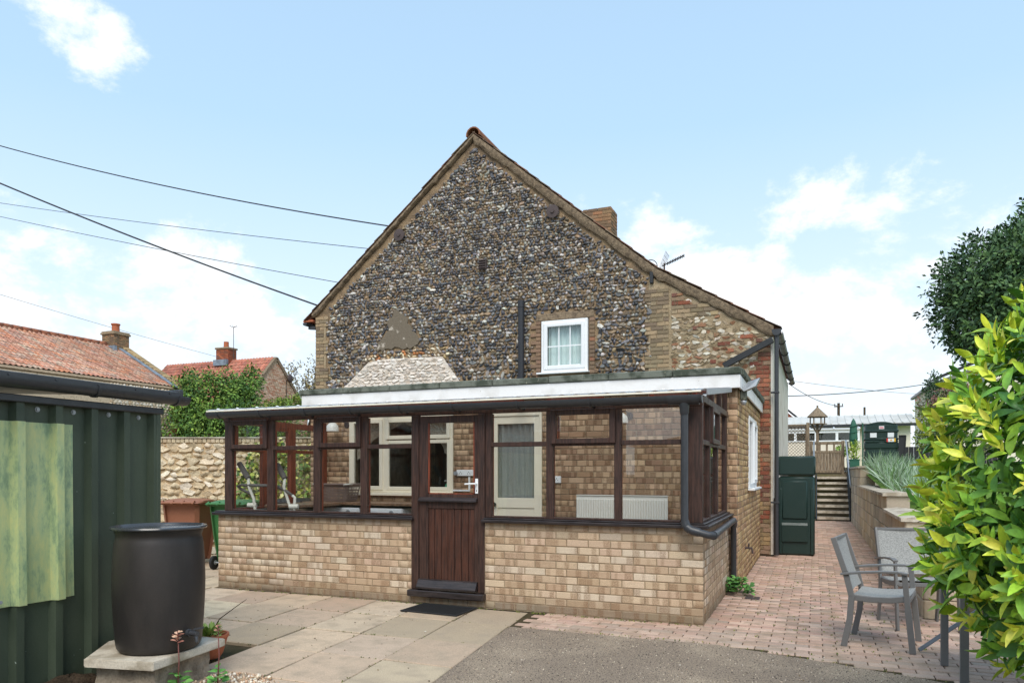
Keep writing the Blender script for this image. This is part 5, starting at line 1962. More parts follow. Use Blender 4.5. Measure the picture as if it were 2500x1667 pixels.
# ------------------------------------------------------------------ wheelie bins
def make_bin(name, label, m, loc, rz):
    t = thing(name, label, 'bin', loc, rz, 'wheelie bins by the garden wall')
    g = MB()
    lv = [(0.06, .215, .235), (0.10, .225, .25), (.50, .26, .31), (.90, .285, .355), (.93, .285, .36)]
    for (z, w, d) in lv:
        for (sx, sy) in ((-1, -1), (1, -1), (1, 1), (-1, 1)):
            c = .05
            g.v += [(sx * (w - (c if (sx * sy > 0) else 0)), sy * (d - (0 if (sx * sy > 0) else c)), z), (sx * (w - (0 if (sx * sy > 0) else c)), sy * (d - (c if (sx * sy > 0) else 0)), z)]
    for j in range(len(lv) - 1):
        for i in range(8):
            g.f.append((j * 8 + i, j * 8 + (i + 1) % 8, (j + 1) * 8 + (i + 1) % 8, (j + 1) * 8 + i))
    g.f.append(tuple(reversed(range(8))))
    g.build('body', m, t, local=True)
    g = MB().box(-.30, .30, -.385, .37, .9305, .955, .010)
    g.build('rim', m, t, local=True)
    g = MB()
    for j in range(9):
        v = j / 8
        y = -.40 + .80 * v
        z = .958 + .055 * math.sin(v * math.pi) ** .6 + .02 * (1 - v)
        for i in range(9):
            u = i / 8
            g.v.append((-.305 + .61 * u, y, z - .03 * abs(2 * u - 1) ** 4))
    for j in range(9):
        for i in range(9):
            u = i / 8
            g.v.append((-.31 + .62 * u, -.405 + .81 * j / 8, .9555))
    for j in range(8):
        for i in range(8):
            a = j * 9 + i
            g.f += [(a, a + 1, a + 10, a + 9), (81 + a, 81 + a + 9, 81 + a + 10, 81 + a + 1)]
    for i in range(8):
        g.f += [(i, 81 + i, 82 + i, i + 1), (72 + i, 73 + i, 154 + i, 153 + i), (i * 9, i * 9 + 9, 90 + i * 9, 81 + i * 9), (i * 9 + 8, 89 + i * 9, 98 + i * 9, i * 9 + 17)]
    lid = g.build('lid', m, t, local=True, auto=True)
    g = MB().ring_tube([(-.26, -.43, .965), (.26, -.43, .965)], .016, 10)
    for x in (-.24, -.08, .08, .24):
        g.prism([(x - .012, -.455, .955), (x - .012, -.40, .935), (x - .012, -.36, .985), (x - .012, -.40, 1.0)], (.024, 0, 0))
    g.build('hinge_handle', m, lid, local=True)
    for s in (-1, 1):
        w = MB()
        w.lathe([(.03, -.02), (.085, -.025), (.10, -.018), (.10, .018), (.085, .025), (.03, .02)], 24)
        w.v = [(p[2] + s * .235, -.275 + p[0], .10 + p[1]) for p in w.v]
        wh = w.build('wheel', 'rubber', t, local=True, auto=True)
        MB().cyl((s * .235 - .03, -.275, .10), (s * .235 + .03, -.275, .10), .035, n=12).build('hub', 'galvanised', wh, local=True, auto=True)
    MB().cyl((-.24, -.275, .10), (.24, -.275, .10), .012, n=8).build('axle', 'galvanised', t, local=True)
    return t


make_bin('wheelie_bin', 'brown wheelie bin against the flint garden wall', 'bin_brown', (-8.02, 1.62, 0), rad(20))
make_bin('wheelie_bin', 'green wheelie bin beside the porch corner', 'bin_green', (-7.02, 1.58, 0), rad(12))
make_bin('wheelie_bin', 'black-lidded wheelie bin seen through the porch glass', 'bin_black', (-6.62, 2.38, 0), rad(16))

# ------------------------------------------------------------------ garden chairs and table
def make_chair(label, loc, rz):
    t = thing('garden_chair', label, 'chair', loc, rz, 'grey patio chairs')
    for s in (-1, 1):
        y = s * .262
        MB().bar((-.065, y, 0.0), (-.02, y, .22), .022, .046, (1, 0, 0), .003).bar((-.02, y, .215), (-.005, y, .42), .022, .046, (1, 0, 0), .003).bar((-.005, y, .41), (-.055, y, .62), .022, .044, (1, 0, 0), .003).bar((-.055, y, .61), (-.145, y, .885), .022, .042, (1, 0, 0), .003).build('back_leg', 'chair_frame', t, local=True)
        MB().bar((.435, y, 0.0), (.40, y, .35), .022, .046, (1, 0, 0), .003).bar((.40, y, .345), (.375, y, .625), .022, .040, (1, 0, 0), .003).build('front_leg', 'chair_frame', t, local=True)
        g = MB()
        for (a, b) in zip([(-.085, .590), (.05, .612), (.20, .628), (.33, .632), (.395, .622)], [(.05, .612), (.20, .628), (.33, .632), (.395, .622)]):
            g.bar((a[0], y * 1.02, a[1]), (b[0], y * 1.02, b[1]), .046, .018, (0, 0, 1), .003, .003)
        g.build('armrest', 'chair_frame', t, local=True)
        g = MB()
        for (a, b) in zip([(-.01, .405), (.12, .398), (.28, .405), (.41, .428)], [(.12, .398), (.28, .405), (.41, .428)]):
            g.bar((a[0], y * .955, a[1]), (b[0], y * .955, b[1]), .026, .046, (0, 0, 1), .004, .004)
        g.build('seat_rail', 'chair_frame', t, local=True)
    MB().bar((.405, -.25, .412), (.405, .25, .412), .024, .036, c=.004).build('front_rail', 'chair_frame', t, local=True)
    MB().bar((-.14, -.25, .872), (-.14, .25, .872), .02, .026, c=.003).build('top_rail', 'chair_frame', t, local=True)
    g = MB()
    n = 8
    for k, dz in ((0, .008), (1, -.004)):
        for i in range(n + 1):
            u = i / n
            x = .005 + .41 * u
            z = .424 - .018 * math.sin(u * math.pi) + .020 * u + dz
            for yy in (-.245, 0, .245):
                g.v.append((x, yy, z - (.008 if yy == 0 else 0)))
    for i in range(n):
        for j in range(2):
            a = i * 3 + j
            g.f += [(a, a + 3, a + 4, a + 1), (27 + a, 27 + a + 1, 27 + a + 4, 27 + a + 3)]
    for i in range(n):
        g.f += [(i * 3, 27 + i * 3, 30 + i * 3, i * 3 + 3), (i * 3 + 2, i * 3 + 5, 32 + i * 3, 29 + i * 3)]
    g.build('seat', 'chair_mesh', t, local=True, auto=True)
    g = MB()
    for k, dx in ((0, .008), (1, -.004)):
        for i in range(n + 1):
            u = i / n
            z = .455 + .415 * u
            x = -.012 - .128 * u - .012 * math.sin(u * math.pi) + dx
            for yy in (-.25, 0, .25):
                g.v.append((x - (.014 if yy == 0 else 0), yy, z))
    for i in range(n):
        for j in range(2):
            a = i * 3 + j
            g.f += [(a, a + 1, a + 4, a + 3), (27 + a, 27 + a + 3, 27 + a + 4, 27 + a + 1)]
    g.build('backrest', 'chair_mesh', t, local=True, auto=True)
    return t


make_chair('grey mesh patio chair in the open, nearest the porch corner', (1.285, -.11, 0), rad(-11))
make_chair('grey mesh patio chair behind, backed against the retaining wall', (1.79, .95, 0), rad(-76))
tb = thing('patio_table', 'grey patio table mostly hidden by the laurel hedge', 'table', (2.3, -1.1, 0))
MB().box(1.80, 2.80, -1.52, -.70, .70, .725, .006).build('table_top', 'chair_frame', tb)
for (x, y) in ((1.835, -.738), (1.84, -1.48), (2.76, -.738), (2.76, -1.48)):
    MB().box(x - .025, x + .025, y - .014, y + .014, 0, .70, .003).build('leg', 'chair_frame', tb)
MB().bar((1.72, -.35, .02), (2.15, -.55, .45), .03, .03, c=.004).build('brace', 'blue_grey_metal', tb)

# ------------------------------------------------------------------ tall slim tank beside the cottage
tk = thing('oil_tank', 'tall slim dark green plastic tank against the cottage side wall', 'tank', (.66, 6.75, 0))
g = MB().box(.375, .955, 6.43, 7.10, 0.0, 1.36, .035)
g.build('body', 'tank_plastic', tk, auto=True)
MB().box(.366, .968, 6.415, 7.12, 1.366, 1.70, .028).build('lid', 'tank_plastic', tk, auto=True)
MB().box(.43, .84, 6.405, 6.45, .62, 1.28, .02).build('raised_panel', 'tank_plastic', tk, auto=True)
g = MB().prism([(.43, 6.395, .24), (.43, 6.385, .52), (.43, 6.41, .56), (.43, 6.44, .56), (.43, 6.44, .22)], (.41, 0, 0))
g.build('filler_box', 'tank_plastic', tk)
for s, x in ((-1, .392), (1, .895)):
    MB().box(x - .012, x + .05, 6.412, 6.44, .02, 1.15, .012).build('side_rib', 'tank_plastic', tk, auto=True)

# ------------------------------------------------------------------ retaining wall with stepped coping
RXW = 1.93
rw = thing('retaining_wall', 'stepped concrete block retaining wall with flat copings along the path', 'wall', (2.0, 9, 0))
STEPS = [(12.0, 17.3, 7), (5.25, 12.0, 5), (2.75, 5.25, 4), (1.25, 2.75, 3)]
CH = 0.225
g = MB()
for (y0, y1, n) in STEPS:
    g.box(RXW + .015, RXW + .30, y0 + .002, y1, -.06, -.055 + n * CH - .004)
core = g.build('wall_core', 'mortar_grey', rw)
BLK = []
for k in range(4):
    v, f = cbox(.10, .438, .217, .008)
    r = random.Random(k + 90)
    BLK.append(([tuple(x + r.uniform(-.003, .003) for x in p) for p in v], f))
END = [cbox(.31, .10, .217, .008)]
items = []
bcol = lambda: pick([(192, 178, 156), (182, 168, 148), (200, 186, 162), (172, 158, 140), (186, 168, 142)], .06)
for (y0, y1, n) in STEPS:
    for k in range(n):
        y = y0 + .002 - (0.22 if k % 2 else 0)
        while y < y1 - .03:
            a, b = max(y, y0 + .002), min(y + .446, y1)
            if b - a > .05:
                items.append((random.randrange(4), TR((RXW + .05 + random.uniform(-.004, .004), (a + b) / 2, -.055 + (k + .5) * CH), (0, 0, random.uniform(-.006, .006)), (1, (b - a - .008) / .438, 1)), bcol()))
            y += .446
pieces('block', 'blocks', core, BLK, items, 'painted_piece')
items = []
for (y0, y1, n) in STEPS:
    for k in range(max(0, n - 3), n):
        items.append((0, TR((RXW + .165, y0 + .045, -.055 + (k + .5) * CH)), bcol()))
pieces('end_block', 'end_blocks', core, END, items, 'painted_piece')
cp = MB()
for (y0, y1, n) in STEPS:
    y = y0 - .05
    i = 0
    while y < y1 - .08:
        e = min(y + .61, y1 - .02)
        z = -.055 + n * CH
        MB().prism([(RXW - .045, y + .004, z), (RXW - .045, y + .004, z + .042), (RXW + .15, y + .004, z + .062), (RXW + .36, y + .004, z + .042), (RXW + .36, y + .004, z)], (0, e - y - .008, 0)).build('coping', 'concrete', rw)
        y = e
        i += 1

# ------------------------------------------------------------------ steps up to the garden
st = thing('garden_steps', 'open timber steps with gritty pale treads at the end of the path', 'steps', (1.45, 16.9, 0))
for k in range(8):
    y0, z = 16.25 + k * .25, .115 + k * .167
    MB().box(1.02, 1.885, y0, y0 + .27, z - .075, z, .006).build('tread', 'concrete', st)
    MB().box(1.03, 1.88, y0 - .004, y0 + .05, z + .0005, z + .004).build('grip_strip', 'concrete', st)
for x in (1.0, 1.895):
    MB().bar((x, 16.22, -.02), (x, 18.2, 1.30), .03, .20).build('stringer', 'black_paint', st)
MB().ring_tube([(1.915, 16.25, .98), (1.905, 16.35, 1.12), (1.86, 18.15, 2.36), (1.86, 18.35, 2.42)], .026, 10).build('handrail', 'galvanised', st, smooth=True)
for (y, z0, z1) in ((16.3, 0, 1.06), (17.2, .62, 1.72), (18.15, 1.3, 2.38)):
    MB().box(1.895, 1.93, y - .018, y + .018, z0, z1, .004).build('newel', 'black_paint', st)
MB().bar((1.91, 16.3, .55), (1.885, 18.15, 1.85), .03, .03).build('mid_rail', 'black_paint', st)
MB().ring_tube([(.93, 16.4, 1.10), (.93, 18.2, 2.40)], .024, 10).build('handrail', 'galvanised', st, smooth=True)
for (y, z0, z1) in ((16.5, 0, 1.15), (18.15, 1.3, 2.38)):
    MB().box(.915, .945, y - .015, y + .015, z0, z1, .003).build('newel', 'black_paint', st)
g = MB().box(-30, 2.0, 18.22, 18.9, 0, 1.36)
struct(g.build('terrace_edge', 'ground'))


def far(p, y0, Y):
    """the same line of sight measured at depth y0, carried to depth Y"""
    k = (Y - CAM.y) / (y0 - CAM.y)
    return (CAM.x + (p[0] - CAM.x) * k, Y, CAM.z + (p[1] - CAM.z) * k)


gtw = thing('garden_gate', 'weathered boarded wooden gate with open top at the head of the steps', 'gate', (1.3, 18.3, 1.4))
gx0, gx1, gzb, gzt = .80, 1.82, 1.385, 2.42
for x in (gx0, gx1 - .09):
    MB().box(x, x + .09, 18.28, 18.37, gzb - .1, gzt, .006).build('stile', 'wood_grey', gtw)
for z in (gzt - .12, gzt - .40, gzb + .02):
    MB().box(gx0 + .0905, gx1 - .0905, 18.29, 18.35, z, z + .085, .005).build('rail', 'wood_grey', gtw)
nb = 9
for i in range(nb):
    x = gx0 + .09 + (gx1 - gx0 - .18) * i / nb
    MB().box(x + .002, x + (gx1 - gx0 - .18) / nb - .002, 18.30, 18.34, gzb + .106, gzt - .401, .004).build('board', 'wood_grey', gtw)
for i in range(3):
    x = gx0 + .09 + (gx1 - gx0 - .18) * (i + 1) / 4 - .03
    MB().box(x, x + .06, 18.30, 18.34, gzt - .314, gzt - .121, .004).build('upright', 'wood_grey', gtw)

# bird table
by = 19.4
bt = thing('bird_table', 'wooden bird table with octagonal boarded roof above the garden gate', 'bird table', (far((1.03, 2.4), 17.5, by)[0], by, 1.42))
c0 = far((1.03, 3.43), 17.5, by)
bxx, apex = c0[0], c0[2]
eav = far((1.03, 3.12), 17.5, by)[2]
dck = far((1.03, 2.90), 17.5, by)[2]
g = MB()
R8 = [(bxx + .34 * math.cos(rad(22.5 + 45 * i)), by + .34 * math.sin(rad(22.5 + 45 * i))) for i in range(8)]
for i in range(8):
    (xa, ya), (xb, yb) = R8[i], R8[(i + 1) % 8]
    MB().prism([(xa, ya, eav), (xb, yb, eav), (bxx, by, apex)], (0, 0, .022)).build('roof_board', 'wood_grey', bt)
g = MB()
g.lathe([(.01, 0), (.03, .01), (.035, .035), (.02, .06), (.004, .065)], 12, (bxx, by, apex))
g.build('finial', 'wood_grey', bt, smooth=True)
for i in range(6):
    a = rad(60 * i)
    x, y = bxx + .22 * math.cos(a), by + .22 * math.sin(a)
    MB().box(x - .02, x + .02, y - .02, y + .02, dck + .02, eav + .05).build('roof_post', 'wood_grey', bt)
MB().prism([(bxx + .30 * math.cos(rad(60 * i)), by + .30 * math.sin(rad(60 * i)), dck) for i in range(6)], (0, 0, .025)).build('deck', 'wood_grey', bt)
for a in range(4):
    an = rad(45 + 90 * a)
    MB().bar((bxx + .24 * math.cos(an), by + .24 * math.sin(an), dck - .005), (bxx + .04 * math.cos(an), by + .04 * math.sin(an), dck - .26), .04, .04).build('brace', 'wood_grey', bt)
MB().box(bxx - .045, bxx + .045, by - .045, by + .045, 1.40, dck - .002, .006).build('pole', 'wood_grey', bt)

# trellis panel
ty = 19.0
tr = thing('trellis_panel', 'brown diamond trellis fence panel behind the cottage corner', 'trellis', (.2, ty, 1.42))
xa, xb = -1.2, far((.70, 2), 17.5, ty)[0]
za, zb = 1.45, far((.7, 2.89), 17.5, ty)[2]
for (q, w) in ((((xa, za), (xb, za)), .04), (((xa, zb), (xb, zb)), .05), (((xb, za), (xb, zb)), .04), (((xa, za), (xa, zb)), .04)):
    MB().bar((q[0][0], ty, q[0][1]), (q[1][0], ty, q[1][1]), .04, w, (0, 0, 1) if q[0][1] == q[1][1] else (1, 0, 0)).build('frame_rail', 'wood_grey', tr)
step = .105
n = 0
H = zb - za
for sgn in (1, -1):
    x = xa - H
    while x < xb + H:
        p, q = ((x, za), (x + H, zb)) if sgn > 0 else ((x + H, za), (x, zb))
        pts = []
        for t in np.linspace(0, 1, 60):
            xx = p[0] + (q[0] - p[0]) * t
            if xa < xx < xb:
                pts.append((xx, p[1] + (q[1] - p[1]) * t))
        if len(pts) > 3:
            a, b = pts[0], pts[-1]
            MB().bar((a[0], ty - .008 * sgn, a[1]), (b[0], ty - .008 * sgn, b[1]), .012, .062, (0, 1, 0)).build('slat', 'wood_grey', tr)
        x += step
px = far((.755, 2), 17.5, ty)[0]
MB().box(px - .05, px + .05, ty - .06, ty + .05, 1.40, far((0, 2.96), 17.5, ty)[2], .006).build('post', 'wood_grey', tr)

# second tank on the lawn
T0, T1 = far((2.31, 1.66), 17, 19), far((3.22, 2.85), 17, 19)
tx0, tx1, tz0, tz1 = T0[0], T1[0], 1.60, T1[2]
tk2 = thing('oil_tank', 'ribbed dark green oil tank with warning labels on the upper lawn', 'tank', ((tx0 + tx1) / 2, 19.6, tz0))
hh = tz1 - tz0
MB().box(tx0 + .03, tx1 - .03, 19.03, 20.2, tz0, tz1 - .02, .03).build('body', 'tank_plastic', tk2, auto=True)
for (a, b, gr) in ((0, .14, .0), (.20, .36, .0), (.42, .56, .0), (.62, .665, 0), (.80, .86, 0.0)):
    MB().box(tx0 + gr, tx1 - gr, 19.0, 20.23, tz0 + a * hh, tz0 + b * hh, .02).build('rib_band', 'tank_plastic', tk2, auto=True)
for (u0, u1) in ((.02, .44), (.58, .98)):
    MB().box(tx0 + (tx1 - tx0) * u0, tx0 + (tx1 - tx0) * u1, 18.985, 19.02, tz0 + .565 * hh, tz0 + .61 * hh, .01).build('moulded_panel', 'tank_plastic', tk2)
g = MB()
arc = [(tx0 + .06 + (tx1 - tx0 - .12) * i / 16, 19.04, tz1 - .02 + .085 * math.sin(math.pi * i / 16)) for i in range(17)]
g.prism(arc, (0, 1.13, 0))
g.build('domed_top', 'tank_plastic', tk2, auto=True)
wtk = tx1 - tx0
for (u0, u1, v0, v1, mm, nm) in ((.17, .36, .68, .785, 'paper', 'notice'), (.68, .86, .68, .785, 'paper', 'notice'), (.43, .58, .875, .945, 'paper', 'notice')):
    MB().box(tx0 + wtk * u0, tx0 + wtk * u1, 18.992 if v0 < .8 else 19.018, 19.03, tz0 + v0 * hh, tz0 + v1 * hh).build(nm, mm, tk2)
MB().box(tx0 + wtk * .445, tx0 + wtk * .565, 19.0155, 19.0178, tz0 + .885 * hh, tz0 + .93 * hh).build('pink_print', 'pink_print', tk2)
for (u0, u1, mm) in ((.645, .69, 'red_paint'), (.69, .86, 'paper'), (.86, .905, 'yellow_paint')):
    MB().box(tx0 + wtk * u0, tx0 + wtk * u1, 18.975, 18.984, tz0 + .575 * hh, tz0 + .655 * hh).build('warning_label', mm, tk2)
zc = tz0 + .615 * hh
xc = tx0 + wtk * .775
MB().prism([(xc - .035, 18.9735, zc), (xc, 18.9735, zc - .035), (xc + .035, 18.9735, zc), (xc, 18.9735, zc + .035)], (0, .001, 0)).build('hazard_diamond', 'yellow_paint', tk2)
MB().prism([(xc - .016, 18.972, zc), (xc, 18.972, zc - .016), (xc + .016, 18.972, zc), (xc, 18.972, zc + .016)], (0, .001, 0)).build('hazard_flame', 'red_paint', tk2)

# folded parasol, planter and dark chair near the tank
Yp_ = 18.6
pa = thing('folded_parasol', 'closed green parasol strapped upright beside the oil tank', 'parasol', far((2.02, 1.8), 17, Yp_))
x0_, _, zt_ = far((2.02, 3.02), 17, Yp_)
zb_ = far((2.02, 2.15), 17, Yp_)[2]
g = MB()
g.lathe([(.04, 0), (.11, .06), (.12, .35 * (zt_ - zb_)), (.10, .7 * (zt_ - zb_)), (.06, .9 * (zt_ - zb_)), (.008, zt_ - zb_)], 14, (x0_, Yp_, zb_))
g.v = [(x_ + (x_ - x0_) * .18 * math.sin(5 * math.atan2(y_ - Yp_, x_ - x0_)), y_ + (y_ - Yp_) * .18 * math.sin(5 * math.atan2(y_ - Yp_, x_ - x0_)), z_) for (x_, y_, z_) in g.v]
g.build('canopy', 'parasol_green', pa, smooth=True)
MB().cyl((x0_, Yp_, 1.5), (x0_, Yp_, zb_ + .05), .022, n=10).build('pole', 'parasol_green', pa)
for f_ in (.28, .52, .74):
    z_ = zb_ + f_ * (zt_ - zb_)
    MB().ring_tube([(x0_ + .125 * math.cos(a), Yp_ + .125 * math.sin(a), z_ + .03 * math.cos(a)) for a in np.linspace(0, 2 * math.pi, 15)], .012, 6, caps=False).build('strap', 'parasol_green', pa)
MB().cyl((x0_ + .27, Yp_ + .1, 1.5), (x0_ + .27, Yp_ + .1, far((2.1, 2.88), 17, Yp_)[2]), .02, n=10).build('prop_pole', 'parasol_green', pa)
pb = thing('planter_box', 'small green planter box at the foot of the folded parasol', 'planter', (2.06, 18.3, 1.5))
MB().box(1.96, 2.24, 18.1, 18.4, 1.42, 1.80, .01).build('trough', 'parasol_green', pb)
MB().box(1.945, 2.255, 18.085, 18.415, 1.79, 1.83, .008).build('rim', 'parasol_green', pb)
Yc = 18.9
fc = thing('folding_chair', 'black folding chair leaning by the right end of the oil tank', 'chair', far((3.3, 1.66), 17, Yc))
ctl, ctr = far((3.215, 2.49), 17, Yc), far((3.40, 2.49), 17, Yc)
cbl, cbr = far((3.215, 1.93), 17, Yc), far((3.37, 1.93), 17, Yc)
MB().prism([(cbl[0], Yc, cbl[2]), (cbr[0], Yc, cbr[2]), (ctr[0], Yc, ctr[2]), (ctl[0], Yc, ctl[2])], (0, .02, 0)).build('backrest', 'dark_mesh', fc)
MB().bar((ctr[0], Yc - .01, ctr[2]), (cbr[0], Yc - .01, cbr[2]), .03, .03, (1, 0, 0)).bar((ctl[0], Yc - .01, ctl[2]), (ctr[0], Yc - .01, ctr[2]), .03, .03).build('frame', 'dark_mesh', fc)
lf = far((3.48, 1.63), 17, Yc)
MB().bar((cbr[0] - .02, Yc, cbr[2]), (lf[0], Yc - .1, 1.62), .03, .03, (1, 0, 0)).build('leg', 'dark_mesh', fc)
MB().bar((cbl[0], Yc, cbl[2]), (cbl[0] + .1, Yc + .2, 1.62), .03, .03, (1, 0, 0)).build('leg', 'dark_mesh', fc)
MB().bar((lf[0], Yc - .1, 1.635), (cbl[0] + .05, Yc - .1, 1.635), .03, .025).build('foot_rail', 'dark_mesh', fc)

# ------------------------------------------------------------------ flint garden wall on the left
WA, WB = Vector((-11.2, 1.68, 0)), Vector((-6.42, 3.66, 0))
wd = (WB - WA).normalized()
wn_ = Vector((wd.y, -wd.x, 0))
wrz = math.atan2(wd.y, wd.x)
WH = 1.93
gw = thing('garden_wall', 'cream flint rubble garden wall with brick coping behind the bins', 'wall', (-8.6, 2.75, 0))
core = MB().bar(WA + Vector((0, 0, WH / 2)) - wn_ * .17, WB + Vector((0, 0, WH / 2)) - wn_ * .17, .30, WH).build('wall_core', 'mortar_cream', gw)
WL = (WB - WA).length
items = []
z = 0.0
while z < WH - .05:
    rh = random.uniform(.09, .14)
    s = random.uniform(0, .1)
    while s < WL:
        w = random.uniform(.10, .26)
        h = rh * random.uniform(.85, 1.12)
        p = WA + wd * (s + w / 2) + Vector((0, 0, min(z + rh / 2 + random.uniform(-.015, .015), WH - h * .4))) - wn_ * random.uniform(.018, .035)
        c = pick([(226, 210, 182), (214, 196, 166), (232, 220, 198), (204, 184, 152), (218, 200, 172)] if z > .55 else [(196, 188, 172), (150, 146, 138), (206, 190, 160), (180, 170, 152)], .08)
        items.append((random.randrange(NCH), Matrix.Translation(p) @ Matrix.Rotation(wrz, 4, 'Z') @ Euler((random.uniform(-.15, .15), random.uniform(-.3, .3), 0)).to_matrix().to_4x4() @ Matrix.Diagonal((w * 1.12, .11, h * 1.22, 1)), c))
        s += w * .97
    z += rh * .95
pieces('stone', 'stones', core, CHIPS, items, 'rubble')
CB = [cbox(.068, .32, .075, .008)]
items = []
s = 0.0
while s < WL:
    items.append((0, Matrix.Translation(WA + wd * s + Vector((0, 0, WH + .042)) - wn_ * .15) @ Matrix.Rotation(wrz + random.uniform(-.02, .02), 4, 'Z'), pick([(196, 178, 148), (186, 166, 136), (206, 188, 160)], .07)))
    s += .076
pieces('coping_brick', 'coping_bricks', core, CB, items, 'rubble')
MB().bar(WA + Vector((0, 0, WH + .09)) - wn_ * .15, WB + Vector((0, 0, WH + .09)) - wn_ * .15, .36, .022, c=.006).build('tile_capping', 'concrete', gw)

# ------------------------------------------------------------------ leaves
def leaf_proto(w, curl=0.25, fold=0.22, seg=4):
    ts = [i / seg for i in range(seg + 1)]
    v, f = [], []
    for t in ts:
        wd_ = w * math.sin(t ** .85 * math.pi) ** .62 * .5 if 0 < t < 1 else w * .05
        z = -curl * t * t
        v += [(-wd_, t, z + fold * wd_), (0, t, z), (wd_, t, z + fold * wd_)]
    for i in range(seg):
        a = i * 3
        f += [(a, a + 1, a + 4, a + 3), (a + 1, a + 2, a + 5, a + 4)]
    return v, f


LAUREL = [leaf_proto(.40, .22, .35, 5), leaf_proto(.36, .38, .5, 5), leaf_proto(.44, .12, .25, 5), leaf_proto(.35, .05, .55, 5)]
SMALL = [leaf_proto(.55, .15, .2, 2), leaf_proto(.62, .3, .3, 2)]


def leaf_m(p, d, up, s):
    """leaf at p pointing along d with its face towards up"""
    y = Vector(d).normalized()
    x = y.cross(Vector(up))
    if x.length < 1e-4:
        x = Vector((1, 0, 0))
    x.normalize()
    z = x.cross(y)
    m = Matrix((x * s, y * s, z * s)).transposed().to_4x4()
    m.translation = p
    return m


def rvec():
    while True:
        v = Vector((random.uniform(-1, 1), random.uniform(-1, 1), random.uniform(-1, 1)))
        if 0.05 < v.length < 1:
            return v.normalized()


def cloud(lobes, n, size, pal, up_bias=.5, shell=.62, droop=0.0, sub=7):
    """leaf clumps through the volume of a set of ellipsoid lobes: (centre, radii)"""
    items = []
    wts = [l[1][0] * l[1][1] + l[1][2] * l[1][0] for l in lobes]
    cl = n // sub
    for _ in range(cl):
        c, r = random.choices(lobes, wts)[0]
        d = rvec()
        k = shell + (1 - shell) * random.random() ** .6
        k *= 1 + random.uniform(-.07, .09)
        q = Vector((c[0] + d.x * r[0] * k, c[1] + d.y * r[1] * k, c[2] + d.z * r[2] * k))
        tone = random.uniform(.75, 1.25)
        base = random.choice(pal)
        for _ in range(sub):
            e = rvec()
            dirn = (d * .7 + e + Vector((0, 0, up_bias - droop))).normalized()
            p = q + e * size * random.uniform(.3, 1.5)
            items.append((random.randrange(2), leaf_m(p, dirn, (d + rvec() * .6 + Vector((0, 0, .5))), size * random.uniform(.7, 1.3)), tuple(x * tone for x in jit(srgb(*base), .15))))
    return items


CR = Vector((math.cos(YAW), math.sin(YAW), 0))
CF = Vector((-math.sin(YAW), math.cos(YAW), 0))


def cw(r, z_, h):                       # metres right of the camera, ahead of it, and height
    p = CAM + CR * r + CF * z_
    return Vector((p.x, p.y, h))


def trunk(name, pts, rads, m, parent, branches=()):
    g = MB().ring_tube(pts, rads, 10)
    for b in branches:
        g.ring_tube(b[0], b[1], 7)
    return g.build(name, m, parent, smooth=True)


# laurel hedge, right foreground
lh = thing('laurel_bush', 'big glossy yellow-green laurel bush filling the right foreground', 'bush', cw(2.5, 3.2, 0))
cen = cw(2.99, 3.28, 1.18)
items = []


def laurel_surface(a, b):
    """direction angles to a point on the egg-shaped bush"""
    d = Vector((math.cos(a) * math.cos(b), math.sin(a) * math.cos(b), math.sin(b)))
    R_ = (.92, .80, 1.20 if d.z > 0 else .80)
    p = cen + CR * (d.x * R_[0]) + CF * (d.y * R_[1]) + Vector((0, 0, d.z * R_[2]))
    nrm = (CR * (d.x / R_[0]) + CF * (d.y / R_[1]) + Vector((0, 0, d.z / R_[2]))).normalized()
    return p, nrm


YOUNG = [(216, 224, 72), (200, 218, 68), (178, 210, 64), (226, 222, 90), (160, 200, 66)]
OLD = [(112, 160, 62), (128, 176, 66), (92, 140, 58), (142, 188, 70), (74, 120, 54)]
shoots = 2100
for i in range(shoots):
    a = random.uniform(-math.pi, math.pi)
    b = math.asin(random.uniform(-1, 1))
    p, nrm = laurel_surface(a, b)
    if nrm.dot((CAM - p).normalized()) < -.45 and random.random() < .8:
        continue
    inner = random.random() < .38
    p = p - nrm * (random.uniform(.10, .34) if inner else random.uniform(-.05, .09)) + rvec() * .03
    axis = (nrm * .9 + Vector((0, 0, .75)) + rvec() * .45).normalized()
    ln = random.uniform(.07, .17)
    nl = random.randint(6, 9)
    upward = .5 + .5 * nrm.z
    young = (random.random() < (.42 + .45 * upward)) and not inner  # share of yellow-green shoots grows with upward facing, inner shoots get none
    for k in range(nl):
        t = k / (nl - 1)
        ph = k * 2.4 + i
        sx = axis.cross(Vector((0.3, 0.2, 1))).normalized()
        sy = axis.cross(sx)
        out = sx * math.cos(ph) + sy * math.sin(ph)
        tilt = 1.25 - 1.0 * t
        d = (out * tilt + axis * (.35 + .9 * t) + Vector((0, 0, -.12 * (1 - t)))).normalized()
        pos = p + axis * (ln * t)
        s = random.choice((.07, .09, .105, .125, .14)) * random.uniform(.9, 1.1) * (1 - .35 * t * t)
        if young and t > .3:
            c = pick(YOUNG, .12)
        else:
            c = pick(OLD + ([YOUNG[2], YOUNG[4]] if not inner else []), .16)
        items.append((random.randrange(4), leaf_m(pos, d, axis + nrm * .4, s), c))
lv = MB()
tw = []
for i in range(60):
    a = random.uniform(-math.pi, math.pi)
    p, nrm = laurel_surface(a, random.uniform(-.4, 1.1))
    lv.ring_tube([cw(2.62 + random.uniform(-.2, .2), 3.25 + random.uniform(-.2, .2), .45 + random.random() * .5), cen.lerp(p, .55) + rvec() * .06, p - nrm * .08], [.016, .010, .004], 6)
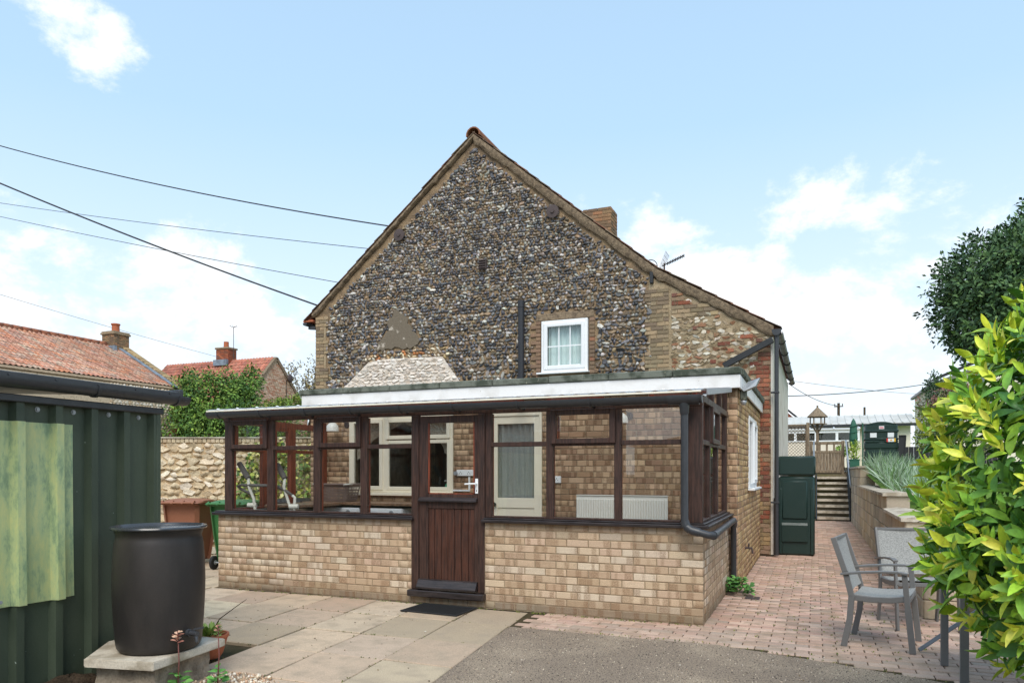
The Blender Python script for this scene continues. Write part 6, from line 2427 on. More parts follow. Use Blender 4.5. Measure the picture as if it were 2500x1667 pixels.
for i in range(7):
    q = cw(2.62 + random.uniform(-.25, .25), 3.25 + random.uniform(-.25, .25), 0)
    lv.ring_tube([q, q + Vector((random.uniform(-.1, .1), random.uniform(-.1, .1), .5)), q + Vector((random.uniform(-.2, .2), random.uniform(-.2, .2), 1.2))], [.025, .02, .012], 8)
lv.build('stems', 'bark', lh, smooth=True)
fol = bpy.data.objects.new('foliage', None)
fol.parent = lh
fol.matrix_parent_inverse = WM[lh].inverted()
COL.objects.link(fol)
WM[fol] = Matrix.Identity(4)
pieces('leaf', 'leaves', fol, LAUREL, items, 'leaf', smooth=True)

# dark evergreen tree behind it
tr_ = thing('evergreen_tree', 'large dark evergreen tree rising behind the laurel bush', 'tree', cw(10.2, 14, 1.2))
lobes = [(cw(9.35, 13.2, 4.55), (1.55, 1.5, 1.20)), (cw(9.3, 13.3, 5.0), (1.35, 1.4, .85)), (cw(10.4, 13.4, 5.2), (1.6, 1.5, 1.15)), (cw(11.3, 13.6, 5.8), (1.7, 1.6, 1.4)), (cw(10.2, 13.4, 4.4), (1.5, 1.4, 1.3)), (cw(8.75, 13.0, 4.15), (.85, .9, .85))]
items = cloud(lobes, 60000, .085, [(74, 104, 64), (62, 90, 58), (90, 120, 72), (54, 80, 54), (104, 134, 82)], .2, .70)
join_rest('crown', tr_, SMALL, items, 'leaf_matt')
trunk('trunk', [cw(10.2, 13.6, 1.0), cw(10.1, 13.6, 2.8), cw(10.3, 13.5, 5.2)], [.2, .16, .05], 'bark', tr_, [([cw(10.1, 13.6, 2.9), cw(9.4, 13.4, 4.2), cw(8.8, 13.1, 4.6)], [.1, .06, .02]), ([cw(10.15, 13.6, 3.4), cw(10.9, 13.5, 5.2)], [.09, .03])])


def shrub(name, label, lobes, n, size, pal, parent_loc, m='leaf_matt', stems=5, shell=.45, cat='shrub'):
    t = thing(name, label, cat, parent_loc)
    join_rest('foliage', t, SMALL, cloud(lobes, n, size, pal, .4, shell), m)
    g = MB()
    for i in range(stems):
        c, r = random.choice(lobes)
        q = Vector(parent_loc) + Vector((random.uniform(-.1, .1), random.uniform(-.1, .1), 0))
        e = Vector(c) + rvec() * min(r) * .7
        g.ring_tube([q, q.lerp(e, .5) + rvec() * .05, e], [.03 * min(r) + .006, .02 * min(r) + .004, .004], 6)
    g.build('stems', 'bark', t, smooth=True)
    return t


def at(px, py, Z):                      # a point in the photograph carried to depth Z
    r_, u_ = (px - 1250) / 1775, (1152 - py) / 1775
    return cw(r_ * Z, Z, CAM.z + u_ * Z)


# shrubs on the upper garden
q = at(2300, 1080, 15)
shrub('garden_shrub', 'loose yellow-green shrub at the edge of the upper lawn', [(at(2290, 1065, 15), (.42, .5, .36)), (at(2320, 1040, 15.2), (.5, .5, .5)), (at(2265, 1070, 15), (.28, .3, .25)), (at(2260, 1020, 15), (.18, .2, .22)), (at(2340, 1090, 15), (.5, .5, .4))], 3600, .055, [(150, 164, 74), (120, 138, 62), (170, 178, 90), (96, 116, 56)], (q.x, q.y, 1.3))
q = at(2340, 985, 24)
shrub('reddish_shrub', 'purple-tinged shrub by the cream house gable', [(at(2315, 992, 24), (.9, .6, .45)), (at(2350, 975, 24), (.8, .6, .6))], 2200, .09, [(132, 92, 84), (110, 100, 70), (92, 110, 60), (150, 110, 98)], (q.x, q.y, 1.5))
q = at(2290, 960, 30)
shrub('conifer', 'dark slim conifer beside the cream house', [(at(2283, 955, 30), (.35, .35, .8)), (at(2300, 965, 30), (.7, .5, .6))], 1800, .1, [(60, 84, 56), (48, 70, 48), (80, 104, 62)], (q.x, q.y, 1.5))
# iris and daffodil leaves on the bank behind the wall
bank = []
for i in range(1500):
    y = random.uniform(5.6, 12.4)
    x = random.uniform(2.15, 2.75) + (.25 if y < 7 else 0) * random.random()
    z0 = 1.02 + .055 * (y - 5.5)
    h = random.uniform(.28, .52) * (1.15 if y > 7.5 else .85)
    lean = rvec() * .55
    d = Vector((lean.x - .15, lean.y, 1.0)).normalized()
    bank.append((0 if random.random() < .5 else 1, leaf_m(Vector((x, y, z0 - .03)), d, rvec() + Vector((-.5, -.6, .2)), h), pick([(134, 158, 128), (150, 172, 146), (112, 142, 98), (96, 128, 76), (160, 180, 156)], .14)))
BL = [leaf_proto(.040, .45, .5, 4), leaf_proto(.034, .25, .5, 4)]
o = join_rest('bank_foliage', None, BL, bank, 'leaf_matt')
tag(o, 'grey-green strappy leaves spilling over the retaining wall coping', 'foliage')
# small planter plant by the parasol
q = Vector((2.1, 18.25, 1.82))
shrub('potted_shrub', 'small yellow-green plant in the planter by the folded parasol', [((2.08, 18.22, 2.02), (.16, .16, .2)), ((2.14, 18.25, 2.2), (.12, .12, .14))], 420, .06, [(150, 176, 70), (120, 150, 60), (176, 190, 90)], tuple(q))
q = Vector(far((1.55, 2.0), 17.5, 19.0))
shrub('lime_shrub', 'lime green shrub showing through the open gate top', [((1.78, 19.0, 2.12), (.16, .15, .18))], 380, .06, [(150, 180, 60), (120, 160, 50)], (1.8, 19.0, 1.42))

# weed clump at the drain
wdp = thing('weed_clump', 'leafy green weed growing at the foot of the downpipe', 'plant', (.12, 1.95, 0))
items = []
for i in range(190):
    a, r = random.uniform(0, 6.28), random.random() ** .6 * .17
    p = Vector((.13 + r * math.cos(a), 1.95 + r * math.sin(a) * 1.2, .03 + random.random() * (.19 - .5 * r)))
    items.append((random.randrange(2), leaf_m(p, Vector((math.cos(a), math.sin(a), .3)) + rvec() * .6, Vector((0, -.3, 1)) + rvec() * .4, random.uniform(.04, .065)), pick([(88, 136, 66), (108, 156, 78), (72, 116, 56)], .15)))
join_rest('foliage', wdp, [leaf_proto(.9, .2, .2, 3), leaf_proto(.8, .1, .3, 3)], items, 'leaf_matt')
dg = thing('drain_grating', 'small black drain grating in the block paving beside the weed', 'drain', (.30, 1.75, 0))
MB().box(.22, .38, 1.66, 1.84, -.004, .002).build('frame', 'iron', dg)
for i in range(5):
    MB().box(.232 + i * .029, .246 + i * .029, 1.67, 1.83, .0025, .006).build('bar', 'iron', dg)

# variegated ivy on the garden wall, seen through the porch
iv = thing('variegated_ivy', 'cream-edged green ivy on the garden wall behind the porch glazing', 'climber', (-7.2, 3.2, 0))
items = []
for i in range(2600):
    s = random.uniform(3.0, 4.75)
    top = 1.95 + .12 * math.sin(s * 7)
    left = (s - 3.0) / .5
    z = random.uniform(.25, top)
    if s < 3.5 and z > .7 + left * 1.25 + random.uniform(-.2, .2):
        continue
    p = WA + wd * s + Vector((0, 0, z)) + wn_ * random.uniform(.0, .26)
    items.append((random.randrange(2), leaf_m(p, rvec() + Vector((0, 0, -.5)), wn_ + rvec() * .7 + Vector((0, 0, .4)), random.uniform(.05, .085)), pick([(206, 206, 110), (176, 190, 86), (120, 150, 70), (92, 126, 62), (228, 222, 156), (70, 104, 56)], .15)))
join_rest('foliage', iv, [leaf_proto(.85, .1, .2, 3), leaf_proto(.75, .2, .25, 3)], items, 'leaf_matt')

# ------------------------------------------------------------------ far roofs on the left
def pantile(w=.235, l=.36):
    n = 7
    v, f = [], []
    for k, (yy, lift) in enumerate(((0, .03), (l, 0.0))):
        for i in range(n):
            u = i / (n - 1)
            v.append(((u - .5) * w * 1.06, yy, lift + .028 * math.sin(u * 2 * math.pi + .3)))
    for i in range(n):
        v.append((v[i][0], 0, v[i][2] - .02))
    for i in range(n - 1):
        f += [(i, i + 1, n + i + 1, n + i), (2 * n + i, 2 * n + i + 1, i + 1, i)]
    return v, f


PT = [pantile(), pantile(.24, .36)]


def tile_roof(parent, ridge0, ridge1, down, slope_len, pal, gauge=.30, w=.235, limit=300):
    """courses of pantiles from the ridge line down the slope"""
    r0, r1, dn = Vector(ridge0), Vector(ridge1), Vector(down).normalized()
    al = (r1 - r0).normalized()
    nr = al.cross(dn)
    if nr.z < 0:
        nr = -nr
    items = []
    for k in range(int(slope_len / gauge)):
        for i in range(int((r1 - r0).length / w)):
            p = r0 + al * ((i + .5) * w) + dn * ((k + 1) * gauge) + nr * (.03 + random.uniform(-.004, .008))
            y = -dn
            x = y.cross(nr).normalized()
            m = Matrix((x, y, nr)).transposed().to_4x4()
            m.translation = p
            items.append((random.randrange(2), m @ Matrix.Rotation(random.uniform(-.015, .015), 4, 'Z'), pick(pal, .12)))
    pieces('roof_tile', 'roof_tiles', parent, PT, items, 'pantile', limit=limit, smooth=False)


def sc_(p, k):
    return CAM + (Vector(p) - CAM) * k


K1 = 1.32
lhs = thing('long_tiled_house', 'long low house with weathered orange pantile roof behind the shed', 'house', (sc_((-24, 11, 0), K1).x, sc_((-24, 11, 0), K1).y, 0))
RA, RB = sc_((-25.6, 6.5, 6.57), K1), sc_((-25.6, 14.55, 6.57), K1)
EA, EB = sc_((-22.25, 6.5, 4.68), K1), sc_((-22.25, 14.25, 4.68), K1)
EB = Vector((EA.x, RB.y, EA.z))
dn = Vector((EA.x - RA.x, 0, EA.z - RA.z))
g = MB().prism([(RA.x, RA.y, RA.z), (EA.x, EA.y, EA.z), (EA.x - .3, EA.y, EA.z - .3), (2 * RA.x - EA.x, EA.y, EA.z - .3), (2 * RA.x - EA.x, EA.y, EA.z)], (0, RB.y - RA.y, 0))
rf_ = g.build('roof', 'mortar_tan', lhs)
tile_roof(rf_, RA, RB, dn, dn.length, [(196, 148, 124), (186, 136, 114), (204, 160, 136), (178, 132, 112), (198, 138, 108), (174, 142, 126), (190, 164, 144)])
hw = MB().box(EA.x - .3, EA.x - .02, RA.y, RB.y - .1, -.1, EA.z - .08).box(2 * RA.x - EA.x, EA.x - .3, RB.y - .4, RB.y - .1, -.1, EA.z).build('wall', 'rubble', lhs)
hw['col'] = [*srgb(206, 186, 158)]
items = []
z = 1.6
while z < EA.z - .2:
    y = RB.y - 4
    while y < RB.y - .55:
        w = random.uniform(.12, .24)
        items.append((random.randrange(10), TR((EA.x - .015, y + w / 2, z + .07), (random.uniform(-.6, .6), 0, 0), (.06, w * .98, .15)), pick([(222, 208, 188), (206, 190, 166), (230, 218, 202), (196, 172, 140)], .08)))
        y += w
    z += .135
pieces('stone', 'stones', hw, STONES, items, 'rubble', limit=120)
qb = []
for k in range(int((EA.z - 1.2) / .075)):
    ln_ = .5 if (k // 4) % 2 else .34
    qb += brick_run((EA.x, RB.y - .1 - ln_), (EA.x, RB.y - .1), 1.1 + k * .075, 1, lambda p, k: pick([(198, 140, 98), (186, 128, 90), (206, 156, 112)], .1))
pieces('brick', 'bricks', hw, BP, qb, 'stack_brick', limit=80)
par = MB()
par.prism([(RA.x, RB.y - .02, RA.z + .12), (EA.x + .1, RB.y - .02, EA.z + .05), (EA.x + .1, RB.y - .02, EA.z - .25), (RA.x, RB.y - .02, RA.z - .18)], (0, .36, 0))
par.build('gable_parapet', 'mortar_tan', lhs)
items = []
L_ = dn.length
for i in range(int(L_ / .078)):
    p = Vector((RA.x, RB.y + .16, RA.z + .17)) + dn.normalized() * (i * .078)
    m = Matrix.Translation(p) @ Matrix.Rotation(-math.atan2(dn.z, dn.x), 4, 'Y')
    items.append((0, m, pick([(178, 152, 112), (160, 136, 100), (192, 164, 120), (140, 120, 92)], .1)))
pieces('coping_brick', 'coping_bricks', par and lhs, [cbox(.07, .42, .10, .01)], items, 'stack_brick')
MB().prism([(RA.x, RB.y - .30, RA.z + .075), (EA.x + .05, RB.y - .30, EA.z + .075), (EA.x + .05, RB.y - .30, EA.z + .13), (RA.x, RB.y - .30, RA.z + .13)], (0, .27, 0)).build('lead_flashing', 'lead', lhs)
sk0 = sc_((-25.95, 14.15, 6.0), K1)
sx, sy = sk0.x, RB.y - .62
stw = MB().box(sx + .02, sx + .88, sy + .02, sy + .94, RA.z - 1.0, RA.z + .60).build('chimney', 'mortar_tan', lhs)
items = brick_run((sx, sy), (sx + .9, sy), RA.z - .9, 20, stc) + brick_run((sx + .9, sy), (sx + .9, sy + .96), RA.z - .9, 20, stc, start_half=1)
pieces('brick', 'bricks', stw, BP, items, 'stack_brick', limit=160)
MB().box(sx - .06, sx + .96, sy - .06, sy + 1.02, RA.z + .605, RA.z + .70, .01).box(sx - .02, sx + .92, sy - .02, sy + .98, RA.z + .7005, RA.z + .78, .01).build('chimney_cap', 'mortar_tan', stw)
g = MB()
g.lathe([(.20, 0), (.19, .38), (.23, .40), (.23, .47), (.19, .48), (.17, .48), (.16, .1)], 16, (sx + .45, sy + .48, RA.z + .78))
g.build('chimney_pot', 'terracotta', stw, auto=True)
MB().box(sx - .1, sx + 1.15, sy - .16, sy - .004, RA.z - .45, RA.z - .05).build('lead_apron', 'lead', stw)
for i in range(int((RB.y - RA.y - .6) / .45)):
    g = MB().ring_tube([(RA.x, RA.y + i * .45 + .005, RA.z + .05), (RA.x, RA.y + i * .45 + .44, RA.z + .05)], [.14, .13], 10)
    o = g.build('ridge_tile', 'pantile', rf_, smooth=True)
    o['col'] = [*jit(srgb(150, 96, 74), .1)]

K2 = 1.30
c2 = thing('ivy_cottage', 'red tiled cottage with pale brick gable half covered in ivy', 'house', (sc_((-27, 21.8, 0), K2).x, sc_((-27, 21.8, 0), K2).y, 0))
RR, RL = sc_((-23.6, 21.78, 7.09), K2), sc_((-30.9, 21.78, 7.20), K2)
RL.z = RR.z
hwid = sc_((-23.6, 23.7, 5), K2).y - RR.y + .6
drop = RR.z - sc_((-23.6, 23.64, 5.07), K2).z + .7
dn2 = Vector((0, -hwid, -drop))
g = MB().prism([(RL.x, RL.y, RL.z), (RL.x, RL.y - hwid, RL.z - drop), (RL.x, RL.y - hwid + .2, RL.z - drop - .2), (RL.x, RL.y + hwid, RL.z - drop - .2), (RL.x, RL.y + hwid, RL.z - drop)], (RR.x - RL.x - .12, 0, 0))
rf2 = g.build('roof', 'mortar_tan', c2)
tile_roof(rf2, RL, RR + Vector((-.1, 0, 0)), dn2, dn2.length + .1, [(182, 116, 96), (172, 108, 90), (192, 126, 104), (162, 106, 92), (180, 122, 104)], .31, .245)
gx = RR.x
g = MB().prism([(gx - .3, RR.y, RR.z - .02), (gx - .3, RR.y + hwid, RR.z - drop - .02), (gx - .3, RR.y + hwid, -.1), (gx - .3, RR.y - hwid, -.1), (gx - .3, RR.y - hwid, RR.z - drop - .02)], (.29, 0, 0))
gwl = g.build('gable_wall', 'mortar_tan', c2)
items = []
zc_ = 2.2
cpal = [(208, 172, 146), (196, 158, 132), (216, 188, 164), (184, 134, 108), (202, 178, 152), (176, 146, 122)]
while zc_ < RR.z:
    hw_ = hwid * max(0, (RR.z - zc_ - .25)) / drop if zc_ > RR.z - drop else hwid
    hw_ = min(hw_, hwid)
    if hw_ > .12:
        items += brick_run((gx, RR.y - hw_), (gx, RR.y + hw_), zc_, 1, lambda p, k: pick(cpal, .09), start_half=int(zc_ / .075) % 2)
    zc_ += .075
pieces('brick', 'bricks', gwl, BP, items, 'stack_brick', limit=300)
for s in (-1, 1):
    MB().bar((gx - .05, RR.y, RR.z - .05), (gx - .05, RR.y + s * hwid, RR.z - drop - .05), .22, .2).build('verge', 'mortar_fillet', c2)
MB().box(RL.x, gx - .31, RR.y - hwid + .3, RR.y - hwid + .6, -.1, RR.z - drop - .12).build('front_wall', 'mortar_tan', c2)
s0 = sc_((-27.2, 21.5, 7.1), K2)
s1 = sc_((-26.42, 22.1, 7.75), K2)
ck = MB().box(s0.x + .02, s1.x - .02, RR.y - .38, RR.y + .38, RR.z - .7, s1.z - .12).build('chimney', 'mortar_tan', c2)
rbc = lambda p, k: pick([(160, 92, 66), (146, 84, 62), (172, 104, 76), (134, 86, 68)], .1)
items = brick_run((s0.x, RR.y - .40), (s1.x, RR.y - .40), RR.z - .5, 16, rbc) + brick_run((s1.x, RR.y - .40), (s1.x, RR.y + .40), RR.z - .5, 16, rbc, start_half=1)
items = [i for i in items if i[1].translation.z < s1.z - .1]
pieces('brick', 'bricks', ck, BP, items, 'stack_brick', limit=100)
MB().box(s0.x - .06, s1.x + .06, RR.y - .46, RR.y + .46, s1.z - .12, s1.z, .02).build('chimney_cap', 'mortar_tan', ck)
g = MB()
mxx = (s0.x + s1.x) / 2
g.lathe([(.17, 0), (.16, .42), (.14, .42), (.13, .1)], 14, (mxx, RR.y, s1.z))
pot = g.build('chimney_pot', 'red_paint', ck, auto=True)
pot.data.materials[0] = MATS['terracotta']
MB().box(s0.x - .05, s1.x + .05, RR.y - .60, RR.y - .405, RR.z - .36, RR.z + .02).build('lead_apron', 'lead', ck)
ae = thing('mast_aerial', 'thin aerial mast beside the red cottage chimney', 'aerial', (s1.x + .12, RR.y, RR.z))
ztop = sc_((-26.3, 21.78, 8.76), K2).z
MB().cyl((s1.x + .12, RR.y, RR.z - .2), (s1.x + .12, RR.y, ztop), .02, n=6).build('mast', 'iron', ae)
g = MB()
for a in np.linspace(0, math.pi * 2, 7)[:-1]:
    g.bar((s1.x + .12, RR.y, ztop), (s1.x + .12 + .28 * math.cos(a), RR.y + .28 * math.sin(a), ztop + .12), .02, .02)
g.build('radials', 'iron', ae)
dsh = thing('satellite_dish', 'small dark satellite dish on the pale brick gable', 'satellite dish', (gx, RR.y + .9, 6))
dc = at(729, 916, 46)
dy = RR.y + .95
dz = dc.z
MB().cyl((gx, dy, dz - .1), (gx + .25, dy, dz - .05), .025, n=8).build('arm', 'iron', dsh)
g = MB()
g.lathe([(.01, .06), (.15, .04), (.28, 0), (.28, .012), (.15, .055), (.01, .075)], 20)
g.v = [(gx + .30 + p[2], dy + p[0] * .9, dz + p[1]) for p in g.v]
g.build('dish', 'iron', dsh, smooth=True)
MB().ring_tube([(gx + .03, dy, dz - .15), (gx + .03, dy - .06, dz - .6), (gx + .03, dy, dz - 1.5)], .02, 6).build('cable', 'cable', dsh)

# ivy over the cottage front and the thicket before it
ivt = thing('ivy_thicket', 'dense green ivy thicket swallowing the red cottage front', 'ivy', tuple(at(500, 1060, 41).xy) + (0,))
lob = []
for (px, py, Z, rx, ry_, rz_) in ((440, 1000, 40, 1.1, 1, 1.7), (490, 985, 40, 1.5, 1.2, 1.8), (545, 985, 40, 1.4, 1.2, 1.9), (590, 1010, 40.5, 1.2, 1, 1.6), (450, 1060, 39, 1.6, 1.2, 1.6), (520, 1060, 39, 1.8, 1.3, 1.6), (590, 1060, 39, 1.6, 1.2, 1.5), (640, 1065, 39.5, 1.3, 1.0, 1.1), (465, 945, 41.5, .8, .5, .8), (448, 955, 41.5, .7, .6, .7), (600, 950, 41.5, 1.0, .7, 1.0), (615, 925, 42.3, .6, .4, .7), (570, 965, 41, 1.0, .8, .8), (690, 1060, 40, 1.4, 1.0, 1.0)):
    lob.append((at(px, py, Z - 1.6), (rx, ry_, rz_)))
items = cloud(lob, 30000, .15, [(104, 138, 58), (84, 116, 52), (128, 156, 66), (64, 96, 48), (92, 124, 50)], -.1, .6, .3)
join_rest('foliage', ivt, SMALL, items, 'leaf_matt')
g = MB()
for i in range(12):
    c, r = lob[i]
    g.ring_tube([(c.x, c.y, 0), (c.x, c.y, c.z * .5), tuple(c)], [.09, .07, .02], 6)
g.build('stems', 'bark', ivt, smooth=True)
# cottage-side creeper by the gable corner
q = at(690, 985, 37)
shrub('creeper', 'low green creeper on the wall top right of the pale gable', [(at(672, 990, 37), (.7, .5, .25)), (at(710, 985, 37), (.8, .5, .28)), (at(735, 978, 37), (.6, .4, .3))], 1500, .11, [(110, 136, 56), (140, 156, 66), (86, 112, 48)], (q.x, q.y, 0), cat='climber')

# sparse spring tree behind the cottage gable
sp = thing('spring_tree', 'sparse budding tree between the pale gable and the flint cottage', 'tree', tuple(at(745, 1000, 50).xy) + (0,))
base = at(745, 1000, 50)
base.z = 0
tips = []
g = MB()
for i in range(26):
    e = at(random.uniform(690, 800), random.uniform(885, 990), 50 + random.uniform(-1, 1))
    mid = base.lerp(e, .55) + rvec() * .5
    mid.z = e.z * .72
    g.ring_tube([base + Vector((0, 0, 2)), mid, e], [.06, .04, .012], 5)
    for _ in range(3):
        s = mid.lerp(e, random.uniform(.3, .9))
        e2 = s + rvec() * .7 + Vector((0, 0, .5))
        g.ring_tube([s, e2], [.018, .006], 4)
        tips += [s.lerp(e2, t) for t in (.4, .7, 1.0)]
    tips += [mid.lerp(e, t) for t in (.5, .7, .85, 1.0)]
g.ring_tube([base, base + Vector((0, 0, 2.2))], [.16, .10], 8)
g.build('trunk', 'bark', sp, smooth=True)
items = []
for t in tips:
    for _ in range(5):
        items.append((random.randrange(2), leaf_m(t + rvec() * .16, rvec(), rvec() + Vector((0, 0, .5)), random.uniform(.11, .2)), pick([(142, 128, 70), (120, 112, 66), (168, 148, 92), (104, 92, 64)], .15)))
join_rest('crown', sp, SMALL, items, 'leaf_matt')

# ------------------------------------------------------------------ beyond the steps
bg_ = thing('metal_roofed_bungalow', 'low white bungalow with pale ribbed metal roof beyond the gate', 'house', (1, 28, 1.4))
BY = 27.0
be = far((2.0, 3.34), 25, BY)[2]
br = far((2.0, 3.68), 25, BY + 1.6)[2]
bxr = far((4.595, 3.3), 25, BY)[0]
MB().box(-8, bxr - .2, BY + .25, BY + 4, 1.35, be - .1).build('wall', 'wall_cream', bg_)
g = MB().prism([(-8.2, BY - .1, be), (-8.2, BY + 1.7, br), (-8.2, BY + 4.3, be), (-8.2, BY + 4.3, be - .06), (-8.2, BY + 1.7, br - .06), (-8.2, BY - .1, be - .06)], (bxr + 8.2, 0, 0))
mrf = g.build('roof', 'metal_roof', bg_)
x = -2.0
while x < bxr - .05:
    MB().bar((x, BY - .11, be + .015), (x, BY + 1.7, br + .015), .05, .035).build('standing_rib', 'metal_roof', mrf)
    x += .30
MB().box(-8.2, bxr, BY - .14, BY - .10, be - .13, be - .02).build('eaves_board', 'black_paint', bg_)
cs = thing('conservatory', 'white framed lean-to conservatory in front of the metal-roofed bungalow', 'conservatory', (1.5, 26, 1.4))
CYv = 25.6
cz0, cz1 = far((2, 2.70), 25, CYv)[2], far((2, 3.10), 25, CYv)[2]
czr = be - .16
cx0, cx1 = -3.0, far((2.6, 3), 25, CYv)[0]
g = MB().prism([(cx0, CYv - .1, cz1 + .04), (cx0, BY - .12, czr), (cx0, BY - .12, czr - .04), (cx0, CYv - .1, cz1)], (cx1 - cx0, 0, 0))
crf = g.build('roof', 'metal_roof', cs)
for i in range(7):
    x = cx0 + (cx1 - cx0) * i / 6
    MB().bar((x, CYv - .11, cz1 + .06), (x, BY - .13, czr + .02), .06, .04).build('roof_bar', 'white_upvc', cs)
MB().box(cx0, cx1, CYv - .06, CYv, cz1 - .10, cz1 - .002).build('head_rail', 'white_upvc', cs)
MB().box(cx0, cx1, CYv - .05, CYv + .05, 1.35, cz0 - .05).build('dwarf_wall', 'wall_cream', cs)
MB().box(cx0, cx1, CYv - .09, CYv, cz0 - .05, cz0).build('sill', 'white_upvc', cs)
nw = 7
for i in range(nw + 1):
    x = cx0 + (cx1 - cx0 - .1) * i / nw
    MB().box(x, x + .10, CYv - .05, CYv - .002, cz0 + .0005, cz1 - .101).build('post', 'white_upvc', cs)
for i in range(nw):
    x = cx0 + (cx1 - cx0 - .1) * i / nw + .10
    w = (cx1 - cx0 - .1) / nw - .10
    MB().box(x + .002, x + w - .002, CYv - .02, CYv - .015, cz0 + .001, cz1 - .102).build('pane', 'glass_dim', cs)
MB().box(cx0 + .1, cx1 - .1, CYv + .5, CYv + .52, cz0 - .2, cz1 - .1).build('blind', 'curtain', cs)
# low dark fence right of the tank
fe = thing('dark_fence', 'low dark grey board fence at the back of the upper lawn', 'fence', (5, 20.5, 1.5))
for i in range(22):
    MB().box(3.3 + i * .15, 3.3 + i * .15 + .142, 21.0, 21.03, 1.45, far((0, 2.16), 17, 21)[2], .004).build('board', 'dark_mesh', fe)

# cream house high on the right
ch_ = thing('cream_house', 'cream rendered house corner with dark eaves above the laurel', 'house', (9, 32, 1.5))
Yh = 30
ex, _, ez = 5.88, 0, 5.55
g = MB().prism([(5.98, Yh, 1.3), (5.98, Yh, 5.45), (7.4, Yh - .0, 6.0), (10, Yh, 7.2), (13, Yh, 7.2), (13, Yh, 1.3)], (0, 8, 0))
g.build('wall', 'wall_cream', ch_)
MB().bar((5.80, Yh - .25, 5.50), (10, Yh - .25, 7.30), .5, .10).build('roof_verge', 'dark_mesh', ch_)
MB().bar((5.84, Yh - .5, 5.40), (5.84, Yh + 8, 5.40), .14, .12).build('gutter', 'black_plastic', ch_)
MB().cyl((5.93, Yh - .08, 1.5), (5.93, Yh - .08, 5.38), .045, n=8).build('downpipe', 'black_plastic', ch_)
for (xa, xb, za, zb) in ((6.35, 6.75, 4.4, 5.15), (7.35, 7.8, 4.9, 5.75)):
    w = MB().box(xa, xb, Yh - .05, Yh - .001, za, zb, .01).build('window', 'white_upvc', ch_)
    MB().box(xa + .06, xb - .06, Yh - .056, Yh - .051, za + .06, zb - .06).build('pane', 'glass_dim', w)
# red brick gable far behind
rg = thing('red_brick_house', 'small far red brick gable peeping above the metal roof', 'house', (-.3, 46, 1))
Yg = 46
pa_ = [far((.14, 3.36), 17.5, Yg), far((.46, 3.12), 17.5, Yg)]
g = MB().prism([(-6, Yg, 1), (pa_[1][0] + .1, Yg, 1), (pa_[1][0] + .1, Yg, pa_[1][2] - .3), (pa_[0][0] - 1.2, Yg, pa_[0][2] + 1.0), (-6, Yg, pa_[0][2] - 1.5)], (0, 6, 0))
w = g.build('wall', 'brick_plain', rg)
w['col'] = [*srgb(186, 96, 66)]
MB().bar((pa_[1][0] + .35, Yg - .1, pa_[1][2] - .32), (pa_[0][0] - 1.2, Yg - .1, pa_[0][2] + 1.15), .3, .12).build('roof_verge', 'dark_mesh', rg)

# poles and wires
def pole(x, y, ztop, label, r=.10, arms=1):
    t = thing('utility_pole', label, 'pole', (x, y, 1))
    MB().cyl((x, y, 0), (x, y, ztop), r * 1.2, r, 10).build('mast', 'bark', t, auto=True)
    for k in range(arms):
        MB().bar((x - .3, y - r, ztop - .25 - k * .5), (x + .3, y - r, ztop - .25 - k * .5), .07, .07).build('cross_arm', 'bark', t)
        for s in (-1, 1):
            MB().cyl((x + s * .25, y - r, ztop - .2 - k * .5), (x + s * .25, y - r, ztop - .06 - k * .5), .035, n=8).build('insulator', 'iron', t)
    return t


pole(2.53, 50, 6.35, 'dark utility pole rising beyond the metal roof, left one', .09, 1)
pole(4.20, 50, 6.0, 'dark utility pole rising beyond the metal roof, right one', .07, 0)
pole(8.30, 50, 6.9, 'dark utility pole beside the cream house', .15, 1)


def wire(label, a, b, sag, r, m='cable', n=26):
    a, b = Vector(a), Vector(b)
    pts = []
    for i in range(n + 1):
        t = i / n
        p = a.lerp(b, t)
        p.z -= sag * 4 * t * (1 - t)
        pts.append(p)
    o = MB().ring_tube(pts, r, 5).build('overhead_wire', m, None, smooth=True)
    tag(o, label, 'wire', 'overhead wires')
    return o


k_ = 2500 / 2352
for (x0, y0, x1, y1, Z0_, Z1_, sg_, r, lab, mm) in (
        (0, 314, 897, 517, 24, 16.6, .34, .016, 'topmost black wire running from the left edge to the flint gable', 'cable'),
        (0, 411, 730, 700, 19, 16.9, .14, .020, 'thickest black cable sloping steeply to the left eave', 'cable'),
        (0, 459, 853, 571, 26, 16.7, .12, .008, 'thin grey wire, second above the thick cable at the gable', 'cable'),
        (0, 491, 778, 648, 24, 16.8, .10, .008, 'thin grey wire just above the thick cable at the gable', 'cable'),
        (0, 672, 505, 821, 34, 46, .12, .012, 'pale wire running down to the red cottage chimney', 'cable_grey')):
    sl = (y1 - y0) / (x1 - x0)
    a = at(-260 * k_, (y0 - 260 * sl) * k_, Z0_ * 1.0)
    ex = 40 if Z1_ < 40 else 0
    b = at((x1 + ex) * k_, (y1 + ex * sl) * k_, Z1_)
    wire(lab, a, b, sg_, r, mm)
wire('black wire crossing the sky beyond the cottage corner, rising to the right', at(1850, 968, 30), at(2420, 905, 42), .35, .020)
wire('drooping wire ending at the left pole beyond the metal roof', at(1885, 905, 40), (2.4, 49.8, 6.15), .35, .020)
wire('pale thin wire descending towards the pole by the cream house', at(1900, 925, 34), (8.2, 49.8, 6.7), .1, .012, 'cable_grey')

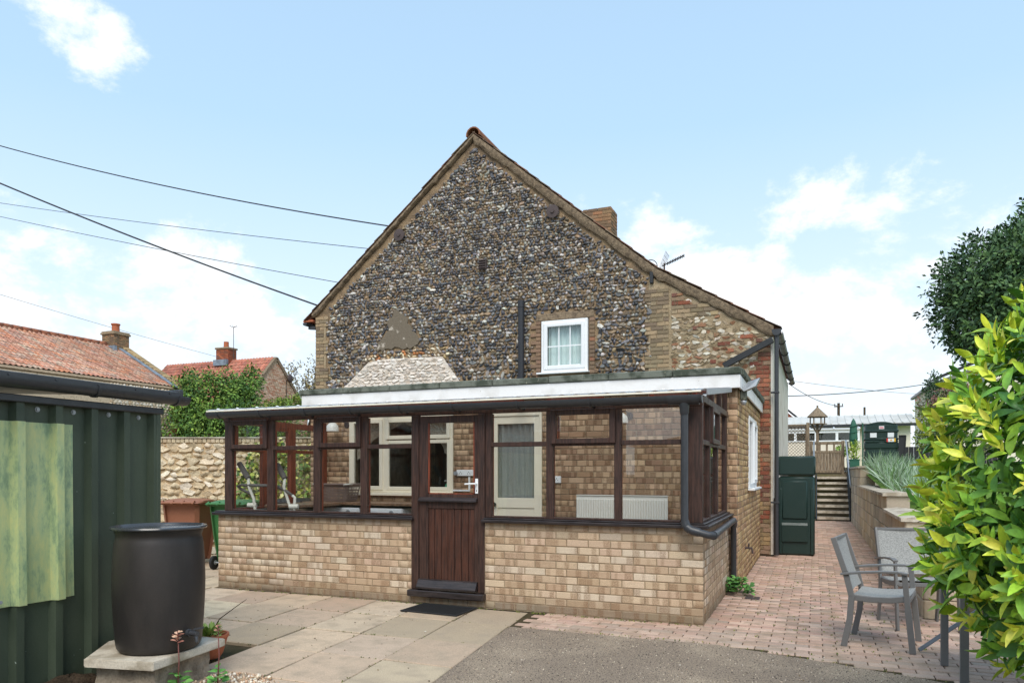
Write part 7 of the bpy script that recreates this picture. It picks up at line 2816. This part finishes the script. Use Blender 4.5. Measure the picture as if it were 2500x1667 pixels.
# aerial on the cottage roof
ta = thing('roof_aerial', 'slatted television aerial above the right slope of the flint cottage', 'aerial', (-2.17, 9.5, 5.4))
MB().cyl((-2.17, 9.5, 5.2), (-2.17, 9.5, 6.12), .018, n=8).build('mast', 'iron', ta)
bm0, bm1 = Vector((-2.22, 9.5, 6.06)), Vector((-1.72, 9.4, 6.21))
MB().cyl(bm0, bm1, .012, n=6).build('boom', 'cable', ta)
g = MB()
for i in range(11):
    p = bm0.lerp(bm1, .25 + .75 * i / 10)
    g.bar(p + Vector((.02, -.12, -.03)), p + Vector((-.02, .12, .03)), .016, .016)
    g.bar(p + Vector((.0, 0, -.035)), p + Vector((0, 0, .035)), .02, .014)
g.build('elements', 'cable', ta)
g = MB()
for i in range(7):
    g.bar((-2.24 - .00 * i, 9.3 + .4 * i / 6, 6.0), (-2.10, 9.3 + .4 * i / 6, 6.33), .006, .006)
for i in range(5):
    g.bar((-2.24 + .035 * i, 9.3, 6.0 + .08 * i), (-2.24 + .035 * i, 9.7, 6.0 + .08 * i), .006, .006)
g.build('reflector', 'galvanised', ta)
hk = MB().ring_tube([Vector((-1.86 + .13 * math.cos(a), 6.5, 5.22 + .13 * math.sin(a))) for a in np.linspace(-.4, 2.9, 14)], .008, 6).build('cable_loop', 'cable', cot, smooth=True)
MB().box(-1.80, -1.735, GY - .05, GY + .02, 4.83, 5.04, .008).build('cable_bracket', 'black_paint', gable)

# ------------------------------------------------------------------ bits by the water butt
gp = []
for i in range(900):
    x, y = random.uniform(-2.92, -2.30), random.uniform(-3.75, -2.92)
    if y > -3.0 + .3 * (x + 2.9) * .0 + random.uniform(-.06, .06) and x > -2.5:
        continue
    if x < -2.86 + .11 * (-3.6 - y):
        continue
    s = random.uniform(.010, .024)
    gp.append((random.randrange(10), TR((x, y, .006 + random.random() * .012), (random.random() * 3, random.random() * 3, random.random() * 3), (s * 1.4, s, s * .8)), pick([(222, 208, 186), (200, 176, 146), (178, 150, 122), (232, 222, 206), (150, 128, 108), (206, 170, 140)], .1)))
o = join_rest('gravel_bed', None, STONES, gp, 'pebble')
tag(o, 'small bed of pale pebbles in front of the barrel stand', 'gravel')


def stem_plant(label, x, y, h, rose):
    t = thing('stem_plant', label, 'plant', (x, y, 0))
    g = MB().ring_tube([(x, y, 0), (x + .01, y + .005, h * .5), (x + .004, y, h)], [.005, .004, .003], 6)
    g.build('stem', 'stem_red', t, smooth=True)
    it = []
    for k in range(9):
        a = k * 2.4
        it.append((k % 2, leaf_m(Vector((x, y, h * (.97 - .02 * k))), Vector((math.cos(a), math.sin(a), .5)), Vector((0, -.3, 1)), .045 if rose else .03), pick([(206, 150, 130), (190, 130, 110), (216, 176, 150)] if rose else [(120, 150, 80), (176, 130, 110)], .1)))
    for k in range(18):
        a = k * 2.4
        it.append((k % 2, leaf_m(Vector((x + .05 * math.cos(a) * random.random(), y + .05 * math.sin(a) * random.random(), .03 + .10 * random.random())), Vector((math.cos(a), math.sin(a), .3)), Vector((0, -.3, 1)) + rvec() * .3, .055), pick([(84, 136, 62), (104, 156, 76)], .12)))
    join_rest('leaves', t, [leaf_proto(.7, .2, .2, 3), leaf_proto(.8, .1, .3, 3)], it, 'leaf_matt')


stem_plant('pink-tipped single stem in front of the barrel stand, taller', -2.85, -3.41, .40, True)
stem_plant('thin red stem with small green leaves right of the barrel stand', -2.70, -3.22, .42, False)
pt = thing('plant_pot', 'terracotta bowl with a small rosette plant behind the barrel slab', 'pot', (-3.37, -2.64, 0))
g = MB()
g.lathe([(.09, 0), (.11, .03), (.145, .15), (.155, .16), (.155, .18), (.14, .18), (.13, .14), (.02, .14)], 24, (-3.37, -2.64, 0), close=False)
g.build('bowl', 'terracotta', pt, auto=True)
it = []
for k in range(60):
    a = k * 2.4
    it.append((k % 2, leaf_m(Vector((-3.35 + .05 * math.cos(a) * random.random(), -2.64 + .05 * math.sin(a), .15 + .001 * k)), Vector((math.cos(a), math.sin(a), .4 + .02 * k)), Vector((0, 0, 1)), .075), pick([(150, 172, 84), (120, 150, 70), (176, 190, 110)], .12)))
join_rest('rosette', pt, [leaf_proto(.4, .1, .3, 3), leaf_proto(.35, .0, .3, 3)], it, 'leaf_matt')
MB().ring_tube([(-3.35, -2.66, .15), (-3.27, -2.62, .30), (-3.15, -2.56, .40), (-3.08, -2.54, .45)], [.005, .004, .003, .002], 5).build('twig', 'bark', pt, smooth=True)
sm = MB()
for j in range(10):
    for i in range(18):
        a = 2 * math.pi * i / 18
        t = j / 9
        sm.v.append((-3.58 + .24 * t * math.cos(a), -3.62 + .34 * t * math.sin(a), .09 * (1 - t * t) + random.uniform(-.012, .012) - .02 * t))
for j in range(9):
    for i in range(18):
        sm.f.append((j * 18 + i, (j + 1) * 18 + i, (j + 1) * 18 + (i + 1) % 18, j * 18 + (i + 1) % 18))
tag(sm.build('soil_heap', 'soil', None, smooth=False), 'dark soil heap between the green shed and the barrel stand', 'soil')
# weeds and moss in the paving joints
items = []
for i in range(420):
    if random.random() < .6:
        x, y = random.uniform(.2, 1.9), random.uniform(-.8, 6)
    else:
        x, y = random.uniform(-5.5, .1), random.uniform(-.06, -.004)
    for _ in range(random.randint(2, 5)):
        items.append((random.randrange(2), leaf_m(Vector((x + random.uniform(-.015, .015), y + random.uniform(-.006, .006), -.004)), rvec() + Vector((0, 0, 1.1)), rvec(), random.uniform(.008, .022)), pick([(112, 124, 56), (134, 138, 66), (90, 104, 50)], .15)))
for i in range(260):
    k_ = random.randrange(4)
    yy = (-.70, -1.47, -2.18, -2.88)[k_]
    x = random.uniform(-4.6, -1.7)
    if random.random() < .5:
        jx = edge_x(yy) - .602 * random.randrange(1, 5)
        yy = yy + random.uniform(-.3, .3)
        x = edge_x(yy) - .602 * random.randrange(0, 5)
    for _ in range(random.randint(2, 4)):
        items.append((random.randrange(2), leaf_m(Vector((x + random.uniform(-.01, .01), yy + random.uniform(-.01, .01), -.008)), rvec() + Vector((0, 0, .8)), rvec(), random.uniform(.008, .018)), pick([(104, 112, 58), (120, 122, 66), (84, 92, 50)], .15)))
for i in range(160):
    x = random.uniform(-1.5, 1.8)
    items.append((random.randrange(2), leaf_m(Vector((x, edge_y(x) + random.uniform(-.03, .03), 0)), rvec() + Vector((0, 0, .9)), rvec(), random.uniform(.01, .024)), pick([(126, 130, 66), (150, 140, 84), (96, 104, 54)], .15)))
o = join_rest('joint_weeds', None, SMALL, items, 'leaf_matt')
tag(o, 'tiny weeds and moss in the paving joints', 'weeds')

# ------------------------------------------------------------------ unseen buildings added behind the viewpoint for the porch glass to reflect
nb_ = thing('reflection_house', 'unseen two-storey brick house added behind the viewpoint for the porch panes to reflect', 'house', (-16, -20, 0))
w = MB().box(-30, -6.6, -24, -18, -.05, 4.6).build('wall', 'brick_plain', nb_)
w['col'] = [*srgb(170, 130, 100)]
MB().prism([(-30.3, -17.6, 4.5), (-30.3, -21, 7.0), (-30.3, -24.4, 4.5)], (24.2, 0, 0)).build('roof', 'pantile', nb_)['col'] = [*srgb(150, 96, 76)]
for x in (-27, -22, -17, -12, -8.6):
    f_ = MB().box(x, x + 1.1, -18.0, -17.96, 2.9, 4.1, .01).build('window', 'white_upvc', nb_)
    MB().box(x + .08, x + 1.02, -17.958, -17.95, 2.98, 4.02).build('pane', 'glass_dim', f_)
gr_ = thing('reflection_garage', 'unseen low pitched-roof garage added behind the viewpoint for the right-hand panes to reflect', 'garage', (0, -18, 0))  # garage added out of view to give the right-hand panes a roofline
w = MB().box(-4.6, 5, -21, -17, -.05, 2.3).build('wall', 'brick_plain', gr_)
w['col'] = [*srgb(176, 140, 110)]
MB().prism([(-4.8, -16.8, 2.28), (0.2, -16.8, 3.15), (5.2, -16.8, 2.28)], (0, -4.4, 0)).build('roof', 'roof_felt', gr_)
MB().box(-1.6, 1.6, -16.995, -16.95, 0, 2.1, .01).build('up_and_over_door', 'white_board', gr_)

# wind-blown bits lying about on the paving
items = []
for i in range(320):
    x, y = random.uniform(-5.2, 1.9), random.uniform(-2.6, .0)
    if y > -.03 and x < .1:
        continue
    sz = random.uniform(.004, .013)
    items.append((random.randrange(NCH), TR((x, y, .004), (random.uniform(1.3, 1.8), 0, random.random() * 6), (sz * 1.6, sz * .4, sz)), pick([(222, 216, 206), (96, 84, 66), (142, 120, 84), (70, 62, 52), (190, 176, 150)], .15)))
o = join_rest('yard_litter', None, CHIPS, items, 'pebble')
tag(o, 'tiny pale flecks and crumbs scattered on the patio paving', 'litter')
